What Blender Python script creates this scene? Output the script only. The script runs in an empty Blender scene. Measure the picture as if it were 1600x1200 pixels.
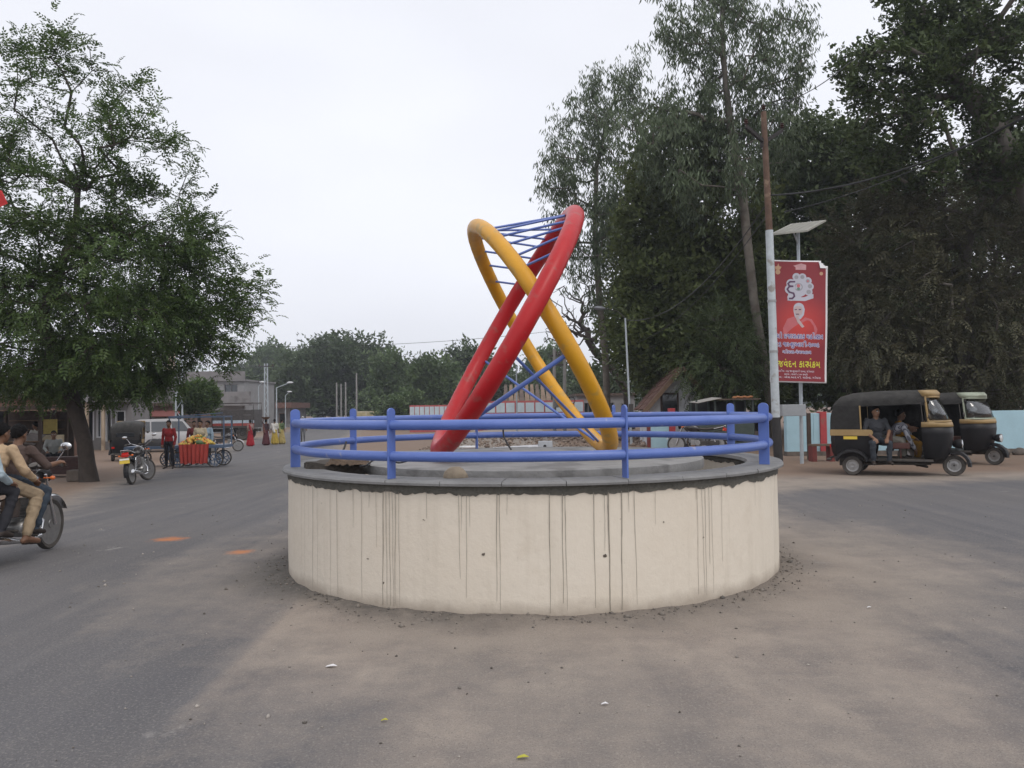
import bpy, bmesh, math, random
import numpy as np
from mathutils import Vector, Matrix

random.seed(7)
rng = np.random.default_rng(7)
S = bpy.context.scene
COL = S.collection
PI = math.pi
def R(d): return math.radians(d)

# ------------------------------------------------------------------ camera
F_PX = 1244.0                      # focal length in pixels of the 1600 px wide photograph (28 mm equivalent)
PITCH = math.atan(35 / F_PX)       # horizon a little under the picture's middle
ROLL = R(0.8)
CAM = Vector((0, 0, 1.6))
cam_d = bpy.data.cameras.new('camera'); cam = bpy.data.objects.new('camera', cam_d); COL.objects.link(cam)
cam_d.sensor_width = 36.0; cam_d.lens = 36.0 * F_PX / 1600.0
cam_d.clip_start = 0.1; cam_d.clip_end = 5000
c_fw = Vector((0, math.cos(PITCH), math.sin(PITCH))); c_u0 = Vector((0, -math.sin(PITCH), math.cos(PITCH)))
c_r = Vector((1, 0, 0)) * math.cos(ROLL) - c_u0 * math.sin(ROLL)
c_u = Vector((1, 0, 0)) * math.sin(ROLL) + c_u0 * math.cos(ROLL)
mw = Matrix((c_r, c_u, -c_fw)).transposed().to_4x4(); mw.translation = CAM
cam.matrix_world = mw
S.camera = cam

# ------------------------------------------------------------------ sky, sun, exposure
SUN_EL, SUN_AZ = R(52), R(150)     # azimuth clockwise from +Y: high, behind the camera's right shoulder
W = bpy.data.worlds.new('World'); S.world = W; W.use_nodes = True
wn = W.node_tree.nodes; wl = W.node_tree.links
for n in list(wn): wn.remove(n)
out = wn.new('ShaderNodeOutputWorld'); bg = wn.new('ShaderNodeBackground')
sky = wn.new('ShaderNodeTexSky'); sky.sky_type = 'NISHITA'; sky.sun_disc = False
sky.sun_elevation = SUN_EL; sky.sun_rotation = SUN_AZ
sky.air_density = 1.0; sky.dust_density = 6.0; sky.ozone_density = 1.0
hs = wn.new('ShaderNodeHueSaturation'); hs.inputs['Saturation'].default_value = 0.10
veil = wn.new('ShaderNodeMix'); veil.data_type = 'RGBA'; veil.inputs['Factor'].default_value = 0.80
veil.inputs['B'].default_value = (10.7, 10.95, 11.85, 1)          # the even white cloud sheet, in the sky texture's own units
cl = wn.new('ShaderNodeTexNoise'); cl.inputs['Scale'].default_value = 1.6; cl.inputs['Detail'].default_value = 3
tc = wn.new('ShaderNodeTexCoord'); mp = wn.new('ShaderNodeMapping'); mp.inputs['Scale'].default_value = (1, 1, 2.5)
mr = wn.new('ShaderNodeMapRange'); mr.inputs['From Min'].default_value = .3; mr.inputs['From Max'].default_value = .7
mr.inputs['To Min'].default_value = .93; mr.inputs['To Max'].default_value = 1.07
mu = wn.new('ShaderNodeMix'); mu.data_type = 'RGBA'; mu.blend_type = 'MULTIPLY'; mu.inputs['Factor'].default_value = 1
wl.new(sky.outputs[0], hs.inputs['Color']); wl.new(hs.outputs[0], veil.inputs['A'])
wl.new(tc.outputs['Generated'], mp.inputs[0]); wl.new(mp.outputs[0], cl.inputs['Vector']); wl.new(cl.outputs[0], mr.inputs[0])
wl.new(veil.outputs['Result'], mu.inputs['A']); wl.new(mr.outputs[0], mu.inputs['B'])
wl.new(mu.outputs['Result'], bg.inputs['Color']); bg.inputs['Strength'].default_value = 0.10
wl.new(bg.outputs[0], out.inputs[0])

sun_d = bpy.data.lights.new('sun', 'SUN'); sun_d.energy = 0.9; sun_d.angle = R(25); sun_d.color = (1, .95, .88)
sun = bpy.data.objects.new('sun', sun_d); COL.objects.link(sun)
sd = Vector((math.sin(SUN_AZ) * math.cos(SUN_EL), math.cos(SUN_AZ) * math.cos(SUN_EL), math.sin(SUN_EL)))
sun.rotation_euler = sd.to_track_quat('Z', 'Y').to_euler(); sun.location = (0, 0, 60)

S.view_settings.view_transform = 'Standard'; S.view_settings.look = 'None'
S.view_settings.exposure = 0.0; S.view_settings.gamma = 1.0
S.render.engine = 'CYCLES'
S.cycles.max_bounces = 6; S.cycles.transparent_max_bounces = 12; S.cycles.volume_bounces = 0
S.cycles.use_denoising = True

# ------------------------------------------------------------------ helpers: places
def ray(px, py):
    return (c_fw + c_r * ((px - 800) / F_PX) - c_u * ((py - 600) / F_PX))
def wp(px, py, y):
    """the point of the place at forward distance y that stands at that spot of the photograph"""
    d = ray(px, py); return CAM + d * (y / d.y)
def sstep(a, b, x):
    t = np.clip((np.asarray(x, float) - a) / (b - a), 0, 1); return t * t * (3 - 2 * t)
def drop(x, y):
    return .62 * np.clip((np.asarray(y, float) - 8) / 28, 0, 1) * sstep(0, 8, -np.asarray(x, float))
def gz(x, y): return float(-drop(x, y))
def gp(px, py):
    d = ray(px, py); t = 1.0
    for _ in range(4000):
        p = CAM + d * t
        if p.z <= gz(p.x, p.y): return p
        t += .03
    return p
def on(px, y):
    """ground point in the picture's column px at forward distance y"""
    p = wp(px, 640, y); return Vector((p.x, y, gz(p.x, y)))

def _hash(ix, iy, s):
    h = (ix * 374761393 + iy * 668265263 + s * 974711) & 0x7fffffff
    h = ((h ^ (h >> 13)) * 1274126177) & 0x7fffffff
    return ((h ^ (h >> 16)) & 0xffff) / 65535.0
def vnoise(x, y, s=0):
    x = np.asarray(x, float); y = np.asarray(y, float)
    ix = np.floor(x).astype(np.int64); iy = np.floor(y).astype(np.int64); fx = x - ix; fy = y - iy
    fx = fx * fx * (3 - 2 * fx); fy = fy * fy * (3 - 2 * fy)
    a = _hash(ix, iy, s); b = _hash(ix + 1, iy, s); c = _hash(ix, iy + 1, s); d = _hash(ix + 1, iy + 1, s)
    return a + (b - a) * fx + (c - a) * fy + (a - b - c + d) * fx * fy
def fbm(x, y, s=0, o=4):
    v = 0; a = .5
    for i in range(o):
        v = v + a * vnoise(x * 2 ** i, y * 2 ** i, s + i); a *= .5
    return v

# ------------------------------------------------------------------ helpers: materials
MATS = {}
def nt(name):
    m = bpy.data.materials.new(name); m.use_nodes = True
    t = m.node_tree; b = t.nodes['Principled BSDF']
    return m, t.nodes, t.links, b
def M(name, col=(.5, .5, .5), rough=.6, metal=0.0, var=.18, scale=5.0, bump=.0, bscale=40.0, dust=0.0, dustcol=(.30, .24, .18),
      trans=0.0, coat=0.0, wear=None, spec=.5):
    """painted / dusty surface: colour broken up at two scales, dust lying on upward faces, fine relief"""
    if name in MATS: return MATS[name]
    m, N, L, b = nt(name)
    tc = N.new('ShaderNodeTexCoord')
    n1 = N.new('ShaderNodeTexNoise'); n1.inputs['Scale'].default_value = scale; n1.inputs['Detail'].default_value = 6; n1.inputs['Roughness'].default_value = .65
    L.new(tc.outputs['Object'], n1.inputs['Vector'])
    r1 = N.new('ShaderNodeMapRange'); r1.inputs[1].default_value = .25; r1.inputs[2].default_value = .75
    r1.inputs[3].default_value = 1 - var; r1.inputs[4].default_value = 1 + var
    L.new(n1.outputs[0], r1.inputs[0])
    mx = N.new('ShaderNodeMix'); mx.data_type = 'RGBA'; mx.blend_type = 'MULTIPLY'; mx.inputs['Factor'].default_value = 1
    mx.inputs['A'].default_value = (*col, 1); L.new(r1.outputs[0], mx.inputs['B'])
    c = mx.outputs['Result']
    if wear:
        n3 = N.new('ShaderNodeTexNoise'); n3.inputs['Scale'].default_value = wear[1]; n3.inputs['Detail'].default_value = 8
        L.new(tc.outputs['Object'], n3.inputs['Vector'])
        r3 = N.new('ShaderNodeMapRange'); r3.inputs[1].default_value = wear[2]; r3.inputs[2].default_value = wear[2] + .08
        L.new(n3.outputs[0], r3.inputs[0])
        m3 = N.new('ShaderNodeMix'); m3.data_type = 'RGBA'; m3.inputs['B'].default_value = (*wear[0], 1)
        L.new(r3.outputs[0], m3.inputs['Factor']); L.new(c, m3.inputs['A']); c = m3.outputs['Result']
    if dust > 0:
        ge = N.new('ShaderNodeNewGeometry'); sx = N.new('ShaderNodeSeparateXYZ'); L.new(ge.outputs['Normal'], sx.inputs[0])
        r2 = N.new('ShaderNodeMapRange'); r2.inputs[1].default_value = -.3; r2.inputs[2].default_value = 1.0
        r2.inputs[3].default_value = dust * .35; r2.inputs[4].default_value = min(1, dust * 1.3); L.new(sx.outputs['Z'], r2.inputs[0])
        mm = N.new('ShaderNodeMath'); mm.operation = 'MULTIPLY'; L.new(r2.outputs[0], mm.inputs[0])
        r4 = N.new('ShaderNodeMapRange'); r4.inputs[1].default_value = .3; r4.inputs[2].default_value = .7; r4.inputs[3].default_value = .4; r4.inputs[4].default_value = 1.0
        L.new(n1.outputs[0], r4.inputs[0]); L.new(r4.outputs[0], mm.inputs[1])
        m2 = N.new('ShaderNodeMix'); m2.data_type = 'RGBA'; m2.inputs['B'].default_value = (*dustcol, 1)
        L.new(mm.outputs[0], m2.inputs['Factor']); L.new(c, m2.inputs['A']); c = m2.outputs['Result']
    L.new(c, b.inputs['Base Color'])
    b.inputs['Roughness'].default_value = rough; b.inputs['Metallic'].default_value = metal
    b.inputs['Specular IOR Level'].default_value = spec
    if coat: b.inputs['Coat Weight'].default_value = coat; b.inputs['Coat Roughness'].default_value = .15
    if trans: b.inputs['Transmission Weight'].default_value = trans
    if bump:
        n2 = N.new('ShaderNodeTexNoise'); n2.inputs['Scale'].default_value = bscale; n2.inputs['Detail'].default_value = 5
        L.new(tc.outputs['Object'], n2.inputs['Vector'])
        bp = N.new('ShaderNodeBump'); bp.inputs['Strength'].default_value = bump; bp.inputs['Distance'].default_value = .02
        L.new(n2.outputs[0], bp.inputs['Height']); L.new(bp.outputs[0], b.inputs['Normal'])
    MATS[name] = m; return m

# ------------------------------------------------------------------ helpers: meshes
class MB:
    def __init__(s): s.v = []; s.f = []; s.m = []
    def add(s, vs, fs, mi=0, xf=None):
        o = len(s.v)
        for p in vs:
            p = Vector(p); s.v.append(xf @ p if xf is not None else p)
        for f in fs: s.f.append([i + o for i in f]); s.m.append(mi)
        return s
    def box(s, c, d, mi=0, rz=0, xf=None):
        x, y, z = (d[0] / 2, d[1] / 2, d[2] / 2)
        vs = [(-x, -y, -z), (x, -y, -z), (x, y, -z), (-x, y, -z), (-x, -y, z), (x, -y, z), (x, y, z), (-x, y, z)]
        m = Matrix.Translation(c) @ Matrix.Rotation(rz, 4, 'Z')
        if xf is not None: m = xf @ m
        return s.add(vs, [(3, 2, 1, 0), (4, 5, 6, 7), (0, 1, 5, 4), (1, 2, 6, 5), (2, 3, 7, 6), (3, 0, 4, 7)], mi, m)
    def bar(s, a, b, w, h, mi=0, up=(0, 0, 1)):
        a = Vector(a); b = Vector(b); d = b - a; l = d.length; d.normalize(); u = Vector(up)
        if abs(d.dot(u)) > .98: u = Vector((1, 0, 0))
        x = d.cross(u).normalized(); u = x.cross(d)
        m = Matrix((x, d, u)).transposed().to_4x4(); m.translation = (a + b) / 2
        return s.box((0, 0, 0), (w, l, h), mi, 0, m)
    def tube(s, pts, r, n=10, closed=False, caps=True, mi=0):
        pts = [Vector(p) for p in pts]; k = len(pts)
        rs = r if hasattr(r, '__len__') else [r] * k
        rings = []; pu = None
        for i, p in enumerate(pts):
            if closed: t = pts[(i + 1) % k] - pts[i - 1]
            else: t = pts[min(i + 1, k - 1)] - pts[max(i - 1, 0)]
            t.normalize()
            if pu is None:
                u = Vector((0, 0, 1)) if abs(t.z) < .9 else Vector((1, 0, 0)); u = (u - t * u.dot(t)).normalized()
            else: u = (pu - t * pu.dot(t)).normalized()
            pu = u; w = t.cross(u)
            rings.append([p + (u * math.cos(2 * PI * j / n) + w * math.sin(2 * PI * j / n)) * rs[i] for j in range(n)])
        vs = [q for g in rings for q in g]; fs = []
        for i in range(k if closed else k - 1):
            a = i * n; b = ((i + 1) % k) * n; off = 0
            if closed and i == k - 1:      # match the seam
                off = min(range(n), key=lambda o: (rings[0][o] - rings[-1][0]).length)
            for j in range(n): fs.append((a + j, a + (j + 1) % n, b + (j + 1 + off) % n, b + (j + off) % n))
        if caps and not closed:
            fs.append(tuple(range(n))[::-1]); fs.append(tuple((k - 1) * n + j for j in range(n)))
        return s.add(vs, fs, mi)
    def lathe(s, prof, n=24, xf=None, mi=0, closed=False):
        vs = []; fs = []; k = len(prof)
        for (r, z) in prof:
            for j in range(n): vs.append((r * math.cos(2 * PI * j / n), r * math.sin(2 * PI * j / n), z))
        for i in range(k if closed else k - 1):
            a = i * n; b = ((i + 1) % k) * n
            for j in range(n): fs.append((a + j, a + (j + 1) % n, b + (j + 1) % n, b + j))
        if not closed:
            if prof[0][0] > 1e-6: fs.append(tuple(range(n))[::-1])
            if prof[-1][0] > 1e-6: fs.append(tuple((k - 1) * n + j for j in range(n)))
        return s.add(vs, fs, mi, xf)
    def prism(s, poly, t, xf=None, mi=0):
        """polygon in XZ, thickness t along Y, centred"""
        n = len(poly); vs = [(x, -t / 2, z) for x, z in poly] + [(x, t / 2, z) for x, z in poly]
        fs = [tuple(range(n)), tuple(range(n, 2 * n))[::-1]] + [(i, i + n, (i + 1) % n + n, (i + 1) % n) for i in range(n)]
        return s.add(vs, fs, mi, xf)
    def ell(s, c, r, nu=12, nv=8, mi=0, xf=None):
        vs = [(0, 0, -1)]; fs = []
        for i in range(1, nv):
            a = -PI / 2 + PI * i / nv
            for j in range(nu): vs.append((math.cos(a) * math.cos(2 * PI * j / nu), math.cos(a) * math.sin(2 * PI * j / nu), math.sin(a)))
        vs.append((0, 0, 1)); top = len(vs) - 1
        for j in range(nu): fs.append((0, 1 + (j + 1) % nu, 1 + j))
        for i in range(nv - 2):
            for j in range(nu): fs.append((1 + i * nu + j, 1 + i * nu + (j + 1) % nu, 1 + (i + 1) * nu + (j + 1) % nu, 1 + (i + 1) * nu + j))
        for j in range(nu): fs.append((top, 1 + (nv - 2) * nu + j, 1 + (nv - 2) * nu + (j + 1) % nu))
        m = Matrix.Translation(c) @ Matrix.Diagonal((*((r, r, r) if not hasattr(r, '__len__') else r), 1))
        if xf is not None: m = xf @ m
        return s.add(vs, fs, mi, m)
    def loft(s, rings, closed=True, caps=True, mi=0, xf=None):
        k = len(rings); n = len(rings[0]); vs = [q for g in rings for q in g]; fs = []
        for i in range(k - 1):
            for j in range(n if closed else n - 1):
                fs.append((i * n + j, i * n + (j + 1) % n, (i + 1) * n + (j + 1) % n, (i + 1) * n + j))
        if caps and closed: fs.append(tuple(range(n))[::-1]); fs.append(tuple((k - 1) * n + j for j in range(n)))
        return s.add(vs, fs, mi, xf)
    def mesh(s, name, mats, smooth=None):
        me = bpy.data.meshes.new(name); me.from_pydata([tuple(v) for v in s.v], [], s.f)
        for m in (mats if isinstance(mats, (list, tuple)) else [mats]): me.materials.append(m)
        if any(s.m): me.polygons.foreach_set('material_index', s.m)
        bm = bmesh.new(); bm.from_mesh(me); bmesh.ops.recalc_face_normals(bm, faces=bm.faces); bm.to_mesh(me); bm.free()
        if smooth:
            me.polygons.foreach_set('use_smooth', [True] * len(me.polygons))
            me.set_sharp_from_angle(angle=R(smooth))
        me.update(); return me
    def build(s, name, mats, parent=None, smooth=None, bevel=0):
        o = bpy.data.objects.new(name, s.mesh(name, mats, smooth)); COL.objects.link(o)
        if parent is not None: o.parent = parent
        if bevel:
            b = o.modifiers.new('bevel', 'BEVEL'); b.width = bevel; b.segments = 2; b.limit_method = 'ANGLE'; b.angle_limit = R(40)
        return o
def tag(o, label=None, cat=None, group=None, kind=None):
    if label: o['label'] = label
    if cat: o['category'] = cat
    if group: o['group'] = group
    if kind: o['kind'] = kind
    return o
def thing(name, label, cat, loc=(0, 0, 0), rz=0, group=None):
    o = bpy.data.objects.new(name, None); COL.objects.link(o); o.empty_display_size = .2
    o.location = loc; o.rotation_euler = (0, 0, rz); return tag(o, label, cat, group)
def kids(o): return [c for c in bpy.data.objects if c.parent == o]
def copy_tree(o, parent=None):
    c = o.copy(); COL.objects.link(c); c.parent = parent
    for k in kids(o): copy_tree(k, c)
    return c
def fastmesh(name, V, Q, mats, rnd=None, smooth=False, mi=None):
    """numpy mesh: V (n,3), Q (m,k) faces of one size; rnd a number per face"""
    V = np.asarray(V, np.float32); Q = np.asarray(Q, np.int32); k = Q.shape[1]
    me = bpy.data.meshes.new(name); me.vertices.add(len(V)); me.vertices.foreach_set('co', V.ravel())
    me.loops.add(Q.size); me.loops.foreach_set('vertex_index', Q.ravel())
    me.polygons.add(len(Q)); me.polygons.foreach_set('loop_start', np.arange(len(Q), dtype=np.int32) * k)
    if rnd is not None:
        at = me.attributes.new('rnd', 'FLOAT', 'FACE'); at.data.foreach_set('value', np.asarray(rnd, np.float32))
    for m in (mats if isinstance(mats, (list, tuple)) else [mats]): me.materials.append(m)
    if mi is not None: me.polygons.foreach_set('material_index', np.asarray(mi, np.int32))
    if smooth: me.polygons.foreach_set('use_smooth', [True] * len(Q))
    me.update(calc_edges=True); return me
def link(name, me, parent=None):
    o = bpy.data.objects.new(name, me); COL.objects.link(o)
    if parent is not None: o.parent = parent
    return o
# ================================================================== the ground and the roads (one height field, two pieces)
RC = Vector((0.19, 8.54, 0)); RW = 2.50        # roundabout centre, wall radius
def axis(lo, hi, a, b, s, g):
    v = list(np.arange(a, b, s)); st = s; x = b
    while x < hi: v.append(x); st *= g; x += st
    v.append(hi); st = s; x = a - s
    while x > lo: v.insert(0, x); st *= g; x -= st
    v.insert(0, lo); return np.array(v)
gx = axis(-900, 900, -7, 8, .075, 1.07); gy = axis(-40, 1500, 1.2, 13, .075, 1.07)
GX, GY = np.meshgrid(gx, gy)
rr = np.hypot(GX - RC.x, GY - RC.y)
Z = -drop(GX, GY)
ang = np.arctan2(GY - RC.y, GX - RC.x)
mound = (1 - sstep(2.45, 2.95 + .35 * vnoise(ang * 3, ang * 0, 5), rr)) * (rr > 1.9)
Z = Z + mound * (.004 + .050 * fbm(GX * 6, GY * 6, 3)) + .012 * (fbm(GX * .9, GY * .9, 11) - .5) * (rr < 14)
Z = np.where(rr < 2.3, Z - .05, Z)
# how much sand lies on the asphalt (a property of the place: tyres sweep the lanes, sand gathers round the island and on the verges)
def seg_dist(X, Y, pts):
    d = np.full(X.shape, 1e9)
    for (a, b) in zip(pts[:-1], pts[1:]):
        ax, ay = a; bx, by = b; t = np.clip(((X - ax) * (bx - ax) + (Y - ay) * (by - ay)) / ((bx - ax) ** 2 + (by - ay) ** 2), 0, 1)
        d = np.minimum(d, np.hypot(X - ax - t * (bx - ax), Y - ay - t * (by - ay)))
    return d
left_lane = [(-2.2, -4), (-2.45, 2.5), (-3.3, 6), (-4.6, 10), (-7.5, 20), (-11, 35), (-16, 60), (-24, 110), (-40, 220)]
right_lane = [(3.5, -4), (4.6, 3), (6.0, 8), (6.2, 12.6), (11, 14.0), (25, 14.8), (80, 16)]
dl = seg_dist(GX, GY, left_lane); dr = seg_dist(GX, GY, right_lane)
hl = 2.15 + .022 * np.clip(GY, 0, 60); hr = 2.2
road_l = 1 - sstep(hl - 1.2, hl + .7, dl); road_r = 1 - sstep(hr - .8, hr + .9, dr)
near = 1 - sstep(1.0, 7.5, GY)
swept = np.maximum(np.maximum(road_l, road_r), .50 * near)
isl = 1 - sstep(3.0, 5.4 + 1.2 * vnoise(ang * 1.7 + 9, ang * 0, 8), rr)
dirt = np.clip(1 - swept, 0, 1) * .95
dirt = np.maximum(dirt, isl * .92 - .45 * road_l * (GX < -1.8))
dirt = np.where(GY < 1, np.minimum(dirt, .4), dirt)
is_road = ((dl < hl + .3) | (dr < hr + .3) | (GY < 6.5) & (np.abs(GX) < 40) | (rr < 5.5))
V = np.stack([GX.ravel(), GY.ravel(), Z.ravel()], -1); nx, ny = len(gx), len(gy)
ii, jj = np.meshgrid(np.arange(nx - 1), np.arange(ny - 1)); a = (jj * nx + ii).ravel()
Q = np.stack([a, a + 1, a + nx + 1, a + nx], -1)
rf = is_road.ravel()[Q].mean(1) > .5

def ground_material():
    m, N, L, b = nt('dusty_asphalt')
    def noise(scale, det=5, rough=.6, vec=None, dim=None):
        n = N.new('ShaderNodeTexNoise'); n.inputs['Scale'].default_value = scale; n.inputs['Detail'].default_value = det; n.inputs['Roughness'].default_value = rough
        L.new(vec if vec is not None else geo.outputs['Position'], n.inputs['Vector']); return n.outputs[0]
    def rng_(s, a, b_, c, d):
        n = N.new('ShaderNodeMapRange'); n.inputs[1].default_value = a; n.inputs[2].default_value = b_; n.inputs[3].default_value = c; n.inputs[4].default_value = d
        L.new(s, n.inputs[0]); return n.outputs[0]
    def math_(op, a, c):
        n = N.new('ShaderNodeMath'); n.operation = op
        for i, x in enumerate((a, c)):
            if isinstance(x, (int, float)): n.inputs[i].default_value = x
            else: L.new(x, n.inputs[i])
        return n.outputs[0]
    def mix(f, A, B, bt='MIX'):
        n = N.new('ShaderNodeMix'); n.data_type = 'RGBA'; n.blend_type = bt
        for k, x in (('Factor', f), ('A', A), ('B', B)):
            if isinstance(x, tuple): n.inputs[k].default_value = (*x, 1)
            elif isinstance(x, (int, float)): n.inputs[k].default_value = x
            else: L.new(x, n.inputs[k])
        return n.outputs['Result']
    geo = N.new('ShaderNodeNewGeometry'); at = N.new('ShaderNodeAttribute'); at.attribute_name = 'dirt'
    # streaks that follow the left road
    mpp = N.new('ShaderNodeMapping'); mpp.inputs['Rotation'].default_value = (0, 0, R(-16)); mpp.inputs['Scale'].default_value = (2.6, .16, 1)
    L.new(geo.outputs['Position'], mpp.inputs[0])
    streak = noise(1.0, 4, .6, mpp.outputs[0]); big = noise(.35, 4); mid = noise(1.7, 6, .65); fine = noise(9, 6, .7); grit = noise(60, 2, .6); grit2 = noise(130, 2, .6)
    asph = mix(rng_(streak, .3, .7, 0, 1), (.086, .086, .095), (.136, .131, .134))
    asph = mix(rng_(big, .4, .65, 0, .4), asph, (.150, .136, .126))
    asph = mix(rng_(grit, .52, .68, 0, .55), asph, (.25, .235, .215))
    asph = mix(rng_(grit2, .34, .47, .55, 0), asph, (.05, .048, .05))
    dcol = mix(rng_(mid, .3, .7, 0, 1), (.262, .214, .178), (.345, .290, .240))
    dcol = mix(rng_(big, .4, .65, 0, .55), dcol, (.235, .205, .175))
    verge = N.new('ShaderNodeAttribute'); verge.attribute_name = 'verge'
    dcol = mix(verge.outputs['Fac'], dcol, (.215, .142, .098))
    dcol = mix(rng_(grit, .55, .68, 0, .5), dcol, (.37, .33, .28))
    dcol = mix(rng_(grit2, .34, .45, .55, 0), dcol, (.10, .085, .07))
    k = math_('ADD', at.outputs['Fac'], math_('MULTIPLY', math_('SUBTRACT', mid, .5), .95))
    k = math_('ADD', k, math_('MULTIPLY', math_('SUBTRACT', fine, .5), .55))
    k = math_('ADD', k, math_('MULTIPLY', math_('SUBTRACT', streak, .5), .5))
    k = rng_(k, .10, .95, .05, .95)
    col = mix(k, asph, dcol)
    # pale scuffs and wet cement round the wall's foot
    scuff = rng_(noise(.9, 7, .75), .635, .70, 0, .55); col = mix(scuff, col, (.36, .335, .31))
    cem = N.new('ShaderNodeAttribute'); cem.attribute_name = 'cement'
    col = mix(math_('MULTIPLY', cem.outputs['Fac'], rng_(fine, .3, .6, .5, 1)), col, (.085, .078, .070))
    # two spills of orange powder
    for (px, py, sx, sy) in ((265, 843, .24, .22), (376, 863, .17, .16)):
        p = gp(px, py); vm = N.new('ShaderNodeVectorMath'); vm.operation = 'SUBTRACT'; vm.inputs[1].default_value = p; L.new(geo.outputs['Position'], vm.inputs[0])
        v2 = N.new('ShaderNodeVectorMath'); v2.operation = 'MULTIPLY'; v2.inputs[1].default_value = (1 / sx, 1 / sy, 0); L.new(vm.outputs[0], v2.inputs[0])
        ln = N.new('ShaderNodeVectorMath'); ln.operation = 'LENGTH'; L.new(v2.outputs[0], ln.inputs[0])
        fo = rng_(math_('ADD', ln.outputs['Value'], math_('MULTIPLY', math_('SUBTRACT', noise(7, 6, .75), .5), 2.2)), .25, 1.15, .62, 0)
        col = mix(fo, col, (.62, .20, .045))
    L.new(col, b.inputs['Base Color']); b.inputs['Roughness'].default_value = .88; b.inputs['Specular IOR Level'].default_value = .3
    bp = N.new('ShaderNodeBump'); bp.inputs['Strength'].default_value = .55; bp.inputs['Distance'].default_value = .012
    hh = math_('ADD', math_('MULTIPLY', grit, .6), math_('MULTIPLY', fine, .9)); L.new(hh, bp.inputs['Height']); L.new(bp.outputs[0], b.inputs['Normal'])
    return m
GM = ground_material()
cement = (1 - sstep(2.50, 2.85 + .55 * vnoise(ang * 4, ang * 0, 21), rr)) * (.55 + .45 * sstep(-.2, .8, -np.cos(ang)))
vergev = sstep(hl - .3, hl + .9, dl) * (GX < -3) * (GY > 6) + sstep(16.2, 18.5, GY) * (GX > 2) * sstep(hr, hr + 2, dr)
vergev = np.clip(vergev, 0, 1)
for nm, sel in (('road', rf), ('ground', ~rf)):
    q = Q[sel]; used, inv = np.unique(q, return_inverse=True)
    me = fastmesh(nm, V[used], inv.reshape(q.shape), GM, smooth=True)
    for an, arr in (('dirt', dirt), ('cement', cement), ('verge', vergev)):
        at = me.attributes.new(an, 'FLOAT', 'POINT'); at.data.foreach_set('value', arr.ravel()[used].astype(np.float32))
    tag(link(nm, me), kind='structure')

# loose stones and crumbs of mortar: nobody could count them
def scatter(name, P, size, mat, label, cat):
    n = len(P); base = np.array([(1, 0, 0), (-1, 0, 0), (0, 1, 0), (0, -1, 0), (0, 0, .75), (0, 0, -.6)], float)
    tri = np.array([(0, 2, 4), (2, 1, 4), (1, 3, 4), (3, 0, 4), (2, 0, 5), (1, 2, 5), (3, 1, 5), (0, 3, 5)])
    th = rng.uniform(0, 2 * PI, n); c, s = np.cos(th), np.sin(th)
    v = base[None] * size[:, None, None] * rng.uniform(.55, 1.35, (n, 6, 3))
    v = np.stack([v[..., 0] * c[:, None] - v[..., 1] * s[:, None], v[..., 0] * s[:, None] + v[..., 1] * c[:, None], v[..., 2]], -1) + P[:, None]
    f = tri[None] + (np.arange(n) * 6)[:, None, None]
    return tag(link(name, fastmesh(name, v.reshape(-1, 3), f.reshape(-1, 3), mat, rnd=np.repeat(rng.random(n), 8))), label, cat, kind='stuff')
def var_mat(name, ca, cb, rough=.85):
    m, N, L, b = nt(name); at = N.new('ShaderNodeAttribute'); at.attribute_name = 'rnd'
    mx = N.new('ShaderNodeMix'); mx.data_type = 'RGBA'; mx.inputs['A'].default_value = (*ca, 1); mx.inputs['B'].default_value = (*cb, 1)
    L.new(at.outputs['Fac'], mx.inputs['Factor']); L.new(mx.outputs['Result'], b.inputs['Base Color']); b.inputs['Roughness'].default_value = rough; return m
def surf_z(x, y):
    i = np.clip(np.searchsorted(gx, x) - 1, 0, nx - 2); j = np.clip(np.searchsorted(gy, y) - 1, 0, ny - 2); return Z[j, i]
n = 1300; th = rng.uniform(-PI, PI, n); r = 2.52 + np.abs(rng.normal(0, .12, n)) * (1 + .7 * (np.cos(th) < 0))
px, py = RC.x + r * np.cos(th), RC.y + r * np.sin(th)
scatter('mortar_crumbs', np.stack([px, py, surf_z(px, py) + .004], -1), rng.gamma(1.8, .0038, n) + .002, var_mat('crumb', (.10, .09, .08), (.22, .19, .16)),
        'loose grey crumbs of mortar and soil along the foot of the round wall', 'rubble')
n = 1300; px = rng.uniform(-6, 8, n); py = rng.uniform(2.2, 13, n); k = np.hypot(px - RC.x, py - RC.y) > 2.6; px, py = px[k], py[k]; n = len(px)
scatter('pebbles', np.stack([px, py, surf_z(px, py) + .003], -1), rng.gamma(1.4, .0030, n) + .0025, var_mat('pebble', (.07, .06, .05), (.40, .36, .32)),
        'small dark and pale pebbles strewn over the sandy asphalt', 'pebbles')
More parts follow.
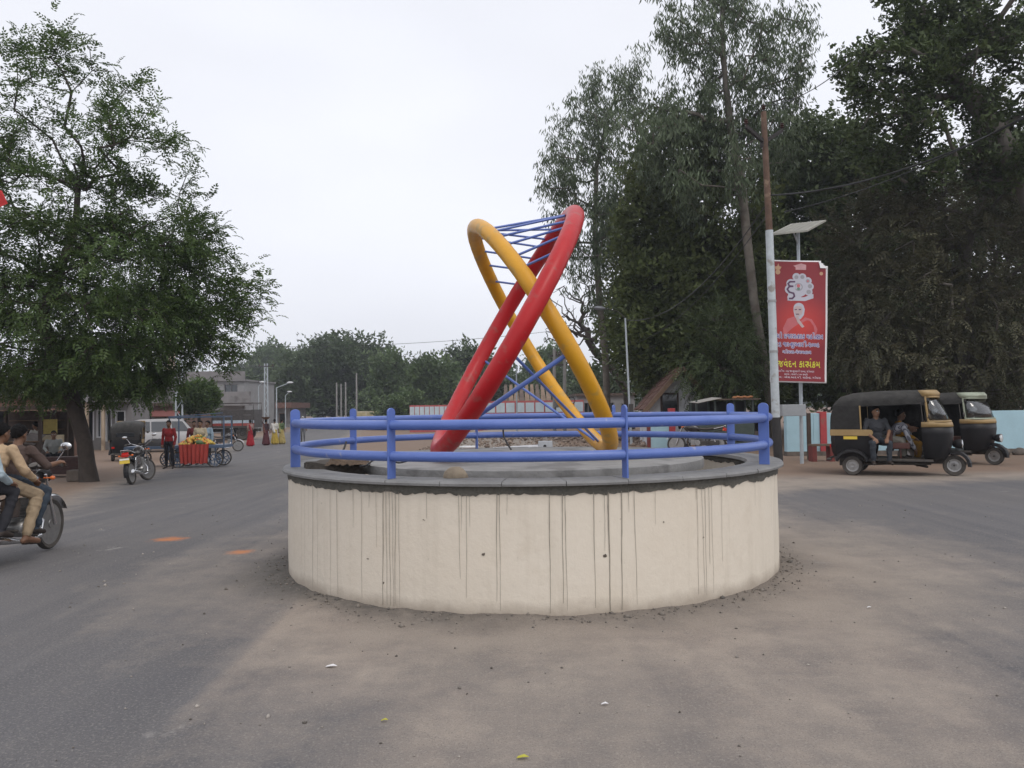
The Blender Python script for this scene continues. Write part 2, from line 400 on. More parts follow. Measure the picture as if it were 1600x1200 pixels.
# ================================================================== the round wall, coping, platform, railing
def plaster():
    m, N, L, b = nt('cream_plaster'); tc = N.new('ShaderNodeTexCoord')
    def noise(sc, det, vec): n = N.new('ShaderNodeTexNoise'); n.inputs['Scale'].default_value = sc; n.inputs['Detail'].default_value = det; n.inputs['Roughness'].default_value = .65; L.new(vec, n.inputs['Vector']); return n.outputs[0]
    def rg(s, a, b_, c, d): n = N.new('ShaderNodeMapRange'); n.inputs[1].default_value = a; n.inputs[2].default_value = b_; n.inputs[3].default_value = c; n.inputs[4].default_value = d; L.new(s, n.inputs[0]); return n.outputs[0]
    def mix(f, A, B):
        n = N.new('ShaderNodeMix'); n.data_type = 'RGBA'
        for k, x in (('Factor', f), ('A', A), ('B', B)):
            if isinstance(x, tuple): n.inputs[k].default_value = (*x, 1)
            else: L.new(x, n.inputs[k])
        return n.outputs['Result']
    ob = tc.outputs['Object']
    c = mix(rg(noise(1.3, 5, ob), .3, .7, 0, 1), (.68, .602, .497), (.72, .652, .552))
    c = mix(rg(noise(2.6, 7, ob), .54, .72, 0, .5), c, (.57, .49, .39))
    mp = N.new('ShaderNodeMapping'); mp.inputs['Scale'].default_value = (7, 7, .5); L.new(ob, mp.inputs[0])
    c = mix(rg(noise(1.0, 5, mp.outputs[0]), .52, .75, 0, .36), c, (.49, .43, .345))
    c = mix(rg(noise(16, 5, ob), .70, .74, 0, .6), c, (.34, .29, .23))
    sz = N.new('ShaderNodeSeparateXYZ'); L.new(ob, sz.inputs[0])
    ad = N.new('ShaderNodeMath'); ad.operation = 'ADD'; L.new(sz.outputs['Z'], ad.inputs[0]); mm = N.new('ShaderNodeMath'); mm.operation = 'MULTIPLY'; mm.inputs[1].default_value = -.18
    L.new(noise(4, 6, ob), mm.inputs[0]); L.new(mm.outputs[0], ad.inputs[1])
    c = mix(rg(ad.outputs[0], -.06, .05, .75, 0), c, (.36, .30, .24))       # splashed soil along the foot
    L.new(c, b.inputs['Base Color']); b.inputs['Roughness'].default_value = .85; b.inputs['Specular IOR Level'].default_value = .25
    bp = N.new('ShaderNodeBump'); bp.inputs['Strength'].default_value = .35; bp.inputs['Distance'].default_value = .02
    L.new(noise(9, 7, ob), bp.inputs['Height']); L.new(bp.outputs[0], b.inputs['Normal'])
    return m
PL = plaster()
CEM = M('wet_cement', (.105, .10, .085), .9, var=.3, scale=7, bump=.7, bscale=30)
CONC = M('grey_concrete', (.25, .245, .238), .82, var=.25, scale=3.5, bump=.35, bscale=35, wear=((.17, .165, .16), 2.2, .56))
SLAB = M('coping_stone', (.215, .213, .21), .75, var=.22, scale=3, bump=.25, bscale=45, wear=((.22, .215, .21), 4.5, .60))
isl_t = thing('roundabout_wall', 'round cream plastered wall with grey coping in the middle of the crossing', 'wall', RC)
NS = 180
m = MB(); m.lathe([(RW + .0, -.12), (RW + .004, .3), (RW, .7), (RW - .002, .9965), (2.26, .9965), (2.26, .6)], NS); m.build('wall_shell', PL, isl_t, 35)
for (rad, sgn, dep) in ((RW + .005, 1, .070), (2.253, -1, .06)):
    m = MB(); K = 720; vs = []
    for i in range(K):
        a = 2 * PI * i / K; dz = dep + .060 * (fbm(a * 14, 0, 4, 4) - .45) + .02 * (vnoise(a * 90, 0, 9) - .5)
        vs += [(rad * math.cos(a), rad * math.sin(a), .9965), ((rad + .004 * sgn) * math.cos(a), (rad + .004 * sgn) * math.sin(a), .9965 - dz * .6), (rad * math.cos(a), rad * math.sin(a), .9965 - dz)]
    fs = []
    for i in range(K):
        j = (i + 1) % K; fs += [(3 * i, 3 * j, 3 * j + 1, 3 * i + 1), (3 * i + 1, 3 * j + 1, 3 * j + 2, 3 * i + 2)]
    m.add(vs, fs); o = m.build('cement_band', CEM, isl_t)
    if sgn > 0: o['label'] = 'dark grey cement band with ragged lower edge under the coping'
# coping slabs, each a piece of its own
nsl = 33
for i in range(nsl):
    a0 = 2 * PI * i / nsl + R(2); a1 = 2 * PI * (i + 1) / nsl + R(2) - .0022; m = MB(); rings = []
    ro = 2.555 + random.uniform(-.004, .004); dz = random.uniform(-.002, .002)
    for k in range(7):
        a = a0 + (a1 - a0) * k / 6; c, s = math.cos(a), math.sin(a)
        rings.append([(2.215 * c, 2.215 * s, .998), (ro * c, ro * s, .998), ((ro + .004) * c, (ro + .004) * s, 1.016 + dz), ((ro - .006) * c, (ro - .006) * s, 1.033 + dz), (2.22 * c, 2.22 * s, 1.033 + dz)])
    m.loft(rings); m.build('coping_slab', SLAB, isl_t)
# cement drips down the wall: (picture column at mid height, end height fraction, width)
def wall_ang(px):
    d = ray(px, 830); d = Vector((d.x, d.y)).normalized(); o = Vector((CAM.x - RC.x, CAM.y - RC.y))
    bq = o.dot(d); cq = o.dot(o) - RW ** 2; t = -bq - math.sqrt(max(bq * bq - cq, 0)); p = o + d * t; return math.atan2(p.y, p.x)
drips = [(449, .7, .3), (459, .55, .35), (472, .8, .35), (477, .9, .35), (483, .5, .3), (490, 1., .75), (497, .95, .4), (517, 1., .45), (527, .98, .6), (553, .35, .5), (566, .97, .55), (578, .15, .5), (589, .5, .5),
         (600, 1., 1.), (604, 1., .7), (609, 1., .7), (614, 1, .6), (619, .98, .8), (624, 1., .5), (667, .22, .5), (717, .72, .55), (722, .32, .5), (730, .88, .55), (734, .28, .45), (777, .9, .7), (781, .98, .6),
         (793, .18, .4), (859, 1., .8), (879, .92, .8), (883, .98, .6), (928, .97, .7), (945, .5, .5), (951, 1., 1.7), (972, 1., 1.1), (983, .18, .5), (991, .97, .6), (1088, .12, .5), (1090, .95, .6), (1097, .95, .55), (1102, .97, .6),
         (1108, .7, .7), (1112, .96, .5), (1128, .7, .5), (1180, .25, .5), (1205, .5, .4), (1211, .8, .35), (1215, .7, .35), (1024, .3, .4)]
m = MB()
for (px, e, w) in drips:
    a = wall_ang(px); zb = .94 - e * .90; nz = max(4, int(14 * e)); ph = random.uniform(0, 9); lean = random.uniform(-.012, .012) * e; prev = None
    for k in range(nz + 1):
        z = .955 + (zb - .955) * k / nz; da = lean * .5 * k / nz + .0007 * math.sin(ph + k * .7) + random.uniform(-.0003, .0003)
        hw = (.0034 * w) * (1 - .45 * k / nz) * random.uniform(.8, 1.2) / RW
        ring = [((RW + .0065) * math.cos(a + da + q), (RW + .0065) * math.sin(a + da + q), z) for q in (-hw, hw)]
        if prev: m.add(prev + ring, [(0, 1, 3, 2)])
        prev = ring
o = m.build('cement_drip_streaks', M('drip_grey', (.27, .24, .195), .85, var=.35, scale=9), isl_t); o['kind'] = 'stuff'
# chipped plaster
m = MB()
for (px, py, s) in ((757, 868, .024), (942, 866, .024), (600, 911, .012), (575, 872, .010), (1037, 815, .010), (663, 812, .009), (1098, 840, .009)):
    a = wall_ang(px); d = ray(px, py); q = Vector((RC.x + RW * math.cos(a), RC.y + RW * math.sin(a))); z = CAM.z + d.z * q.y / d.y
    for k in range(3):
        aa = a + random.uniform(-s, s) * .35; zz = z + random.uniform(-s, s) * .7; pts = []
        for j in range(7):
            t = 2 * PI * j / 7; rr_ = s * random.uniform(.25, .6); pts.append(((RW + .006) * math.cos(aa + rr_ * math.cos(t) / RW), (RW + .006) * math.sin(aa + rr_ * math.cos(t) / RW), zz + rr_ * math.sin(t)))
        m.add(pts, [tuple(range(7))])
o = m.build('plaster_chips', M('chip_dark', (.12, .10, .08), .95, var=.4, scale=30), isl_t); o['kind'] = 'stuff'
# inner floor and platform
m = MB(); m.lathe([(2.27, .70), (.2, .70), (.0001, .70)], 64); m.build('planting_bed', M('dark_soil', (.085, .07, .055), .95, var=.35, scale=6, bump=1, bscale=14), isl_t)
plat = thing('sculpture_platform', 'round grey concrete platform carrying the ring sculpture inside the wall', 'platform', RC + Vector((0, 0, .7)))
m = MB(); m.lathe([(1.62, 0), (1.62, .262)], 72); m.build('drum', PL, plat, 30)
m = MB(); m.lathe([(1.80, .264), (1.805, .30), (1.80, .352), (1.78, .36), (.9, .363), (.0001, .364)], 96); m.build('concrete_disc', CONC, plat, 30)
# blue guard railing
BLUE = M('blue_paint', (.078, .148, .455), .42, var=.10, scale=4, bump=.12, bscale=60, dust=.18, dustcol=(.33, .33, .40), coat=.1, wear=((.26, .28, .43), 9, .66))
rail = thing('guard_railing', 'blue painted pipe railing on flat posts around the round wall', 'railing', RC + Vector((0, 0, 1.04)))
PA = [-73.7 + 45 * i for i in range(8)]
RR = 2.43
for z in (.173, .423):
    m = MB(); m.tube([(RR * math.cos(2 * PI * i / 120), RR * math.sin(2 * PI * i / 120), z) for i in range(120)], .0405, 14, closed=True)
    m.build('rail', BLUE, rail, 60)
pm = None
for a in PA:
    if pm is None:
        m = MB(); w = .047; poly = [(-w, .0), (w, .0), (w, .535)] + [(w * math.cos(t), .535 + .035 * math.sin(t)) for t in np.linspace(.35, PI - .35, 6)] + [(-w, .535)]
        m.prism(poly, .016); o = m.build('post', BLUE, rail, None, .003); pm = o.data
    else:
        o = bpy.data.objects.new('post', pm); COL.objects.link(o); o.parent = rail
        b = o.modifiers.new('bevel', 'BEVEL'); b.width = .003; b.segments = 2; b.limit_method = 'ANGLE'; b.angle_limit = R(40)
    th = R(a - 90); o.location = (RR * math.cos(th), RR * math.sin(th), -.008); o.rotation_euler = (0, 0, th)
    for z in (.173, .423):
        pass
# ================================================================== the ring sculpture
scp = thing('ring_sculpture', 'sculpture of crossed red and yellow pipe rings tied by blue bars', 'sculpture', (RC.x, RC.y, 1.064))
ORG = Vector((RC.x, RC.y, 1.064))
RINGS = {'red': (Vector((-.060, 8.407, 2.398)), Vector((.693, .236, 1.240)), Vector((-.226, 1.504, -.009)), .090),
         'yellow': (Vector((.300, 8.815, 2.369)), Vector((-.697, .047, 1.219)), Vector((-.136, 1.636, .087)), .081)}
def rp(k, t): c, a, b, r = RINGS[k]; return c + a * math.cos(t) + b * math.sin(t)
SC_M = {'red': M('red_paint', (.44, .007, .011), .42, var=.12, scale=3, spec=.3, bump=.5, bscale=4.5, coat=.08, dust=.05, dustcol=(.50, .30, .28), wear=((.36, .045, .04), 7, .565)),
        'yellow': M('yellow_paint', (.62, .30, .010), .40, var=.12, scale=3, spec=.3, bump=.45, bscale=4.5, coat=.08, dust=.05, dustcol=(.62, .50, .36), wear=((.48, .27, .05), 7, .565))}
for k in ('red', 'yellow'):
    r = RINGS[k][3]; pts = []
    for i in range(160):
        t = 2 * PI * i / 160; pts.append(rp(k, t) - ORG)
    m = MB(); m.tube(pts, [r * (1 + .012 * math.sin(i * 2.1) * math.sin(i * .37) + (.022 if i % 20 == 7 else 0)) for i in range(160)], 20, closed=True); m.build(k + '_ring', SC_M[k], scp, 60)
def tie(p, q, rad):
    m = MB(); m.tube([p - ORG, (p + q) / 2 - ORG, q - ORG], rad, 8); m.build('tie_bar', BLUE, scp, 50)
def tproj(k, px, py, front):
    best = None
    for i in range(720):
        t = 2 * PI * i / 720
        if (math.sin(t) <= .05) != front: continue
        p = rp(k, t) - CAM; z = p.dot(c_fw); x = 800 + F_PX * p.dot(c_r) / z; y = 600 - F_PX * p.dot(c_u) / z; d = (x - px) ** 2 + (y - py) ** 2
        if best is None or d < best[0]: best = (d, t)
    return rp(k, best[1])
for (y0, y1) in (((766, 347), (893, 330)), ((771, 354), (896, 336)), ((780, 364), (898, 343)), ((791, 378), (897, 352)), ((806, 397), (894, 364)), ((818, 416), (880, 388))):
    tie(tproj('yellow', *y0, True), tproj('red', *y1, True), .0125)
for (y0, y1) in (((752, 349), (868, 354)), ((744, 356), (854, 369)), ((741, 371), (846, 382)), ((752, 390), (834, 401)), ((760, 412), (822, 418)), ((769, 439), (808, 440))):
    tie(tproj('yellow', *y0, False), tproj('red', *y1, False), .0125)
tie(tproj('red', 722, 672, True), tproj('yellow', 886, 552, True), .022)
tie(tproj('red', 795, 548, True), tproj('yellow', 942, 697, False), .014)
tie(tproj('red', 770, 570, False), tproj('yellow', 936, 700, False), .016)
# ------------------------------------------------------------------ odds and ends on the platform
ROCK = M('tan_stone', (.33, .265, .19), .9, var=.25, scale=6, bump=.8, bscale=14)
def rock(name, c, r, mat, label, cat, seed, group=None, kind=None):
    m = MB(); m.ell((0, 0, 0), 1, 14, 9); r_ = random.Random(seed)
    off = [r_.uniform(0, 50) for _ in range(3)]
    for i, v in enumerate(m.v):
        k = .78 + .5 * float(fbm(v.x * 1.7 + off[0], v.y * 1.7 + v.z * 1.3 + off[1], seed)); m.v[i] = Vector((v.x * r[0] * k, v.y * r[1] * k, v.z * r[2] * k))
    o = m.build(name, mat, None, 50); o.location = c; return tag(o, label, cat, group, kind)
p = wp(711, 741, 6.42); rock('stone', (p.x, p.y, 1.045), (.10, .08, .075), ROCK, 'rounded tan stone lying behind the front coping of the round wall', 'stone', 3)
hc = wp(522, 727, 7.75); hp = thing('soil_heap', 'dark ragged heap of soil and cement behind the railing', 'soil heap', (hc.x, hc.y, .70))
m = MB(); n1, n2 = 28, 9; rings = []
for j in range(n2):
    q = j / (n2 - 1); ring = []
    for i in range(n1):
        a = 2 * PI * i / n1; k = 1 + .28 * (fbm(math.cos(a) * 2 + 5, math.sin(a) * 2 + q * 4, 31) - .5)
        rad = (.33 - .05 * q) * k; ring.append((rad * math.cos(a) * 1.0, rad * math.sin(a) * .78, .385 * q + .035 * (vnoise(a * 5, q * 6, 4) - .5) * (q > .2)))
    rings.append(ring)
m.loft(rings); m.build('earth', M('heap_soil', (.07, .06, .05), .95, var=.4, scale=12, bump=1, bscale=26), hp, 40)
m = MB(); vs = []; fs = []; nu_, nv_ = 26, 16
for j_ in range(nv_ + 1):
    for i_ in range(nu_ + 1):
        u_ = i_ / nu_ - .5; v_ = j_ / nv_ - .5; e_ = 1 - max(abs(u_), abs(v_)) * 2
        vs.append((.17 + .40 * u_ + .03 * (vnoise(v_ * 9, 3, 2) - .5), -.17 + .24 * v_ + .03 * (vnoise(u_ * 9, 7, 5) - .5), .36 + .09 * (1 - abs(2 * vnoise(u_ * 6 + v_ * 3, v_ * 5, 12) - 1)) * min(1, e_ * 3) + .03 * vnoise(u_ * 17, v_ * 15, 3)))
for j_ in range(nv_):
    for i_ in range(nu_): a = j_ * (nu_ + 1) + i_; fs.append((a, a + 1, a + nu_ + 2, a + nu_ + 1))
m.add(vs, fs)
o = m.build('crumpled_sacking', M('sacking', (.12, .085, .06), .95, var=.35, scale=14, bump=.8, bscale=30), hp, 60)
CABLE = M('black_cable', (.018, .018, .02), .5, var=.1)
def cable(name, pts, r, label, cat, mat=None, group=None, n=24):
    P = [Vector(p) for p in pts]; out_ = []
    for i in range(len(P) - 1):
        a = P[max(i - 1, 0)]; b = P[i]; c = P[i + 1]; d = P[min(i + 2, len(P) - 1)]
        for s in range(n):
            t = s / n; out_.append(.5 * ((2 * b) + (c - a) * t + (2 * a - 5 * b + 4 * c - d) * t * t + (3 * b - a - 3 * c + d) * t ** 3))
    out_.append(P[-1]); m = MB(); m.tube(out_, r, 6); return tag(m.build(name, mat or CABLE, None, 60), label, cat, group)
cable('black_hose', [wp(541, 690, 8.0), wp(537, 702, 7.95), wp(527, 720, 7.8), wp(522, 727, 7.7)], .010, 'short black hose standing up out of the dark soil heap', 'hose', n=8)
cable('black_cable', [wp(562, 729, 7.4), wp(572, 727, 7.4), wp(584, 719, 7.5), wp(600, 716, 7.6), wp(622, 723, 7.4), wp(640, 719, 7.5)], .008, 'thin black cable curling over the platform edge by the soil heap', 'cable', n=8)
cable('black_cable', [wp(786, 665, 10.0), wp(787, 680, 10.0), wp(792, 692, 9.95), wp(799, 703, 9.9)], .011, 'black cable hanging inside the back of the blue railing', 'cable', n=8)
# ================================================================== trees
def leaf_mat(name, ca, cb, cc, trans=.28, rough=.5):
    m, N, L, b = nt(name); at = N.new('ShaderNodeAttribute'); at.attribute_name = 'rnd'
    rp_ = N.new('ShaderNodeValToRGB'); e = rp_.color_ramp.elements; e[0].color = (*ca, 1); e[1].color = (*cc, 1); x = e.new(.55); x.color = (*cb, 1)
    L.new(at.outputs['Fac'], rp_.inputs[0])
    tc = N.new('ShaderNodeTexCoord'); n = N.new('ShaderNodeTexNoise'); n.inputs['Scale'].default_value = .55; n.inputs['Detail'].default_value = 3; L.new(tc.outputs['Object'], n.inputs['Vector'])
    r = N.new('ShaderNodeMapRange'); r.inputs[1].default_value = .3; r.inputs[2].default_value = .7; r.inputs[3].default_value = .72; r.inputs[4].default_value = 1.28; L.new(n.outputs[0], r.inputs[0])
    mx = N.new('ShaderNodeMix'); mx.data_type = 'RGBA'; mx.blend_type = 'MULTIPLY'; mx.inputs['Factor'].default_value = 1; L.new(rp_.outputs[0], mx.inputs['A']); L.new(r.outputs[0], mx.inputs['B'])
    L.new(mx.outputs['Result'], b.inputs['Base Color']); b.inputs['Roughness'].default_value = rough; b.inputs['Specular IOR Level'].default_value = .35
    tr = N.new('ShaderNodeBsdfTranslucent'); L.new(mx.outputs['Result'], tr.inputs['Color'])
    ms = N.new('ShaderNodeMixShader'); ms.inputs[0].default_value = trans; L.new(b.outputs[0], ms.inputs[1]); L.new(tr.outputs[0], ms.inputs[2])
    L.new(ms.outputs[0], N['Material Output'].inputs[0]); return m
BARK = {'dark': M('dark_bark', (.045, .034, .027), .9, var=.4, scale=5, bump=1.0, bscale=18),
        'pale': M('eucalyptus_bark', (.15, .13, .108), .85, var=.35, scale=2.5, bump=.5, bscale=14, wear=((.11, .09, .07), 2.2, .54)),
        'grey': M('grey_bark', (.12, .105, .09), .9, var=.35, scale=4, bump=.8, bscale=16)}

def leaflet(p, d, side, l, w, fold=.25):
    """one leaf blade as a folded diamond: base, right, tip, left"""
    p = np.array(p, float); d = np.array(d, float); d /= np.linalg.norm(d); s = np.array(side, float); nrm = np.cross(d, s)
    return [p, p + d * l * .45 + s * w / 2 + nrm * w * fold, p + d * l - nrm * l * .12, p + d * l * .45 - s * w / 2 + nrm * w * fold]
def tpl_pinnate(n, L_, l, w, droop=.35, seed=0):
    r = random.Random(seed); q = []
    for i in range(n):
        t = (i + .6) / n; x = L_ * t; z = -droop * L_ * t * t
        for s in (-1, 1):
            a = R(r.uniform(48, 72)); d = (math.cos(a), s * math.sin(a), r.uniform(-.45, .05)); q.append(leaflet((x, 0, z), d, np.cross((0, 0, 1), d) / np.linalg.norm(np.cross((0, 0, 1), d)), l * r.uniform(.8, 1.15) * (1 - .3 * t), w))
    d = (1, 0, -droop * 2); q.append(leaflet((L_, 0, -droop * L_), d, (0, 1, 0), l, w))
    return np.array(q)
def tpl_hang(n, l, w, seed=0):
    r = random.Random(seed); q = []
    for i in range(n):
        a = r.uniform(0, 2 * PI); tilt = r.uniform(.15, .75); d = np.array((math.cos(a) * tilt, math.sin(a) * tilt, -1)); b = r.uniform(0, 2 * PI)
        s = np.cross(d, (math.cos(b), math.sin(b), .2)); s /= np.linalg.norm(s)
        q.append(leaflet((r.uniform(-.12, .12), r.uniform(-.12, .12), r.uniform(-.1, .12)), d, s, l * r.uniform(.7, 1.25), w, .1))
    return np.array(q)
def tpl_whorl(n, l, w, sp, seed=0):
    r = random.Random(seed); q = []
    for i in range(n):
        a = r.uniform(0, 2 * PI); e = r.uniform(-.5, .6); d = np.array((math.cos(a), math.sin(a), e)); s = np.cross(d, (0, 0, 1)); s /= np.linalg.norm(s); s = s + np.array((0, 0, r.uniform(-.5, .5))); s /= np.linalg.norm(s)
        q.append(leaflet((r.uniform(-sp, sp), r.uniform(-sp, sp), r.uniform(-sp, sp)), d, s, l * r.uniform(.7, 1.2), w * r.uniform(.8, 1.2)))
    return np.array(q)
TPL = {'neem': [tpl_pinnate(4, .26, .125, .046, .35, s) for s in range(4)],
       'euca': [tpl_hang(6, .27, .048, s) for s in range(4)],
       'broad': [tpl_whorl(7, .17, .095, .12, s) for s in range(4)],
       'frond': [tpl_pinnate(6, .52, .15, .055, .28, s) for s in range(4)],
       'far': [tpl_whorl(9, .42, .24, .38, s) for s in range(4)],
       'mid': [tpl_whorl(8, .24, .13, .22, s) for s in range(4)],
       'small': [tpl_whorl(6, .11, .05, .07, s) for s in range(4)]}

def foliage(P, D, style, size=1.0, up=.5):
    """leaf sprays at P, growing along D"""
    n = len(P); D = D + rng.normal(0, .55, (n, 3)); D[:, 2] += up - .5; D /= np.linalg.norm(D, axis=1)[:, None] + 1e-9
    zz = np.array([0, 0, 1.0]) + rng.normal(0, .35, (n, 3)); Y = np.cross(zz, D); Y /= np.linalg.norm(Y, axis=1)[:, None] + 1e-9; Zz = np.cross(D, Y)
    if style == 'euca':     # hangs: keep upright, spin only
        a = rng.uniform(0, 2 * PI, n); D = np.stack([np.cos(a), np.sin(a), a * 0], -1); Y = np.stack([-np.sin(a), np.cos(a), a * 0], -1); Zz = np.tile([0, 0, 1.0], (n, 1))
    Rm = np.stack([D, Y, Zz], -1) * (size * rng.uniform(.7, 1.3, n))[:, None, None]
    Vs, rn = [], []; ch = rng.integers(0, 4, n)
    for k in range(4):
        s = ch == k; T = TPL[style][k]; q = len(T)
        v = np.einsum('nij,mj->nmi', Rm[s], T.reshape(-1, 3)) + P[s][:, None]
        Vs.append(v.reshape(-1, 4, 3)); rn.append((np.repeat(rng.random(s.sum()), q) * .65 + rng.random(s.sum() * q) * .35))
    V_ = np.concatenate(Vs); return V_.reshape(-1, 3), np.arange(len(V_) * 4).reshape(-1, 4), np.concatenate(rn)

def grow(trunk, pts, first, step=.55, wander=.10, bend=.25):
    """every crown point is joined to the nearest wood; returns nodes, parents, tips"""
    nodes = []; par = []
    for i in range(len(trunk) - 1):
        a, b = np.array(trunk[i]), np.array(trunk[i + 1]); k = max(1, int(np.linalg.norm(b - a) / step))
        for j in range(k): nodes.append(a + (b - a) * j / k); par.append(len(nodes) - 2)
    nodes.append(np.array(trunk[-1])); par.append(len(nodes) - 2)
    n0 = len(nodes); cap = n0 + len(pts) * 14; A = np.zeros((cap, 3)); A[:n0] = nodes; Pn = np.full(cap, -1); Pn[:n0] = par; n = n0
    plen = np.zeros(cap); plen[:n0] = np.linspace(0, 1, n0) * .0
    fi = int(first * n0); tips = []
    order = np.argsort(np.min(np.linalg.norm(pts[:, None] - A[None, fi:n0], axis=2), axis=1))
    for o in order:
        p = pts[o]; d = np.linalg.norm(A[fi:n] - p, axis=1); c = d + .12 * plen[fi:n] + .35 * np.clip(A[fi:n, 2] - p[2], 0, None); i = fi + int(c.argmin())
        L_ = np.linalg.norm(p - A[i]); k = min(max(1, int(L_ / step)), 12); a = A[i].copy(); last = i
        side = rng.normal(0, wander, 3) * L_
        for j in range(1, k + 1):
            t = j / k; q = a + (p - a) * t + side * math.sin(PI * t) + np.array([0, 0, -bend * L_ * .35 * math.sin(PI * t)]) + (rng.normal(0, .03, 3) if j < k else 0)
            A[n] = q; Pn[n] = last; plen[n] = plen[last] + L_ / k; last = n; n += 1
        tips.append(last)
    return A[:n], Pn[:n], np.array(tips), n0
def wood(A, Pn, tips, n0, Rb, Rt=.012, minr=0.0, ex=.46):
    n = len(A); w = np.zeros(n); w[tips] = 1
    for i in range(n - 1, 0, -1): w[Pn[i]] += w[i]
    r = np.maximum(Rb * (w / w[0]) ** ex, Rt)
    r[:n0] = np.maximum(r[:n0], 0)
    z0 = A[0, 2]; r = r * (1 + .40 * np.exp(-np.clip(A[:, 2] - z0, 0, None) / .35) * (np.arange(n) < n0))
    V_, F_ = [], []; off = 0
    for lo, hi, k in ((.05, 9, 10), (.02, .05, 6), (0, .02, 3)):
        i = np.array([j for j in range(1, n) if lo <= r[j] < hi and r[j] >= minr])
        if not len(i): continue
        a, b = A[Pn[i]], A[i]; d = b - a; l = np.linalg.norm(d, axis=1)[:, None] + 1e-9; d = d / l
        ref = np.where(np.abs(d[:, 2:3]) > .9, np.array([[1.0, 0, 0]]), np.array([[0, 0, 1.0]])); x = np.cross(ref, d); x /= np.linalg.norm(x, axis=1)[:, None]; y = np.cross(d, x)
        t = np.arange(k) * 2 * PI / k; c = x[:, None] * np.cos(t)[None, :, None] + y[:, None] * np.sin(t)[None, :, None]
        ra = np.minimum(r[Pn[i]], r[i] * 1.35)[:, None, None]; rb = r[i][:, None, None]
        v = np.concatenate([a[:, None] - d[:, None] * ra * .25 + c * ra, b[:, None] + c * rb], 1); m_ = len(i)
        j = np.arange(k); q = np.stack([j, (j + 1) % k, (j + 1) % k + k, j + k], -1)
        F_.append((q[None] + (np.arange(m_) * 2 * k)[:, None, None]).reshape(-1, 4) + off); V_.append(v.reshape(-1, 3)); off += m_ * 2 * k
    return np.concatenate(V_), np.concatenate(F_)
def lobes_px(L_, y):
    """(px, py, rx, ry, depth offset, depth radius, points) -> ellipsoids standing at distance y"""
    o = []
    for (px, py, rx, ry, dy, rd, n) in L_:
        yy = y + dy; c = wp(px, py, yy); k = yy / F_PX; o.append((np.array(c), np.array((rx * k, rd, ry * k)), n))
    return o
def sample(lobes, shell=.45):
    P = []; C = []
    for c, r, n in lobes:
        u = rng.normal(0, 1, (n, 3)); u /= np.linalg.norm(u, axis=1)[:, None]; q = rng.uniform(shell, 1, n) ** .6
        P.append(c + u * q[:, None] * r); C.append(np.tile(c, (n, 1)))
    return np.concatenate(P), np.concatenate(C)
def tree(name, label, trunk, Rb, lobes, style, mat, per, spread, bark='dark', vz=1.0, group=None, size=1.0, first=.5, shell=.45, up=.5, minr=0.0, cat='tree', bend=.25, ex=.46, step=.55, wander=.10, dens=1.0):
    base = Vector(trunk[0]); root = thing(name, label, cat, base, 0, group)
    P, C = sample([(c_, r_, max(3, int(n_ * dens))) for c_, r_, n_ in lobes], shell); A, Pn, tips, n0 = grow([tuple(Vector(t)) for t in trunk], P, first, step=step, bend=bend, wander=wander)
    v, f = wood(A, Pn, tips, n0, Rb, minr=minr, ex=ex); b = np.array(base)
    link('trunk', fastmesh('trunk', v - b, f, BARK[bark], smooth=True), root)
    # sprays cluster round the twig ends and along the last stretch of every twig
    if per:
        n = len(P); k = np.repeat(np.arange(n), per); tp = tips; t = rng.random(len(k)) ** 1.6
        par = Pn[tp]; Q_ = A[tp][k] * (1 - t[:, None] * .5) + A[par][k] * (t[:, None] * .5) + rng.normal(0, 1, (len(k), 3)) * spread * np.array([1, 1, vz])
        D = (Q_ - C[k]); D /= np.linalg.norm(D, axis=1)[:, None] + 1e-9
        lv, lf, rn = foliage(Q_, D, style, size, up)
        link('crown', fastmesh('crown', lv - b, lf, mat, rnd=rn), root)
    return root
NEEM = leaf_mat('neem_leaf', (.044, .078, .020), (.072, .120, .031), (.125, .175, .050), .34)
EUCA = leaf_mat('eucalyptus_leaf', (0.0770, 0.1100, 0.0550), (0.1155, 0.1518, 0.0825), (0.1705, 0.2035, 0.1210), .30)
DUST = leaf_mat('dusty_leaf', (0.0576, 0.0600, 0.0312), (0.0936, 0.0912, 0.0504), (0.1500, 0.1380, 0.0864), .25, .7)
DARK = leaf_mat('dark_leaf', (0.0464, 0.0683, 0.0244), (0.0732, 0.1025, 0.0366), (0.1220, 0.1525, 0.0610), .30)
OLIVE = leaf_mat('olive_leaf', (0.0660, 0.0888, 0.0264), (0.0984, 0.1260, 0.0384), (0.1440, 0.1680, 0.0600), .30)
FARG = leaf_mat('far_leaf', (.060, .095, .034), (.092, .140, .050), (.14, .185, .075), .30)
FARD = leaf_mat('far_dark_leaf', (.048, .074, .030), (.070, .104, .042), (.105, .14, .06), .28)

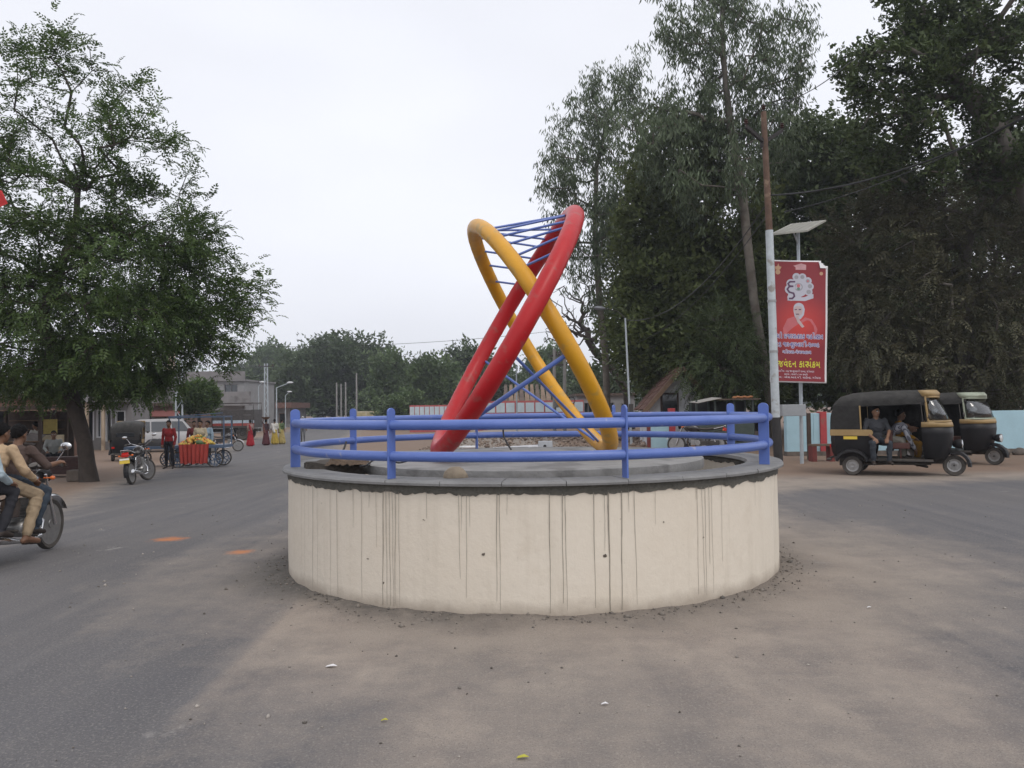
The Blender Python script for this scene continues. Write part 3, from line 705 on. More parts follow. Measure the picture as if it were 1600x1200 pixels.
# --- the large neem on the left verge
Y = 22.0; b0 = on(140, Y)
tk = [b0 + Vector((0, 0, -.1)), wp(132, 690, Y), wp(112, 620, Y), wp(88, 555, Y), wp(64, 500, Y - .2), wp(90, 430, Y), wp(118, 360, Y + .2), wp(122, 290, Y + .3)]
tree('neem_tree', 'large spreading green neem tree with thick leaning trunk on the left verge', tk, .20,
     lobes_px([(70, 500, 170, 85, 0, 3.2, 150), (205, 500, 120, 75, -.5, 2.6, 120), (30, 420, 190, 95, .5, 3.2, 140), (215, 420, 120, 80, 0, 2.6, 110), (322, 470, 62, 70, 0, 1.5, 42), (372, 470, 44, 52, .3, 1.0, 16),
               (90, 330, 150, 85, 0, 2.8, 78), (250, 345, 90, 75, .2, 2.0, 48), (338, 540, 42, 34, 0, 1.0, 16), (395, 500, 28, 34, .2, .7, 7), (310, 395, 55, 60, 0, 1.4, 24), (60, 235, 130, 75, 0, 2.6, 46), (190, 240, 90, 70, 0, 1.9, 24), (275, 270, 60, 60, 0, 1.2, 10), (45, 140, 100, 75, 0, 2.0, 19), (150, 150, 90, 65, 0, 1.5, 13),
               (50, 75, 60, 45, 0, 1.0, 12), (130, 90, 70, 40, 0, 1.0, 9), (215, 180, 60, 60, .2, 1.0, 12), (60, 570, 150, 42, 0, 2.6, 75), (195, 562, 85, 36, -.4, 2.0, 40), (285, 520, 55, 50, 0, 1.4, 28), (-150, 380, 140, 220, 0, 3.2, 120), (215, 592, 60, 26, -.3, 1.4, 44), (110, 600, 80, 22, .3, 1.6, 44), (10, 600, 60, 26, 0, 1.6, 30)], Y),
     'neem', NEEM, 19, .21, 'dark', up=.45, first=.55, shell=.35, dens=.72)
# --- right: eucalyptus, broad-leaved trees, the dusty trees over the wall
Y = 31.0
tree('eucalyptus_tree', 'tall pale trunked eucalyptus with hanging leaves behind the electric pole', [on(1212, Y) + Vector((0, 0, -.1)), wp(1196, 580, Y), wp(1178, 470, Y), wp(1168, 380, Y), wp(1158, 280, Y), wp(1140, 190, Y), wp(1130, 90, Y), wp(1128, 10, Y)], .17,
     lobes_px([(1120, 60, 95, 70, 0, 2.2, 66), (1190, 90, 80, 75, 0, 2.0, 56), (1075, 130, 60, 70, 0, 1.6, 36), (1235, 60, 45, 60, 0, 1.4, 16), (1120, -60, 110, 70, 0, 2.2, 70), (1060, 50, 40, 45, 0, 1.1, 20), (1150, 180, 80, 60, 0, 2, 70), (1210, 200, 55, 60, .3, 1.5, 40),
               (1010, 190, 55, 50, -.4, 1.3, 34), (1040, 240, 60, 50, 0, 1.4, 36), (1110, 280, 80, 55, 0, 1.9, 50)], Y), 'euca', EUCA, 30, .26, 'pale', first=.45, size=1.0, bend=-.1, minr=0, dens=.31, vz=1.9)
Y = 40.0
tree('eucalyptus_tree', 'slender grey eucalyptus seen just beside the top of the red ring', [on(950, Y) + Vector((0, 0, -.1)), wp(946, 560, Y), wp(936, 460, Y), wp(930, 360, Y), wp(932, 260, Y), wp(950, 180, Y)], .17,
     lobes_px([(960, 160, 50, 50, 0, 1.8, 42), (915, 200, 52, 45, 0, 1.8, 44), (885, 250, 45, 45, 0, 1.6, 34), (935, 280, 65, 55, 0, 2.0, 62), (870, 310, 35, 35, 0, 1.2, 18), (920, 360, 62, 50, 0, 1.8, 44), (975, 340, 50, 65, 0, 1.8, 44), (890, 400, 35, 45, 0, 1.2, 16), (950, 430, 50, 55, 0, 1.6, 26), (985, 110, 28, 40, 0, 1.0, 14), (945, 500, 35, 45, 0, 1.3, 12)], Y),
     'euca', EUCA, 26, .28, 'pale', first=.35, size=1.1, bend=-.05, dens=.35, vz=1.9)
Y = 34.0
tree('rain_tree', 'dense dark olive tree filling the gap between the two eucalyptus trees', [on(1085, Y) + Vector((0, 0, -.1)), wp(1085, 560, Y), wp(1080, 450, Y), wp(1085, 350, Y), wp(1070, 260, Y)], .30,
     lobes_px([(1060, 250, 85, 65, 0, 2.6, 90), (1020, 350, 70, 75, 0, 2.4, 90), (1110, 340, 95, 85, 0, 2.8, 130), (1040, 450, 80, 80, 0, 2.6, 130), (1130, 450, 90, 90, 0, 2.8, 140), (1015, 540, 55, 60, 0, 2, 80), (1085, 550, 95, 65, 0, 2.8, 140), (1170, 540, 70, 70, 0, 2.4, 100), (990, 420, 30, 60, 0, 1.4, 28)], Y),
     'mid', OLIVE, 15, .36, 'dark', first=.35, size=.95, dens=.62)
Y = 37.0
tree('rain_tree', 'broad dark tree behind the banner and the white and rusty pole', [on(1330, Y) + Vector((0, 0, -.1)), wp(1325, 560, Y), wp(1318, 440, Y), wp(1310, 340, Y)], .34,
     lobes_px([(1290, 260, 100, 75, 0, 3, 130), (1220, 330, 70, 80, 0, 2.6, 90), (1350, 330, 90, 90, 0, 3, 120), (1250, 430, 90, 80, 0, 3, 110), (1340, 450, 90, 90, 0, 3, 120), (1270, 540, 100, 70, 0, 3, 110), (1380, 560, 90, 80, 0, 3, 110), (1240, 240, 55, 50, 0, 2, 40), (1340, 250, 55, 40, 0, 2, 36)], Y),
     'mid', DARK, 15, .38, 'dark', first=.35, size=1.0, dens=.62)
Y = 27.0
tree('rain_tree', 'huge dusty tree with drooping feathery sprays above the parked rickshaws', [on(1520, Y) + Vector((0, 0, -.1)), wp(1512, 580, Y), wp(1500, 470, Y), wp(1510, 380, Y), wp(1540, 300, Y)], .36,
     lobes_px([(1480, 300, 120, 60, 0, 2.8, 110), (1390, 380, 90, 60, -.4, 2.4, 90), (1530, 400, 120, 70, 0, 3, 120), (1420, 470, 110, 60, -.6, 2.8, 110), (1560, 500, 110, 70, 0, 3, 110), (1370, 540, 80, 50, -.4, 2.2, 80), (1470, 560, 110, 50, -.6, 2.8, 100), (1590, 590, 90, 45, -.3, 2.4, 60), (1640, 420, 70, 150, 0, 2.6, 70), (1340, 460, 50, 50, 0, 1.6, 34)], Y),
     'frond', DUST, 14, .30, 'grey', first=.35, up=.40, size=1.0, dens=.68)
Y = 24.0
tree('banyan_tree', 'round leaved tree whose bare limbs spread against the sky at the top corner', [on(1660, Y) + Vector((0, 0, -.1)), wp(1655, 520, Y), wp(1635, 380, Y), wp(1600, 280, Y), wp(1555, 200, Y), wp(1500, 130, Y)], .32,
     lobes_px([(1400, 120, 80, 70, 0, 1.8, 80), (1330, 110, 40, 50, 0, 1.2, 24), (1480, 70, 90, 60, 0, 2, 80), (1390, 200, 70, 55, 0, 1.6, 50), (1480, 190, 80, 70, 0, 1.8, 70), (1570, 120, 70, 80, 0, 2, 70), (1420, 30, 70, 45, 0, 1.6, 46), (1560, 20, 80, 50, 0, 2, 60), (1560, 250, 60, 50, 0, 1.6, 50), (1640, 150, 60, 120, 0, 2, 50), (1430, 260, 60, 35, 0, 1.3, 26), (1490, -60, 120, 50, 0, 2, 50)], Y),
     'broad', DARK, 19, .21, 'grey', first=.55, size=.9, dens=.43)
# dark trees standing close behind, which close the gaps down to the ground
for (px, Y, lab, L_) in ((1010, 44, 'low dark tree closing the view behind the tile roofed house', [(1000, 520, 60, 70, 0, 3, 70), (1060, 560, 70, 60, 0, 3, 70), (1030, 460, 50, 50, 0, 2.5, 40)]),
                         (1180, 46, 'low dark tree behind the roadside kiosk', [(1130, 530, 70, 80, 0, 3, 80), (1210, 540, 80, 80, 0, 3, 90), (1170, 430, 70, 70, 0, 3, 60), (1170, 600, 90, 35, 0, 3, 50)]),
                         (1420, 45, 'low dark tree behind the pale blue wall and the two rickshaws', [(1330, 540, 80, 90, 0, 3, 100), (1430, 540, 90, 90, 0, 3, 110), (1400, 430, 90, 80, 0, 3, 80), (1380, 610, 120, 30, 0, 3, 60)]),
                         (1570, 45, 'low dark tree at the right edge behind the pale blue wall', [(1530, 540, 80, 90, 0, 3, 100), (1610, 540, 80, 100, 0, 3, 90), (1560, 420, 100, 90, 0, 3, 90), (1540, 610, 110, 30, 0, 3, 60), (1500, 330, 110, 70, 0, 3, 70), (1600, 300, 80, 80, 0, 3, 60)])):
    tree('shade_tree', lab, [on(px, Y) + Vector((0, 0, -.1)), wp(px, 600, Y), wp(px - 4, 520, Y), wp(px + 6, 440, Y)], .25, lobes_px(L_, Y), 'mid', DARK, 8, .6, 'dark', group='trees behind the pale blue wall', first=.3, size=1.5, minr=.012)
# young conifer-like tree in front of the house
Y = 30.0
tree('shade_tree', 'feathery dark green tree overhanging the roadside kiosk roof', [on(1128, Y) + Vector((0, 0, -.05)), wp(1126, 620, Y), wp(1122, 560, Y), wp(1120, 500, Y)], .12,
     lobes_px([(1122, 598, 42, 34, 0, 1.2, 50), (1155, 570, 45, 50, 0, 1.4, 60), (1130, 520, 45, 40, 0, 1.3, 50), (1080, 566, 24, 20, 0, .8, 14)], Y), 'frond', DARK, 8, .3, 'dark', first=.2, up=.35, size=.85)
# bare tree behind the yellow ring
Y = 52.0
tree('bare_tree', 'leafless tree with twisted branches behind the yellow ring', [on(985, Y) + Vector((0, 0, -.1)), wp(978, 610, Y), wp(955, 575, Y), wp(930, 550, Y), wp(918, 530, Y)], .24,
     lobes_px([(905, 490, 42, 35, 0, 2, 60), (880, 520, 35, 35, 0, 1.8, 44), (935, 470, 38, 30, 0, 1.8, 44), (905, 450, 30, 25, 0, 1.5, 26), (870, 470, 25, 25, 0, 1.4, 20), (950, 520, 28, 25, 0, 1.4, 24)], Y), 'small', OLIVE, 0, .3, 'dark', first=.5, ex=.5, wander=.22)
# --- the trees across the far end of the road
far = [(520, 118, 'big rounded tree standing highest at the far end of the road', FARD, [(500, 575, 60, 45, 0, 8, 120), (560, 560, 55, 42, 0, 8, 110), (525, 540, 45, 24, 0, 6, 60), (470, 590, 45, 40, 0, 7, 70), (590, 595, 40, 45, 0, 7, 70), (540, 610, 70, 30, 0, 8, 60)]),
       (415, 170, 'pale hazy tree at the far end beside the lattice pole', FARG, [(430, 570, 42, 34, 0, 9, 70), (395, 590, 38, 30, 0, 9, 60), (370, 605, 30, 24, 0, 8, 40), (440, 600, 45, 35, 0, 9, 60), (425, 545, 22, 16, 0, 5, 18)]),
       (350, 190, 'low hazy tree far behind the grey houses', FARG, [(350, 610, 30, 20, 0, 8, 40), (320, 600, 30, 25, 0, 8, 40), (280, 590, 35, 30, 0, 8, 40)]),
       (620, 100, 'light green tree with open top beside the big rounded tree', FARG, [(610, 560, 22, 24, 0, 4, 34), (625, 590, 36, 30, 0, 5, 60), (600, 615, 30, 25, 0, 5, 40), (645, 610, 30, 30, 0, 5, 40)]),
       (632, 82, 'small round light green tree above the far compound wall', FARG, [(632, 628, 28, 22, 0, 2.4, 60), (615, 636, 16, 14, 0, 1.6, 24), (650, 632, 18, 16, 0, 1.8, 24)]),
       (685, 92, 'bushy green tree to the side of the red ring', FARG, [(680, 580, 36, 28, 0, 4, 60), (705, 610, 40, 30, 0, 4, 60), (670, 615, 30, 26, 0, 4, 44), (660, 565, 14, 12, 0, 2, 12)]),
       (735, 100, 'taller dark tree rising behind the red ring', FARD, [(730, 555, 34, 26, 0, 4, 50), (745, 590, 45, 36, 0, 5, 90), (775, 615, 40, 30, 0, 4, 60), (715, 600, 30, 30, 0, 4, 44)]),
       (850, 110, 'hazy tree between the legs of the sculpture', FARG, [(850, 570, 30, 26, 0, 5, 44), (835, 600, 40, 28, 0, 5, 50), (880, 600, 34, 34, 0, 5, 60), (860, 545, 16, 16, 0, 3, 14), (905, 620, 30, 26, 0, 4, 40)]),
       (800, 95, 'low green tree behind the sheet roofed hut', FARD, [(800, 605, 36, 28, 0, 4, 60), (775, 590, 25, 22, 0, 3, 30), (820, 625, 30, 18, 0, 4, 30)]),
       (930, 80, 'dark green bush beside the trunk of the leafless tree', FARD, [(930, 600, 32, 34, 0, 3.4, 70), (960, 610, 28, 30, 0, 3, 50), (905, 625, 20, 16, 0, 2.4, 24)])]
for (px, Y, lab, mt, L_) in far:
    L_ = [(a, b + 14, c, d * .93, e, f, g) for a, b, c, d, e, f, g in L_]
    top = min(l[1] - l[3] * .3 for l in L_)
    tree('roadside_tree', lab, [on(px, Y) + Vector((0, 0, -.2)), wp(px, 630, Y), wp(px + 3, (630 + top) / 2, Y), wp(px, top, Y)], .011 * Y ** .75, lobes_px(L_, Y), 'far', mt, 9, .0075 * Y, 'dark', group='trees at the far end of the road', first=.25, size=Y / 100 * 1.15, minr=.012 * Y / 100, step=1.2)
# long belt of far woodland that closes the horizon on both sides
n = 2600; xs = rng.uniform(-420, 420, n); xs = xs[(np.abs(xs + 60) > 0)]; ys = rng.uniform(250, 330, len(xs)); hz = rng.uniform(0, 1, len(xs)) ** .8 * (7 + 5 * vnoise(xs * .035, ys * 0, 3)) - .6
Pw = np.stack([xs, ys, hz], -1); lv, lf, rn = foliage(np.repeat(Pw, 6, 0) + rng.normal(0, 1.5, (len(xs) * 6, 3)), np.tile([0, 0, 1.0], (len(xs) * 6, 1)), 'far', 4.2, .5)
tag(link('far_woodland', fastmesh('far_woodland', lv, lf, FARG, rnd=rn)), 'distant hazy belt of trees along the horizon', 'woodland', kind='stuff')
# small leafy tree by the grey house on the left
Y = 46.0
tree('mango_tree', 'small leafy tree in front of the grey flat roofed house', [on(312, Y), wp(311, 650, Y), wp(308, 625, Y), wp(310, 608, Y)], .09, lobes_px([(312, 617, 26, 16, 0, 1.2, 60), (295, 628, 16, 12, 0, .9, 26), (326, 630, 14, 12, 0, .8, 20)], Y), 'broad', NEEM, 9, .22, 'dark', first=.3, size=1.3)
# ================================================================== people: one continuous surface grown from tapered limbs
SKIN = M('skin', (.165, .085, .050), .55, var=.10, scale=9, spec=.4)
SKIN2 = M('skin_light', (.215, .115, .068), .55, var=.10, scale=9, spec=.4)
HAIR = M('black_hair', (.007, .006, .006), .8, var=.2, scale=30, bump=1.0, bscale=60, spec=.12)
EYE = M('eye', (.30, .28, .26), .3, var=.05); LIP = M('lip', (.16, .06, .045), .5, var=.1); SOLE = M('sandal', (.03, .02, .015), .7, var=.2)
def cloth(name, col, stripe=None):
    m = M(name, col, .9, var=.16, scale=7, bump=.5, bscale=16, spec=.2); return m
def capsule(m, a, b, ra, rb, mi):
    a = Vector(a); b = Vector(b); d = b - a; l = d.length
    if l < 1e-5: m.ell(a, ra, 10, 8, mi); return
    d.normalize(); pts = []; rs = []
    for t in (-.95, -.7, -.35): pts.append(a + d * ra * t); rs.append(ra * math.sqrt(1 - t * t))
    for k in range(5): t = k / 4; pts.append(a + (b - a) * t); rs.append(ra + (rb - ra) * t)
    for t in (.35, .7, .95): pts.append(b + d * rb * t); rs.append(rb * math.sqrt(1 - t * t))
    m.tube(pts, rs, 10, mi=mi)
class Body:
    def __init__(s): s.P = []; s.mats = []
    def mi(s, mat):
        if mat not in s.mats: s.mats.append(mat)
        return s.mats.index(mat)
    def cap(s, a, b, ra, rb, mat): s.P.append((Vector(a), Vector(b), ra, rb, s.mi(mat), None)); return s
    def ell(s, c, r, mat, rot=None): s.P.append((Vector(c), rot, Vector(r), 0, s.mi(mat), 'e')); return s
    def folds(s, nm):
        """creases in cloth, a few millimetres deep"""
        nv = len(nm.vertices); co = np.zeros(nv * 3, np.float32); nm.vertices.foreach_get('co', co); co = co.reshape(-1, 3).astype(float); no = np.zeros(nv * 3, np.float32); nm.vertices.foreach_get('normal', no); no = no.reshape(-1, 3)
        best = np.full(nv, 1e9); am = np.zeros(nv)
        for (a, b, ra, rb, k, e) in s.P:
            soft = s.mats[k].name.split('.')[0] not in ('skin', 'skin_light', 'eye', 'lip', 'black_hair', 'sandal')
            if e:
                q_ = co - np.array(a)
                if b is not None: q_ = q_ @ np.array(b)
                rr_ = np.array(ra); d = (np.linalg.norm(q_ / rr_, axis=1) - 1) * rr_.min()
            else:
                A = np.array(a); B = np.array(b) - A; l2 = max(B @ B, 1e-9); t = np.clip(((co - A) @ B) / l2, 0, 1); d = np.linalg.norm(co - A - t[:, None] * B, axis=1) - (ra + (rb - ra) * t)
            u = d < best; best[u] = d[u]; am[u] = 1.0 if soft else 0.0
        x, y, z = co.T; f = vnoise(x * 9 + z * 11, y * 13 - z * 6 + x * 4, 3) + .5 * vnoise(x * 25 - z * 21, y * 23 + z * 14, 5) - .75
        r = 1 - 2 * np.abs(vnoise(x * 7 + y * 5 + z * 10, z * 7 - y * 8, 8) - .5)
        co = co + no * ((f * .011 + (r ** 3 - .3) * .010) * am)[:, None]; nm.vertices.foreach_set('co', co.astype(np.float32).ravel()); nm.update()
    def finish(s, name, voxel, smooth=3, amp=0.0):
        m = MB()
        for (a, b, ra, rb, k, e) in s.P:
            if e: m.ell((0, 0, 0), tuple(ra), 14, 10, k, Matrix.Translation(a) @ (b.to_4x4() if b is not None else Matrix.Identity(4)))
            else: capsule(m, a, b, ra, rb, k)
        me = m.mesh(name, s.mats); o = bpy.data.objects.new(name, me); COL.objects.link(o)
        r = o.modifiers.new('r', 'REMESH'); r.mode = 'VOXEL'; r.voxel_size = voxel; r.use_smooth_shade = True
        q = o.modifiers.new('s', 'SMOOTH'); q.iterations = smooth; q.factor = .5
        dg = bpy.context.evaluated_depsgraph_get(); nm = bpy.data.meshes.new_from_object(o.evaluated_get(dg)); o.modifiers.clear()
        nm.name = name; s.folds(nm); n = len(nm.polygons); C = np.zeros(n * 3, np.float32); nm.polygons.foreach_get('center', C); C = C.reshape(-1, 3).astype(float)
        best = np.full(n, 1e9); idx = np.zeros(n, np.int32)
        for (a, b, ra, rb, k, e) in s.P:
            if e:
                q_ = C - np.array(a)
                if b is not None: q_ = q_ @ np.array(b)
                rr_ = np.array(ra); d = (np.linalg.norm(q_ / rr_, axis=1) - 1) * rr_.min()
            else:
                A = np.array(a); B = np.array(b) - A; l2 = max(B @ B, 1e-9); t = np.clip(((C - A) @ B) / l2, 0, 1); d = np.linalg.norm(C - A - t[:, None] * B, axis=1) - (ra + (rb - ra) * t)
            u = d < best; best[u] = d[u]; idx[u] = k
        nm.materials.clear()
        for mt in s.mats: nm.materials.append(mt)
        nm.polygons.foreach_set('material_index', idx); nm.polygons.foreach_set('use_smooth', [True] * n); o.data = nm; return o
def head(B, c, yaw, pitch, skin, sc=1.0):
    """head looking along yaw (0 = +x), with brow, eyes, nose, mouth, jaw and ears; returns the matrix for the hair"""
    rot = Matrix.Rotation(yaw, 3, 'Z') @ Matrix.Rotation(pitch, 3, 'Y'); c = Vector(c)
    def w(x, y, z): return c + rot @ Vector((x * sc, y * sc, z * sc))
    B.ell(c + rot @ Vector((-.01, 0, .03)) * sc, (.098 * sc, .078 * sc, .088 * sc), skin, rot)
    B.ell(w(.012, 0, -.035), (.078 * sc, .064 * sc, .082 * sc), skin, rot); B.ell(w(.045, 0, -.088), (.036 * sc, .036 * sc, .026 * sc), skin, rot)
    B.cap(w(.082, 0, .012), w(.104, 0, -.026), .010 * sc, .016 * sc, skin)
    for y in (-1, 1):
        B.ell(w(.076, .032 * y, .012), (.013 * sc, .015 * sc, .009 * sc), EYE, rot); B.cap(w(.083, .015 * y, .029), w(.074, .05 * y, .028), .009 * sc, .008 * sc, HAIR)
        B.ell(w(-.008, .079 * y, -.01), (.022 * sc, .011 * sc, .032 * sc), skin, rot)
    B.cap(w(.083, -.02, -.056), w(.083, .02, -.056), .009 * sc, .009 * sc, LIP)
    return Matrix.Translation(c) @ rot.to_4x4()
def hair(parent, mh, sc=1.0, long=False, mat=None, low=None):
    m = MB(); nu, nv = 44, 26; vs = []; fs = []
    def pt(i, j):
        a = 2 * PI * j / nu; e = PI / 2 - (PI * .78) * i / nv; x = math.cos(e) * math.cos(a); y = math.cos(e) * math.sin(a); z = math.sin(e)
        lim = -.16 + .10 * vnoise(a * 5, 1, 2) + .70 * max(0, x) ** 1.3 - (.75 if long else .62) * max(0, -x) ** .8     # hairline: high in front, low at the nape
        z = max(z, lim); k = 1 + .05 * (vnoise(a * 4, e * 5, 6) - .3) + .07 * (vnoise(a * 15, e * 11, 7) - .5); return Vector((x * .1045 * k - .012, y * .084 * k, z * (.100 if z > 0 else .135) * k + .034)) * sc
    for i in range(nv + 1):
        for j in range(nu): vs.append(pt(i, j))
    for i in range(nv):
        for j in range(nu): fs.append((i * nu + j, i * nu + (j + 1) % nu, (i + 1) * nu + (j + 1) % nu, (i + 1) * nu + j))
    m.add(vs, fs, 0, mh)
    if long: m.ell((-.095 * sc, 0, -.03 * sc), (.045 * sc, .05 * sc, .05 * sc), 10, 8, 0, mh)
    o = m.build('hair', mat or HAIR, parent, 80); return o
def hand(B, w, e, curl, skin, sc=1.0, palm=None, spread=1.0):
    """wrist w, elbow e: palm continues the forearm, four unequal fingers bend towards `palm`, the thumb leaves the side"""
    w = Vector(w); d = (w - Vector(e)).normalized(); pn = Vector(palm or (0, 0, -1)); pn = (pn - d * pn.dot(d)).normalized(); sd_ = d.cross(pn)
    B.cap(w, w + d * .05 * sc, .026 * sc, .030 * sc, skin); k0 = w + d * .075 * sc
    B.cap(w + d * .03 * sc - sd_ * .018 * sc, k0 - sd_ * .024 * sc, .020 * sc, .016 * sc, skin); B.cap(w + d * .03 * sc + sd_ * .018 * sc, k0 + sd_ * .024 * sc, .020 * sc, .016 * sc, skin)
    for i, (off, ln) in enumerate(((-.030, .062), (-.010, .074), (.010, .070), (.030, .054))):
        b = k0 + sd_ * off * sc * spread; a1 = curl; d1 = d * math.cos(a1) + pn * math.sin(a1); m1 = b + d1 * ln * .5 * sc; a2 = curl * 2.1; d2 = d * math.cos(a2) + pn * math.sin(a2)
        B.cap(b, m1, .0095 * sc, .0088 * sc, skin); B.cap(m1, m1 + d2 * ln * .5 * sc, .0088 * sc, .0075 * sc, skin)
    t0 = w + d * .03 * sc - sd_ * .03 * sc; t1 = t0 - sd_ * .028 * sc + d * .028 * sc + pn * .012 * sc; B.cap(t0, t1, .012 * sc, .010 * sc, skin); B.cap(t1, t1 + (d * .7 + pn * .7) * .026 * sc, .010 * sc, .008 * sc, skin)
def torso(B, pel, chest, neck, lat, shirt, trous, w=1.0, k=1.0):
    """pelvis, chest and neck points; lat = unit vector to the figure's left; elliptical sections blended into one trunk"""
    pel, chest, neck, lat = Vector(pel), Vector(chest), Vector(neck), Vector(lat).normalized(); up = (chest - pel).normalized(); fw = lat.cross(up).normalized()
    rot = Matrix((fw, lat, up)).transposed()
    B.ell(pel, (.118 * k * w, .158 * k * w, .115 * k), trous, rot); mid = pel.lerp(chest, .42)
    B.ell(pel.lerp(chest, .22), (.112 * k * w, .150 * k * w, .12 * k), shirt, rot); B.ell(mid, (.108 * k * w, .146 * k * w, .13 * k), shirt, rot)
    B.ell(chest, (.122 * k * w, .172 * k * w, .155 * k), shirt, rot); B.ell(chest.lerp(neck, .55), (.088 * k, .165 * k, .075 * k), shirt, rot)
    for s in (-1, 1): B.cap(chest.lerp(neck, .75) + lat * .05 * s * k, chest.lerp(neck, .55) + lat * .165 * s * k, .055 * k, .058 * k, shirt)
def person(name, label, loc, rz, J, shirt, trous, skin=SKIN, shoe=SOLE, sleeve='long', voxel=.012, k=1.0, hairlong=False, curl=.5, group=None, barefoot=False, loose=1.0, extra=None, haircol=None, palm=None, smooth=3):
    """J: joints in metres in the figure's own frame (x forward, y left)"""
    B = Body(); V3 = lambda n: Vector(J[n]) * k
    pel, chest, neck, hd = V3('pelvis'), V3('chest'), V3('neck'), V3('head'); lat = (V3('shl') - V3('shr')).normalized()
    torso(B, pel, chest, neck, lat, shirt, trous, k=k)
    B.cap(neck - (hd - neck).normalized() * .03 * k, hd + (neck - hd).normalized() * .06 * k, .056 * k, .052 * k, skin)
    mh = head(B, hd, J.get('yaw', 0), J.get('nod', 0), skin, k)
    for s in 'lr':
        sh, el, wr = V3('sh' + s), V3('el' + s), V3('wr' + s)
        B.cap(sh, el, .060 * k, .050 * k, shirt if sleeve != 'none' else skin)
        if sleeve == 'long': B.cap(el, el.lerp(wr, .93), .050 * k, .040 * k, shirt)
        elif sleeve == 'short': B.cap(sh.lerp(el, .75), el, .048 * k, .043 * k, skin)
        B.cap(el, wr, .041 * k, .029 * k, skin); hand(B, wr, el, J.get('curl' + s, curl), skin, k, palm)
        if 'kn' + s in J:
            hp, kn, an, to = V3('hp' + s), V3('kn' + s), V3('an' + s), V3('to' + s)
            B.cap(hp, kn, .092 * k, .066 * k * loose, trous); B.cap(kn, an.lerp(kn, .10), .066 * k * loose, .050 * k * loose, trous)
            B.cap(an.lerp(kn, .2), an, .042 * k, .038 * k, skin if barefoot else trous)
            B.cap(an + Vector((0, 0, -.02)) * k, to, .042 * k, .032 * k, skin if barefoot else shoe); he = an + (an - to).normalized() * .045 * k; he.z = min(he.z, to.z + .03 * k); B.cap(an + Vector((0, 0, -.02 * k)), he, .040 * k, .032 * k, skin if barefoot else shoe)
            if barefoot: B.cap(he + Vector((0, 0, -.032 * k)), to + (to - he).normalized() * .02 * k + Vector((0, 0, -.028 * k)), .016 * k, .016 * k, shoe)
    if extra: extra(B, k)
    o = B.finish(name, voxel, smooth); tag(o, label, 'person', group); o.location = loc; o.rotation_euler = (0, 0, rz)
    hair(o, mh, k, hairlong, haircol); return o
STAND = dict(pelvis=(0, 0, .95), chest=(.01, 0, 1.25), neck=(0, 0, 1.45), head=(.02, 0, 1.60), shl=(0, .185, 1.40), shr=(0, -.185, 1.40), ell=(-.02, .235, 1.12), elr=(-.02, -.235, 1.12),
             wrl=(.04, .25, .88), wrr=(.04, -.25, .88), hpl=(0, .092, .92), hpr=(0, -.092, .92), knl=(.02, .10, .50), knr=(.02, -.10, .50), anl=(-.01, .105, .095), anr=(-.01, -.105, .095), tol=(.15, .13, .036), tor=(.15, -.13, .036))
def pose(**k): d = dict(STAND); d.update(k); return d
# ================================================================== vehicles
RUB = M('tyre_rubber', (.028, .027, .027), .85, var=.25, scale=12, bump=.4, bscale=50, dust=.45, dustcol=(.20, .165, .13))
BLK = M('black_body_paint', (.008, .008, .010), .42, var=.2, scale=4, dust=.07, dustcol=(.20, .17, .14), spec=.22)
BLKM = M('black_metal', (.022, .022, .024), .5, var=.25, scale=10, dust=.25)
CHR = M('chrome', (.62, .62, .63), .22, 1.0, var=.12, scale=20)
ALU = M('dull_alloy', (.36, .36, .36), .42, .8, var=.2, scale=14, dust=.2)
VIN = M('black_vinyl', (.014, .0135, .014), .7, var=.3, scale=6, bump=.4, bscale=24, dust=.22, dustcol=(.20, .19, .17), spec=.15)
SEAT = M('seat_vinyl', (.02, .018, .018), .5, var=.2, scale=10, bump=.2, dust=.2)
TAN = M('tan_panel_paint', (.33, .215, .080), .5, var=.15, scale=6, dust=.3)
REDL = M('red_lens', (.50, .015, .012), .2, var=.05, coat=.5); AMB = M('amber_lens', (.75, .16, .02), .25, var=.05, coat=.4)
GLASS_D = M('dark_glass', (.02, .024, .028), .08, var=.1, spec=.8, coat=.6)
def clear_glass():
    m, N, L, b = nt('windscreen_glass'); tr = N.new('ShaderNodeBsdfTransparent'); tr.inputs[0].default_value = (.72, .75, .76, 1); gl = N.new('ShaderNodeBsdfGlossy'); gl.inputs['Roughness'].default_value = .05
    fr = N.new('ShaderNodeFresnel'); fr.inputs[0].default_value = 1.5; ad = N.new('ShaderNodeMath'); ad.operation = 'ADD'; ad.inputs[1].default_value = .10; L.new(fr.outputs[0], ad.inputs[0])
    ms = N.new('ShaderNodeMixShader'); L.new(ad.outputs[0], ms.inputs[0]); L.new(tr.outputs[0], ms.inputs[1]); L.new(gl.outputs[0], ms.inputs[2]); L.new(ms.outputs[0], N['Material Output'].inputs[0]); return m
GLS = clear_glass()
LENS = M('headlamp_lens', (.55, .57, .58), .12, var=.08, coat=.6)
PLY = M('yellow_plate', (.70, .50, .06), .45, var=.1); PLW = M('white_plate', (.75, .75, .72), .45, var=.1)
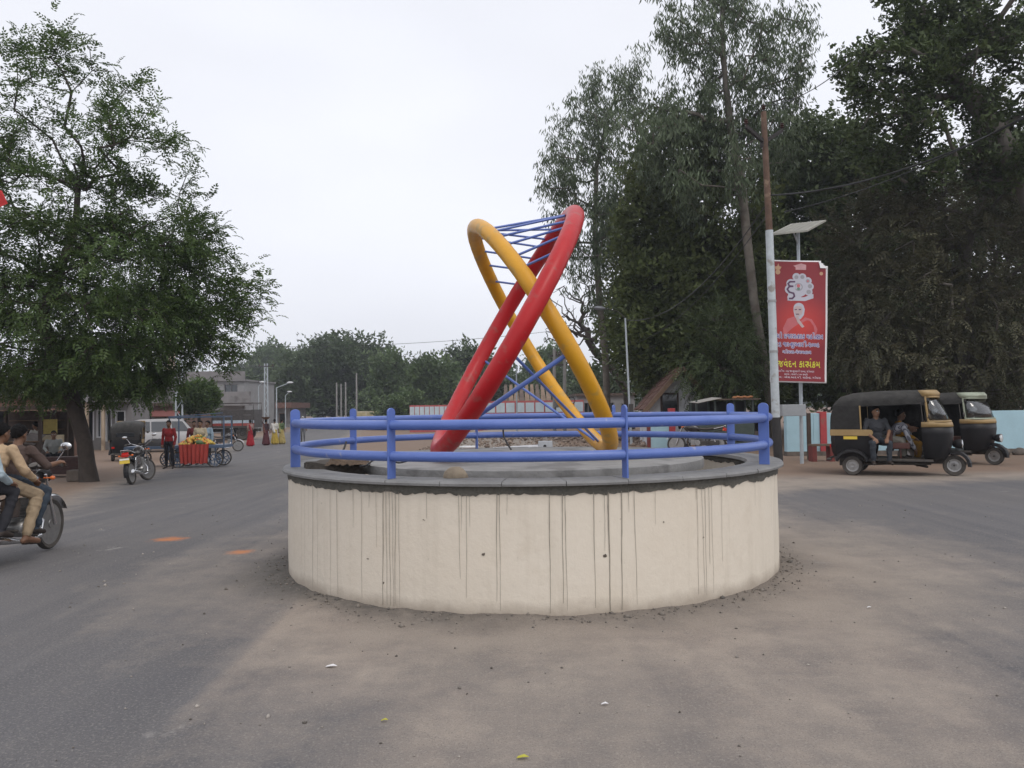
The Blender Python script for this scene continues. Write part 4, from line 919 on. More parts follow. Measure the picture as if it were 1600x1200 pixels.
def wheel(parent, c, r, w, rim_mat, name='wheel', spokes=0, rx=0, rimr=.62):
    """axle along y"""
    o = bpy.data.objects.new(name, None); COL.objects.link(o); o.parent = parent; o.location = c; o.rotation_euler = (0, 0, rx); o.empty_display_size = .1
    X = Matrix.Rotation(R(90), 4, 'X'); h = w / 2; ri = r * (.80 if spokes else rimr)
    m = MB(); m.lathe([(ri, -h * .7), (r * .93, -h), (r * .985, -h * .55), (r, 0), (r * .985, h * .55), (r * .93, h), (ri, h * .7), (ri * .98, 0)], 36, X, closed=True); m.build('tyre', RUB, o, 40)
    m = MB()
    if spokes:
        m.lathe([(ri * 1.0, -h * .62), (ri * .94, -h * .5), (ri * .93, h * .5), (ri * 1.0, h * .62)], 32, X); m.lathe([(.0, -h * .9), (r * .16, -h * .9), (r * .19, -h * .3), (r * .19, h * .3), (r * .16, h * .9), (0, h * .9)], 18, X)
        m.build('rim', rim_mat, o, 40); m = MB()
        for i in range(spokes):
            a = 2 * PI * i / spokes; b = a + (.55 if i % 2 else -.55); s = h * .5 * (1 if i % 4 < 2 else -1)
            m.tube([(r * .17 * math.cos(b), s, r * .17 * math.sin(b)), (ri * .95 * math.cos(a), 0, ri * .95 * math.sin(a))], .0028 if r < .5 else .004, 4)
        m.build('spokes', CHR, o)
    else:
        m.lathe([(.0001, -h * .35), (ri * .3, -h * .5), (ri * .35, -h * .25), (ri * .75, -h * .2), (ri * .82, -h * .62), (ri, -h * .7), (ri, h * .7), (ri * .82, h * .62), (ri * .75, h * .2), (ri * .35, h * .25), (ri * .3, h * .5), (.0001, h * .35)], 28, X)
        m.build('rim', rim_mat, o, 40)
    return o
def motorcycle(name, label, loc, rz, tank=(.02, .02, .022), lean=0, group=None, plate=True, steer=0):
    """x forward, rear axle at -.62, front axle at +.65"""
    t = thing(name, label, 'motorcycle', loc, rz, group); t.rotation_euler = (lean, 0, rz)
    TK = M('tank_paint_%.2f_%.2f' % (tank[0], tank[2]), tank, .25, var=.1, coat=.6, dust=.12)
    wheel(t, (-.62, 0, .30), .30, .085, ALU, spokes=36); wheel(t, (.65, 0, .30), .30, .075, ALU, spokes=36, rx=steer)
    m = MB()
    for s in (-1, 1): m.tube([(.65, .075 * s, .30), (.57, .075 * s, .52), (.44, .08 * s, .90)], [.022, .020, .016], 8)
    m.build('fork', CHR, t, 50)
    for q_ in (((.47, -.09, .84), (.47, .09, .84)), ((.53, -.085, .64), (.53, .085, .64))): m = MB(); m.bar(*q_, .05, .03); m.build('fork_clamp', BLKM, t)
    for (cx, a0, a1, rr_, w) in ((.65, 25, 150, .335, .055), (-.62, 40, 195, .345, .065)):
        m = MB(); rings = []
        for i in range(13):
            a = R(a0 + (a1 - a0) * i / 12); c = (cx + rr_ * math.cos(a), .30 + rr_ * math.sin(a)); d = (cx + (rr_ + .022) * math.cos(a), .30 + (rr_ + .022) * math.sin(a))
            rings.append([(c[0], -w, c[1]), (d[0], -w * .6, d[1]), (d[0], w * .6, d[1]), (c[0], w, c[1]), (c[0] * 1.0, 0, c[1] + .006)])
        m.loft(rings); m.build('mudguard', CHR if cx > 0 else BLK, t, 50)
    m = MB(); rings = []                                   # fuel tank
    for (x, w, zb, zt) in ((.36, .05, .78, .86), (.30, .105, .74, .94), (.18, .135, .71, .965), (.05, .13, .71, .945), (-.06, .09, .73, .88), (-.10, .05, .75, .82)):
        rings.append([(x, w * math.cos(a), (zb + zt) / 2 + (zt - zb) / 2 * math.sin(a)) for a in np.linspace(0, 2 * PI, 16, endpoint=False)])
    m.loft(rings); tk = m.build('fuel_tank', TK, t, 60); m = MB(); m.lathe([(.035, 0), (.035, .012), (.0001, .016)], 14, Matrix.Translation((.17, 0, .962))); m.build('filler_cap', CHR, tk, 40)
    m = MB(); rings = []                                   # seat
    for (x, w, zb, zt) in ((-.03, .07, .76, .83), (-.12, .12, .75, .83), (-.35, .135, .74, .83), (-.55, .13, .76, .86), (-.72, .11, .79, .88), (-.80, .06, .82, .87)):
        rings.append([(x, w * math.cos(a) * (1 if abs(math.cos(a)) < .9 else 1), (zb + zt) / 2 + (zt - zb) / 2 * (abs(math.sin(a)) ** .6) * (1 if math.sin(a) > 0 else -1)) for a in np.linspace(0, 2 * PI, 16, endpoint=False)])
    m.loft(rings); m.build('seat', SEAT, t, 60)
    m = MB(); m.tube([(-.55, .13, .80), (-.80, .13, .86), (-.90, .09, .90), (-.90, -.09, .90), (-.80, -.13, .86), (-.55, -.13, .80)], .012, 8); m.build('grab_rail', CHR, t, 60)
    m = MB(); m.tube([(.44, 0, .86), (.30, 0, .72), (.28, 0, .36), (.05, 0, .27), (-.25, 0, .30), (-.30, 0, .60), (-.08, 0, .74), (.40, 0, .82)], .019, 8); m.tube([(-.30, .06, .6), (-.62, .09, .72), (-.85, .07, .78)], .014, 6); m.tube([(-.30, -.06, .6), (-.62, -.09, .72), (-.85, -.07, .78)], .014, 6)
    for s in (-1, 1): m.tube([(-.25, .075 * s, .33), (-.62, .085 * s, .30)], .018, 8)
    m.build('frame', BLKM, t, 50)
    for s in (-1, 1):
        m = MB(); m.tube([(-.60, .105 * s, .34), (-.45, .105 * s, .68)], .013, 6)
        for i in range(9): a = i / 9; p = Vector((-.58 + .11 * a, .105 * s, .39 + .24 * a)); m.lathe([(.030, -.008), (.034, 0), (.030, .008)], 12, Matrix.Translation(p) @ Matrix.Rotation(R(24), 4, 'Y'))
        m.build('shock_absorber', CHR, t, 40)
        m = MB(); m.prism([(-.42, .50), (-.12, .48), (-.08, .62), (-.16, .72), (-.46, .70)], .03, Matrix.Translation((0, .10 * s, 0))); m.build('side_panel', TK, t, None, .008)
    m = MB(); m.box((.06, 0, .36), (.26, .20, .18)); m.lathe([(.085, -.14), (.10, -.12), (.10, .12), (.085, .14)], 20, Matrix.Translation((-.03, 0, .35)) @ Matrix.Rotation(R(90), 4, 'X'))
    for i in range(7): m.box((.14 + .014 * i, 0, .45 + .027 * i), (.17, .20 - .006 * i, .012))
    m.box((.19, 0, .55), (.12, .13, .22)); m.build('engine', ALU, t, 40, .004)
    m = MB(); m.tube([(.26, -.06, .50), (.33, -.11, .38), (.26, -.13, .22), (.0, -.14, .20), (-.25, -.15, .24), (-.45, -.16, .28), (-.95, -.17, .36)], [.020, .022, .022, .022, .028, .045, .043], 12); m.build('exhaust_pipe', CHR, t, 50)
    m = MB(); m.lathe([(.0001, .07), (.055, .055), (.085, 0), (.088, -.045), (.07, -.06)], 20, Matrix.Translation((.52, 0, .88)) @ Matrix.Rotation(R(-90), 4, 'Y')); hl = m.build('headlight', BLK, t, 40)
    m = MB(); m.lathe([(.0001, -.072), (.05, -.068), (.083, -.047)], 20, Matrix.Translation((.52, 0, .88)) @ Matrix.Rotation(R(-90), 4, 'Y')); m.build('lens', LENS, hl, 40)
    m = MB(); m.tube([(.24, .36, 1.02), (.34, .26, 1.05), (.43, .10, .97), (.44, 0, .95), (.43, -.10, .97), (.34, -.26, 1.05), (.24, -.36, 1.02)], .012, 8); hb = m.build('handlebar', CHR, t, 50)
    for s in (-1, 1):
        m = MB(); m.tube([(.30, .30 * s, 1.04), (.23, .385 * s, 1.015)], .018, 8); m.tube([(.34, .28 * s, 1.03), (.31, .40 * s, 1.0)], .006, 5); m.build('grip', RUB, hb, 50)
        m = MB(); m.tube([(.34, .26 * s, 1.05), (.36, .32 * s, 1.15), (.33, .36 * s, 1.20)], .006, 6); m.ell((.32, .38 * s, 1.23), (.018, .065, .045), 12, 8); mi_ = m.build('mirror', CHR, hb, 60)
        for x, z in ((.44, .86), (-.84, .76)):
            m = MB(); m.tube([(x, .06 * s, z), (x, .14 * s, z)], .008, 6); m.ell((x, .16 * s, z), (.028, .03, .024), 10, 8); m.build('indicator', AMB, t, 60)
        for x_, z_ in ((.02, .26), (-.34, .36)): m = MB(); m.tube([(x_, .10 * s, z_), (x_, .23 * s, z_)], .014, 8); m.build('footpeg', RUB, t, 50)
    m = MB(); m.lathe([(.045, -.02), (.048, .02), (.0001, .03)], 16, Matrix.Translation((.43, .05, 1.0)) @ Matrix.Rotation(R(-30), 4, 'Y')); m.lathe([(.045, -.02), (.048, .02), (.0001, .03)], 16, Matrix.Translation((.43, -.05, 1.0)) @ Matrix.Rotation(R(-30), 4, 'Y')); m.build('dials', BLKM, t, 40)
    m = MB(); m.prism([(-.80, .74), (-.92, .72), (-.945, .80), (-.84, .85)], .16); m.build('tail_light', REDL, t, None, .012)
    if plate:
        m = MB(); m.box((-.965, 0, .63), (.012, .24, .13), xf=None); p_ = m.build('number_plate', PLY, t); m = MB(); m.box((-.973, 0, .672), (.008, .232, .040)); m.build('plate_band', PLW, p_)
    m = MB(); m.tube([(-.05, .12, .26), (-.12, .30, .03)], .011, 6); m.build('side_stand', BLKM, t)
    m = MB(); m.prism([(-.70, .44), (-.10, .40), (-.06, .34), (-.10, .28), (-.66, .26), (-.72, .32)], .025, Matrix.Translation((0, .115, 0))); m.build('chain_guard', BLKM, t, None, .006)
    return t

def rickshaw(name, label, loc, rz, visor=TAN, group=None, back_glass=True):
    """three-wheeled auto rickshaw, x forward, length about 2.75 m, height 1.8 m"""
    t = thing(name, label, 'auto rickshaw', loc, rz, group)
    wheel(t, (1.03, 0, .215), .215, .11, ALU)
    for s in (-1, 1): wheel(t, (-.86, .57 * s, .205), .205, .11, ALU)
    # tub: rear box with rounded corners, floor
    m = MB(); rings = []
    for (z, x0, x1, w) in ((.36, -1.22, -.50, .60), (.50, -1.27, -.46, .64), (.75, -1.29, -.44, .66), (.97, -1.28, -.42, .66)):
        rings.append([(x1, -w, z), (x1, -w + .03, z), (x0 + .12, -w + .03, z), (x0 + .035, -w + .13, z), (x0 + .03, w - .13, z), (x0 + .12, w - .03, z), (x1, w - .03, z), (x1, w, z), (x0 + .10, w, z), (x0, w - .12, z), (x0, -w + .12, z), (x0 + .10, -w, z)])
    m.loft(rings); m.build('rear_body', BLK, t, 35)
    m = MB(); m.box((.02, 0, .33), (1.30, 1.12, .05)); m.box((-.85, 0, .36), (.75, 1.10, .06)); m.build('floor', BLKM, t, None, .01)
    m = MB(); m.tube([(.62, .30, .26), (-.2, .33, .25), (-.86, .40, .22)], .03, 8); m.tube([(.62, -.30, .26), (-.2, -.33, .25), (-.86, -.40, .22)], .03, 8); m.box((-.92, 0, .30), (.48, .55, .24)); m.tube([(-.86, -.56, .205), (-.86, .56, .205)], .028, 8); m.tube([(.6, 0, .28), (.95, 0, .30)], .04, 8); m.build('chassis', BLKM, t, 40)
    m = MB(); m.tube([(-1.28, -.60, .33), (-1.36, -.55, .33), (-1.38, 0, .33), (-1.36, .55, .33), (-1.28, .60, .33)], .024, 8); m.build('rear_bumper', BLKM, t, 60)
    for s in (-1, 1):                                       # swollen wing over each rear wheel
        m = MB(); rings = []
        for i in range(11):
            a = R(8 + 164 * i / 10); c, q = math.cos(a), math.sin(a); rings.append([(-.86 + .30 * c, s * .60, .26 + .25 * q), (-.86 + .34 * c, s * .64, .27 + .30 * q), (-.86 + .33 * c, s * .70, .27 + .28 * q), (-.86 + .29 * c, s * .715, .26 + .24 * q), (-.86 + .27 * c, s * .66, .26 + .225 * q)])
        m.loft(rings); m.build('wing', BLK, t, 50)
        m = MB(); poly = [(-1.285, .845), (-.50, .845)] + [(-.50 + .065 * math.cos(a), .91 + .065 * math.sin(a)) for a in np.linspace(-PI / 2, PI / 2, 8)] + [(-1.285, .975)]
        m.prism(poly, .012, Matrix.Translation((0, s * .668, 0))); m.build('side_stripe', TAN, t, None, .003)
        m = MB(); m.box((-.88, s * .668, .80), (.27, .010, .062)); m.build('number_plate', PLY, t)
        # closed rear quarter of the hood
        m = MB(); m.prism([(-1.275, .976), (-.66, .976), (-.68, 1.47), (-1.17, 1.50), (-1.235, 1.38)], .018, Matrix.Translation((0, s * .635, 0))); m.build('hood_side', VIN, t, None, .006)
        m = MB(); m.tube([(-.67, s * .645, .98), (-.685, s * .645, 1.48)], .016, 8); m.build('door_edge', TAN, t, 50); m = MB(); m.tube([(-.685, s * .635, 1.47), (.47, s * .59, 1.52), (.50, s * .565, 1.10)], .014, 8); m.build('hood_frame', BLKM, t, 50)
    m = MB(); rings = []
    for i in range(15): x_ = -.66 + 1.10 * i / 14; y_ = .625 + .012 * math.sin(i * 1.9); rings.append([(x_, y_, .60), (x_, y_ + .01, 1.05), (x_, y_ - .02, 1.49), (x_, y_ - .026, 1.49), (x_, y_ + .004, 1.05), (x_, y_ - .006, .60)])
    m.loft(rings); m.build('added_dark_sheet', VIN, t, 60)  # added sheet over the open far side, keeps the inside dark
    # hood
    m = MB(); rings = []
    for (x, w, ze, zt) in ((-1.265, .60, 1.20, 1.34), (-1.22, .63, 1.40, 1.55), (-1.10, .645, 1.45, 1.68), (-.85, .65, 1.46, 1.755), (-.40, .645, 1.475, 1.79), (.10, .625, 1.49, 1.80), (.50, .60, 1.52, 1.80), (.62, .58, 1.55, 1.785)):
        ring = []
        for a in np.linspace(0, PI, 15): ring.append((x, w * math.copysign(abs(math.cos(a)) ** .55, math.cos(a)), ze + (zt - ze) * math.sin(a) ** .8))
        for a in np.linspace(PI, 0, 15): ring.append((x, (w - .02) * math.copysign(abs(math.cos(a)) ** .55, math.cos(a)), ze - .004 + (zt - ze - .02) * math.sin(a) ** .8))
        rings.append(ring)
    m.loft(rings); m.build('hood', VIN, t, 50)
    m = MB(); rings = []
    for (z, x, w) in ((.972, -1.275, .58), (1.10, -1.272, .60), (1.25, -1.262, .60), (1.37, -1.235, .59)): rings.append([(x, -w, z), (x, w, z), (x - .014, w, z), (x - .014, -w, z)])
    m.loft(rings); rc_ = m.build('rear_curtain', VIN, t)
    if back_glass: m = MB(); m.box((-1.284, 0, 1.18), (.010, .74, .17)); m.build('rear_window', GLASS_D, rc_)
    # front: rounded cowl, band, windscreen, visor
    def U(x0, xn, w, z, e=.62, n=17): return [(x0 + (xn - x0) * abs(math.cos(p)) ** e, w * math.copysign(abs(math.sin(p)) ** .85, math.sin(p)), z) for p in np.linspace(-PI / 2, PI / 2, n)]
    def shell(name, secs, mat, par, th=.02, sm=50):
        m = MB(); m.loft([U(*s_) for s_ in secs], closed=False, caps=False); o = m.build(name, mat, par, sm); md = o.modifiers.new('solid', 'SOLIDIFY'); md.thickness = th; md.offset = 0; return o
    shell('front_cowl', [(.52, .80, .40, .29), (.50, .93, .48, .42), (.48, 1.00, .535, .65), (.47, 1.03, .56, .88), (.47, 1.02, .57, 1.03)], BLK, t)
    shell('cowl_band', [(.468, 1.032, .575, 1.025), (.467, 1.018, .578, 1.09), (.466, .995, .575, 1.13)], TAN, t)
    shell('windscreen', [(.60, .985, .545, 1.125), (.575, .89, .556, 1.36), (.55, .775, .556, 1.63)], GLS, t, .006)
    m = MB()
    for s in (-1, 1): m.tube([(.60, s * .56, 1.12), (.575, s * .572, 1.36), (.55, s * .572, 1.66)], .022, 8); m.tube([(.99, s * .02, 1.14), (.99, 0, 1.14)], .01, 6)
    pts = [Vector(p) for p in U(.55, .78, .565, 1.645)]; m.tube(pts, .022, 8); pts = [Vector(p) for p in U(.60, .992, .555, 1.14)]; m.tube(pts, .02, 8); m.build('windscreen_frame', visor, t, 50)
    shell('visor', [(.50, .79, .585, 1.655), (.46, .80, .60, 1.72), (.42, .74, .60, 1.785)], visor, t)
    # front wheel: mudguard, fork, headlamp
    m = MB(); rings = []
    for i in range(12):
        a = R(-5 + 165 * i / 11); c, q = math.cos(a), math.sin(a); w = .10 - .02 * abs(i - 5.5) / 5.5
        rings.append([(1.03 + .245 * c, -w, .215 + .245 * q), (1.03 + .30 * c, -w * .9, .215 + .30 * q), (1.03 + .325 * c, 0, .215 + .325 * q), (1.03 + .30 * c, w * .9, .215 + .30 * q), (1.03 + .245 * c, w, .215 + .245 * q), (1.03 + .27 * c, 0, .215 + .27 * q)])
    m.loft(rings); m.build('mudguard', BLK, t, 60)
    m = MB(); m.tube([(1.03, .09, .215), (1.0, .09, .40), (.92, .04, .60)], .025, 8); m.tube([(1.03, -.07, .215), (1.03, .09, .215)], .02, 8); m.build('fork', BLKM, t, 50)
    m = MB(); xf = Matrix.Translation((1.13, 0, .66)) @ Matrix.Rotation(R(90), 4, 'Y'); m.lathe([(.0001, -.14), (.06, -.11), (.095, -.03), (.10, .05), (.09, .06)], 22, xf); h_ = m.build('headlight', BLK, t, 50)
    m = MB(); m.lathe([(.0001, .078), (.06, .070), (.093, .058)], 22, xf); m.build('lens', LENS, h_, 50); m = MB(); m.lathe([(.090, .052), (.102, .052), (.102, .064), (.090, .064)], 22, xf, closed=True); m.build('bezel', CHR, h_, 40)
    # inside
    m = MB(); m.box((-.86, 0, .62), (.50, 1.16, .16)); m.box((-1.10, 0, .88), (.14, 1.16, .52)); m.build('rear_seat', M('maroon_seat', (.09, .022, .018), .6, var=.2, dust=.25), t, None, .04)
    m = MB(); m.box((.05, 0, .62), (.36, .62, .12)); m.box((-.14, 0, .80), (.06, .62, .30)); m.tube([(.05, .25, .35), (.05, .25, .58)], .02, 6); m.tube([(.05, -.25, .35), (.05, -.25, .58)], .02, 6); m.build('driver_seat', M('maroon_seat'), t, None, .03)
    m = MB(); m.tube([(.80, 0, .60), (.62, 0, 1.02)], .022, 8); m.tube([(.55, .30, 1.0), (.62, .12, 1.05), (.62, -.12, 1.05), (.55, -.30, 1.0)], .014, 8); m.build('handlebar', BLKM, t, 50)
    for s in (-1, 1):
        for k, (x, cm) in enumerate(((.60, REDL), (.66, PLW), (.735, REDL), (.80, PLW))):
            m = MB(); w_ = .56 * (1 if x < .66 else .985); m.box((0, 0, 0), (.045, .006, .026)); o = m.build('cowl_sticker', cm, t); y_ = .566 - max(0, x - .56) * .52; o.location = (x, s * y_, .90); o.rotation_euler = (0, 0, -s * .5 * (x > .62))
    m = MB(); m.tube([(.56, -.58, 1.20), (.62, -.68, 1.24)], .007, 6); m.ell((.62, -.70, 1.25), (.018, .05, .06), 10, 8); m.build('wing_mirror', BLKM, t, 60)
    for s in (-1, 1):
        m = MB(); m.box((-1.30, s * .50, .62), (.03, .12, .08)); m.build('tail_light', REDL, t, None, .008)
    return t

def suv(name, label, loc, rz, col=(.78, .78, .78)):
    t = thing(name, label, 'car', loc, rz); PT = M('white_car_paint', col, .3, var=.05, coat=.6, dust=.15)
    for x in (-1.35, 1.35):
        for s in (-1, 1): wheel(t, (x, .74 * s, .35), .35, .22, ALU)
    m = MB(); rings = []
    for (x, w, zb, zt) in ((-2.15, .70, .50, .95), (-2.10, .80, .38, 1.02), (-1.5, .86, .33, 1.06), (0, .87, .33, 1.05), (.85, .86, .33, 1.05), (1.5, .84, .34, 1.0), (2.0, .78, .38, .92), (2.15, .66, .45, .82)):
        rings.append([(x, -w * .95, zb), (x, -w, zb + .12), (x, -w, zt - .16), (x, -w * .94, zt), (x, w * .94, zt), (x, w, zt - .16), (x, w, zb + .12), (x, w * .95, zb)])
    m.loft(rings); m.build('body', PT, t, 30)
    m = MB(); rings = []
    for (x, w, zt) in ((-2.08, .78, 1.04), (-1.95, .72, 1.70), (-1.6, .70, 1.78), (0, .70, 1.80), (.5, .69, 1.76), (1.12, .78, 1.05)): rings.append([(x, -.81, 1.03), (x, -w, zt), (x, w, zt), (x, .81, 1.03)])
    m.loft(rings); m.build('cabin', PT, t, 30, .03)
    for s in (-1, 1):
        for (x0, x1, xa, xb) in ((-1.85, -1.15, -1.80, -1.15), (-1.08, -.12, -1.08, -.12), (-.05, .85, -.05, .48)):
            m = MB(); m.add([(x0, s * .815, 1.12), (x1, s * .815, 1.12), (xb, s * .725, 1.66), (xa, s * .725, 1.66), (x0, s * .80, 1.12), (x1, s * .80, 1.12), (xb, s * .71, 1.66), (xa, s * .71, 1.66)], [(0, 1, 2, 3), (7, 6, 5, 4), (0, 4, 5, 1), (1, 5, 6, 2), (2, 6, 7, 3), (3, 7, 4, 0)]); m.build('side_window', GLASS_D, t)
        m = MB(); m.box((2.08, s * .58, .78), (.10, .26, .14)); m.build('headlight', LENS, t, None, .02); m = MB(); m.box((-2.13, s * .66, .95), (.07, .12, .28)); m.build('tail_light', REDL, t, None, .015)
    m = MB(); m.add([(1.06, -.70, 1.12), (1.06, .70, 1.12), (.56, .62, 1.69), (.56, -.62, 1.69), (1.09, -.70, 1.12), (1.09, .70, 1.12), (.60, .62, 1.70), (.60, -.62, 1.70)], [(3, 2, 1, 0), (4, 5, 6, 7), (0, 1, 5, 4), (2, 3, 7, 6), (1, 2, 6, 5), (3, 0, 4, 7)]); m.build('windscreen', GLASS_D, t)
    m = MB(); m.box((-2.045, 0, 1.38), (.04, 1.30, .46)); m.build('rear_window', GLASS_D, t)
    m = MB(); m.box((0, -.55, 1.83), (1.9, .04, .04)); m.box((0, .55, 1.83), (1.9, .04, .04)); m.build('roof_rails', BLKM, t); m = MB(); m.box((2.12, 0, .50), (.12, 1.5, .16)); m.box((-2.16, 0, .50), (.10, 1.5, .16)); m.build('bumpers', BLKM, t, None, .03)
    return t
def truck(name, label, loc, rz):
    t = thing(name, label, 'truck', loc, rz); OR = M('orange_cab_paint', (.42, .07, .03), .45, var=.2, dust=.3); DK = M('dark_truck_boards', (.035, .035, .04), .8, var=.4, scale=5, dust=.3); WB = M('blue_white_band', (.42, .50, .58), .6, var=.3, scale=8); RD = M('red_truck_band', (.30, .05, .04), .6, var=.3, scale=8)
    for x in (-2.4, -1.3, 2.1):
        for s in (-1, 1): wheel(t, (x, .95 * s, .48), .48, .28, BLKM)
    m = MB(); m.box((-.2, .4, .72), (6.4, .12, .2)); m.box((-.2, -.4, .72), (6.4, .12, .2)); m.build('chassis', BLKM, t)
    m = MB(); m.box((-1.0, 0, .98), (4.6, 2.3, .16)); m.build('load_bed', DK, t)
    for s in (-1, 1):
        for k, (z, h, mt) in enumerate(((1.16, .18, RD), (1.36, .20, WB), (1.66, .36, DK), (2.05, .36, DK))): m = MB(); m.box((-1.0, 1.14 * s, z), (4.6, .06, h)); m.build('side_board', mt, t)
        for i in range(7): m = MB(); m.box((-3.2 + i * .74, 1.19 * s, 1.62), (.07, .05, 1.25)); m.build('stake', DK, t)
        m = MB(); m.tube([(-3.25, 1.15 * s, 2.25), (-3.25, 1.15 * s, 2.75), (1.25, 1.15 * s, 2.75), (1.25, 1.15 * s, 2.25)], .03, 6); m.build('top_rail', BLKM, t)
    m = MB(); m.box((-3.28, 0, 1.65), (.06, 2.3, 1.2)); m.build('tailboard', DK, t)
    m = MB(); rings = []
    for (x, zt, w) in ((1.35, 2.55, 1.05), (1.5, 2.65, 1.08), (2.5, 2.62, 1.08), (2.75, 1.75, 1.08), (3.0, 1.55, 1.02), (3.05, .9, 1.0)): rings.append([(x, -w, .70), (x, -w, zt), (x, w, zt), (x, w, .70)])
    m.loft(rings); m.build('cab', OR, t, None, .06)
    m = MB(); m.add([(2.50, -.9, 2.45), (2.50, .9, 2.45), (2.735, .9, 1.85), (2.735, -.9, 1.85), (2.56, -.9, 2.47), (2.56, .9, 2.47), (2.78, .9, 1.86), (2.78, -.9, 1.86)], [(0, 1, 2, 3), (7, 6, 5, 4), (0, 4, 5, 1), (2, 6, 7, 3), (1, 5, 6, 2), (3, 7, 4, 0)]); m.build('windscreen', GLASS_D, t)
    for s in (-1, 1): m = MB(); m.box((2.05, 1.085 * s, 2.08), (.8, .02, .55)); m.build('door_window', GLASS_D, t)
    return t
def cart_wheel(parent, c, r, mat):
    o = bpy.data.objects.new('wheel', None); COL.objects.link(o); o.parent = parent; o.location = c; X = Matrix.Rotation(R(90), 4, 'X')
    m = MB(); m.lathe([(r * .86, -.022), (r, -.025), (r, .025), (r * .86, .022)], 28, X, closed=True); m.build('tyre', RUB, o, 40)
    m = MB(); m.lathe([(.0001, -.05), (r * .15, -.05), (r * .15, .05), (.0001, .05)], 12, X)
    for i in range(6): a = i * PI / 3; m.bar((r * .62 * math.cos(a + .9), .012 * (-1) ** i, r * .62 * math.sin(a + .9)), (r * .87 * math.cos(a - .35), 0, r * .87 * math.sin(a - .35)), .03, .018, up=(0, 1, 0)); m.bar((0, .012, 0), (r * .86 * math.cos(a + .4), 0, r * .86 * math.sin(a + .4)), .026, .018, up=(0, 1, 0))
    m.build('spokes', mat, o); return o
# ================================================================== left side of the road
def jj_(k, **kw): return {n: (tuple(c / k for c in v) if isinstance(v, tuple) else v) for n, v in kw.items()}
bp_ = Vector((-5.51, 8.84, gz(-5.51, 8.84))); bz = R(91)
motorcycle('motorcycle', 'black motorcycle with chrome mudguard ridden away by three men', bp_, bz, (.03, .012, .012), plate=False, steer=R(2))
k = .90
person('person', 'driver in brown shirt and blue jeans holding the handlebar of the moving motorcycle', bp_, bz, jj_(k, pelvis=(-.12, 0, .89), chest=(-.03, 0, 1.10), neck=(.03, 0, 1.25), head=(.07, 0, 1.375), shl=(.0, .165, 1.21), shr=(.0, -.165, 1.21), ell=(.08, .30, 1.02), elr=(.08, -.30, 1.02), wrl=(.225, .335, 1.045), wrr=(.225, -.335, 1.045),
       hpl=(-.10, .09, .87), hpr=(-.10, -.09, .87), knl=(.26, .19, .72), knr=(.26, -.19, .72), anl=(.04, .19, .33), anr=(.04, -.19, .33), tol=(.19, .20, .28), tor=(.19, -.20, .28), yaw=-.15, nod=.05), cloth('brown_shirt', (.085, .060, .052)), cloth('blue_jeans', (.050, .065, .085)), voxel=.009, k=k, sleeve='short', curl=.9)
person('person', 'passenger in cream shirt and beige trousers in the middle of the motorcycle seat', bp_, bz, jj_(k, pelvis=(-.43, 0, .92), chest=(-.37, 0, 1.13), neck=(-.33, -.01, 1.28), head=(-.30, -.03, 1.40), shl=(-.36, .16, 1.24), shr=(-.36, -.175, 1.23), ell=(-.28, .26, 1.0), elr=(-.30, -.27, .995), wrl=(-.10, .22, .92), wrr=(-.08, -.245, .885),
       hpl=(-.41, .10, .90), hpr=(-.41, -.10, .90), knl=(-.08, .25, .74), knr=(-.05, -.265, .72), anl=(-.24, .25, .34), anr=(-.27, -.27, .29), tol=(-.10, .27, .28), tor=(-.11, -.31, .225), yaw=-.3, nod=.05), cloth('cream_shirt', (.46, .33, .21)), cloth('beige_trousers', (.31, .235, .155)), voxel=.009, k=k, sleeve='long', barefoot=True, loose=1.18, curl=.35)
person('person', 'passenger in pale blue shirt sitting last on the moving motorcycle', bp_, bz, jj_(k, pelvis=(-.76, 0, .94), chest=(-.74, -.01, 1.15), neck=(-.70, -.01, 1.29), head=(-.66, -.02, 1.41), shl=(-.73, .165, 1.25), shr=(-.73, -.185, 1.24), ell=(-.70, .28, 1.0), elr=(-.72, -.285, .99), wrl=(-.50, .25, .93), wrr=(-.53, -.26, .90),
       hpl=(-.74, .10, .92), hpr=(-.74, -.10, .92), knl=(-.42, .29, .76), knr=(-.43, -.24, .79), anl=(-.56, .30, .36), anr=(-.60, -.22, .40), tol=(-.44, .32, .30), tor=(-.47, -.24, .34), yaw=-.2), cloth('pale_blue_shirt', (.37, .45, .49)), cloth('dark_trousers', (.03, .03, .035)), voxel=.009, k=k, sleeve='long', curl=.4)
# parked motorcycle, seen from behind
p = on(201, 20.6); motorcycle('motorcycle', 'black motorcycle with red tail light parked on the dirt verge by the neem tree', p + Vector((.02, .60, 0)), R(97), (.02, .02, .024), lean=R(-6), steer=R(-24))
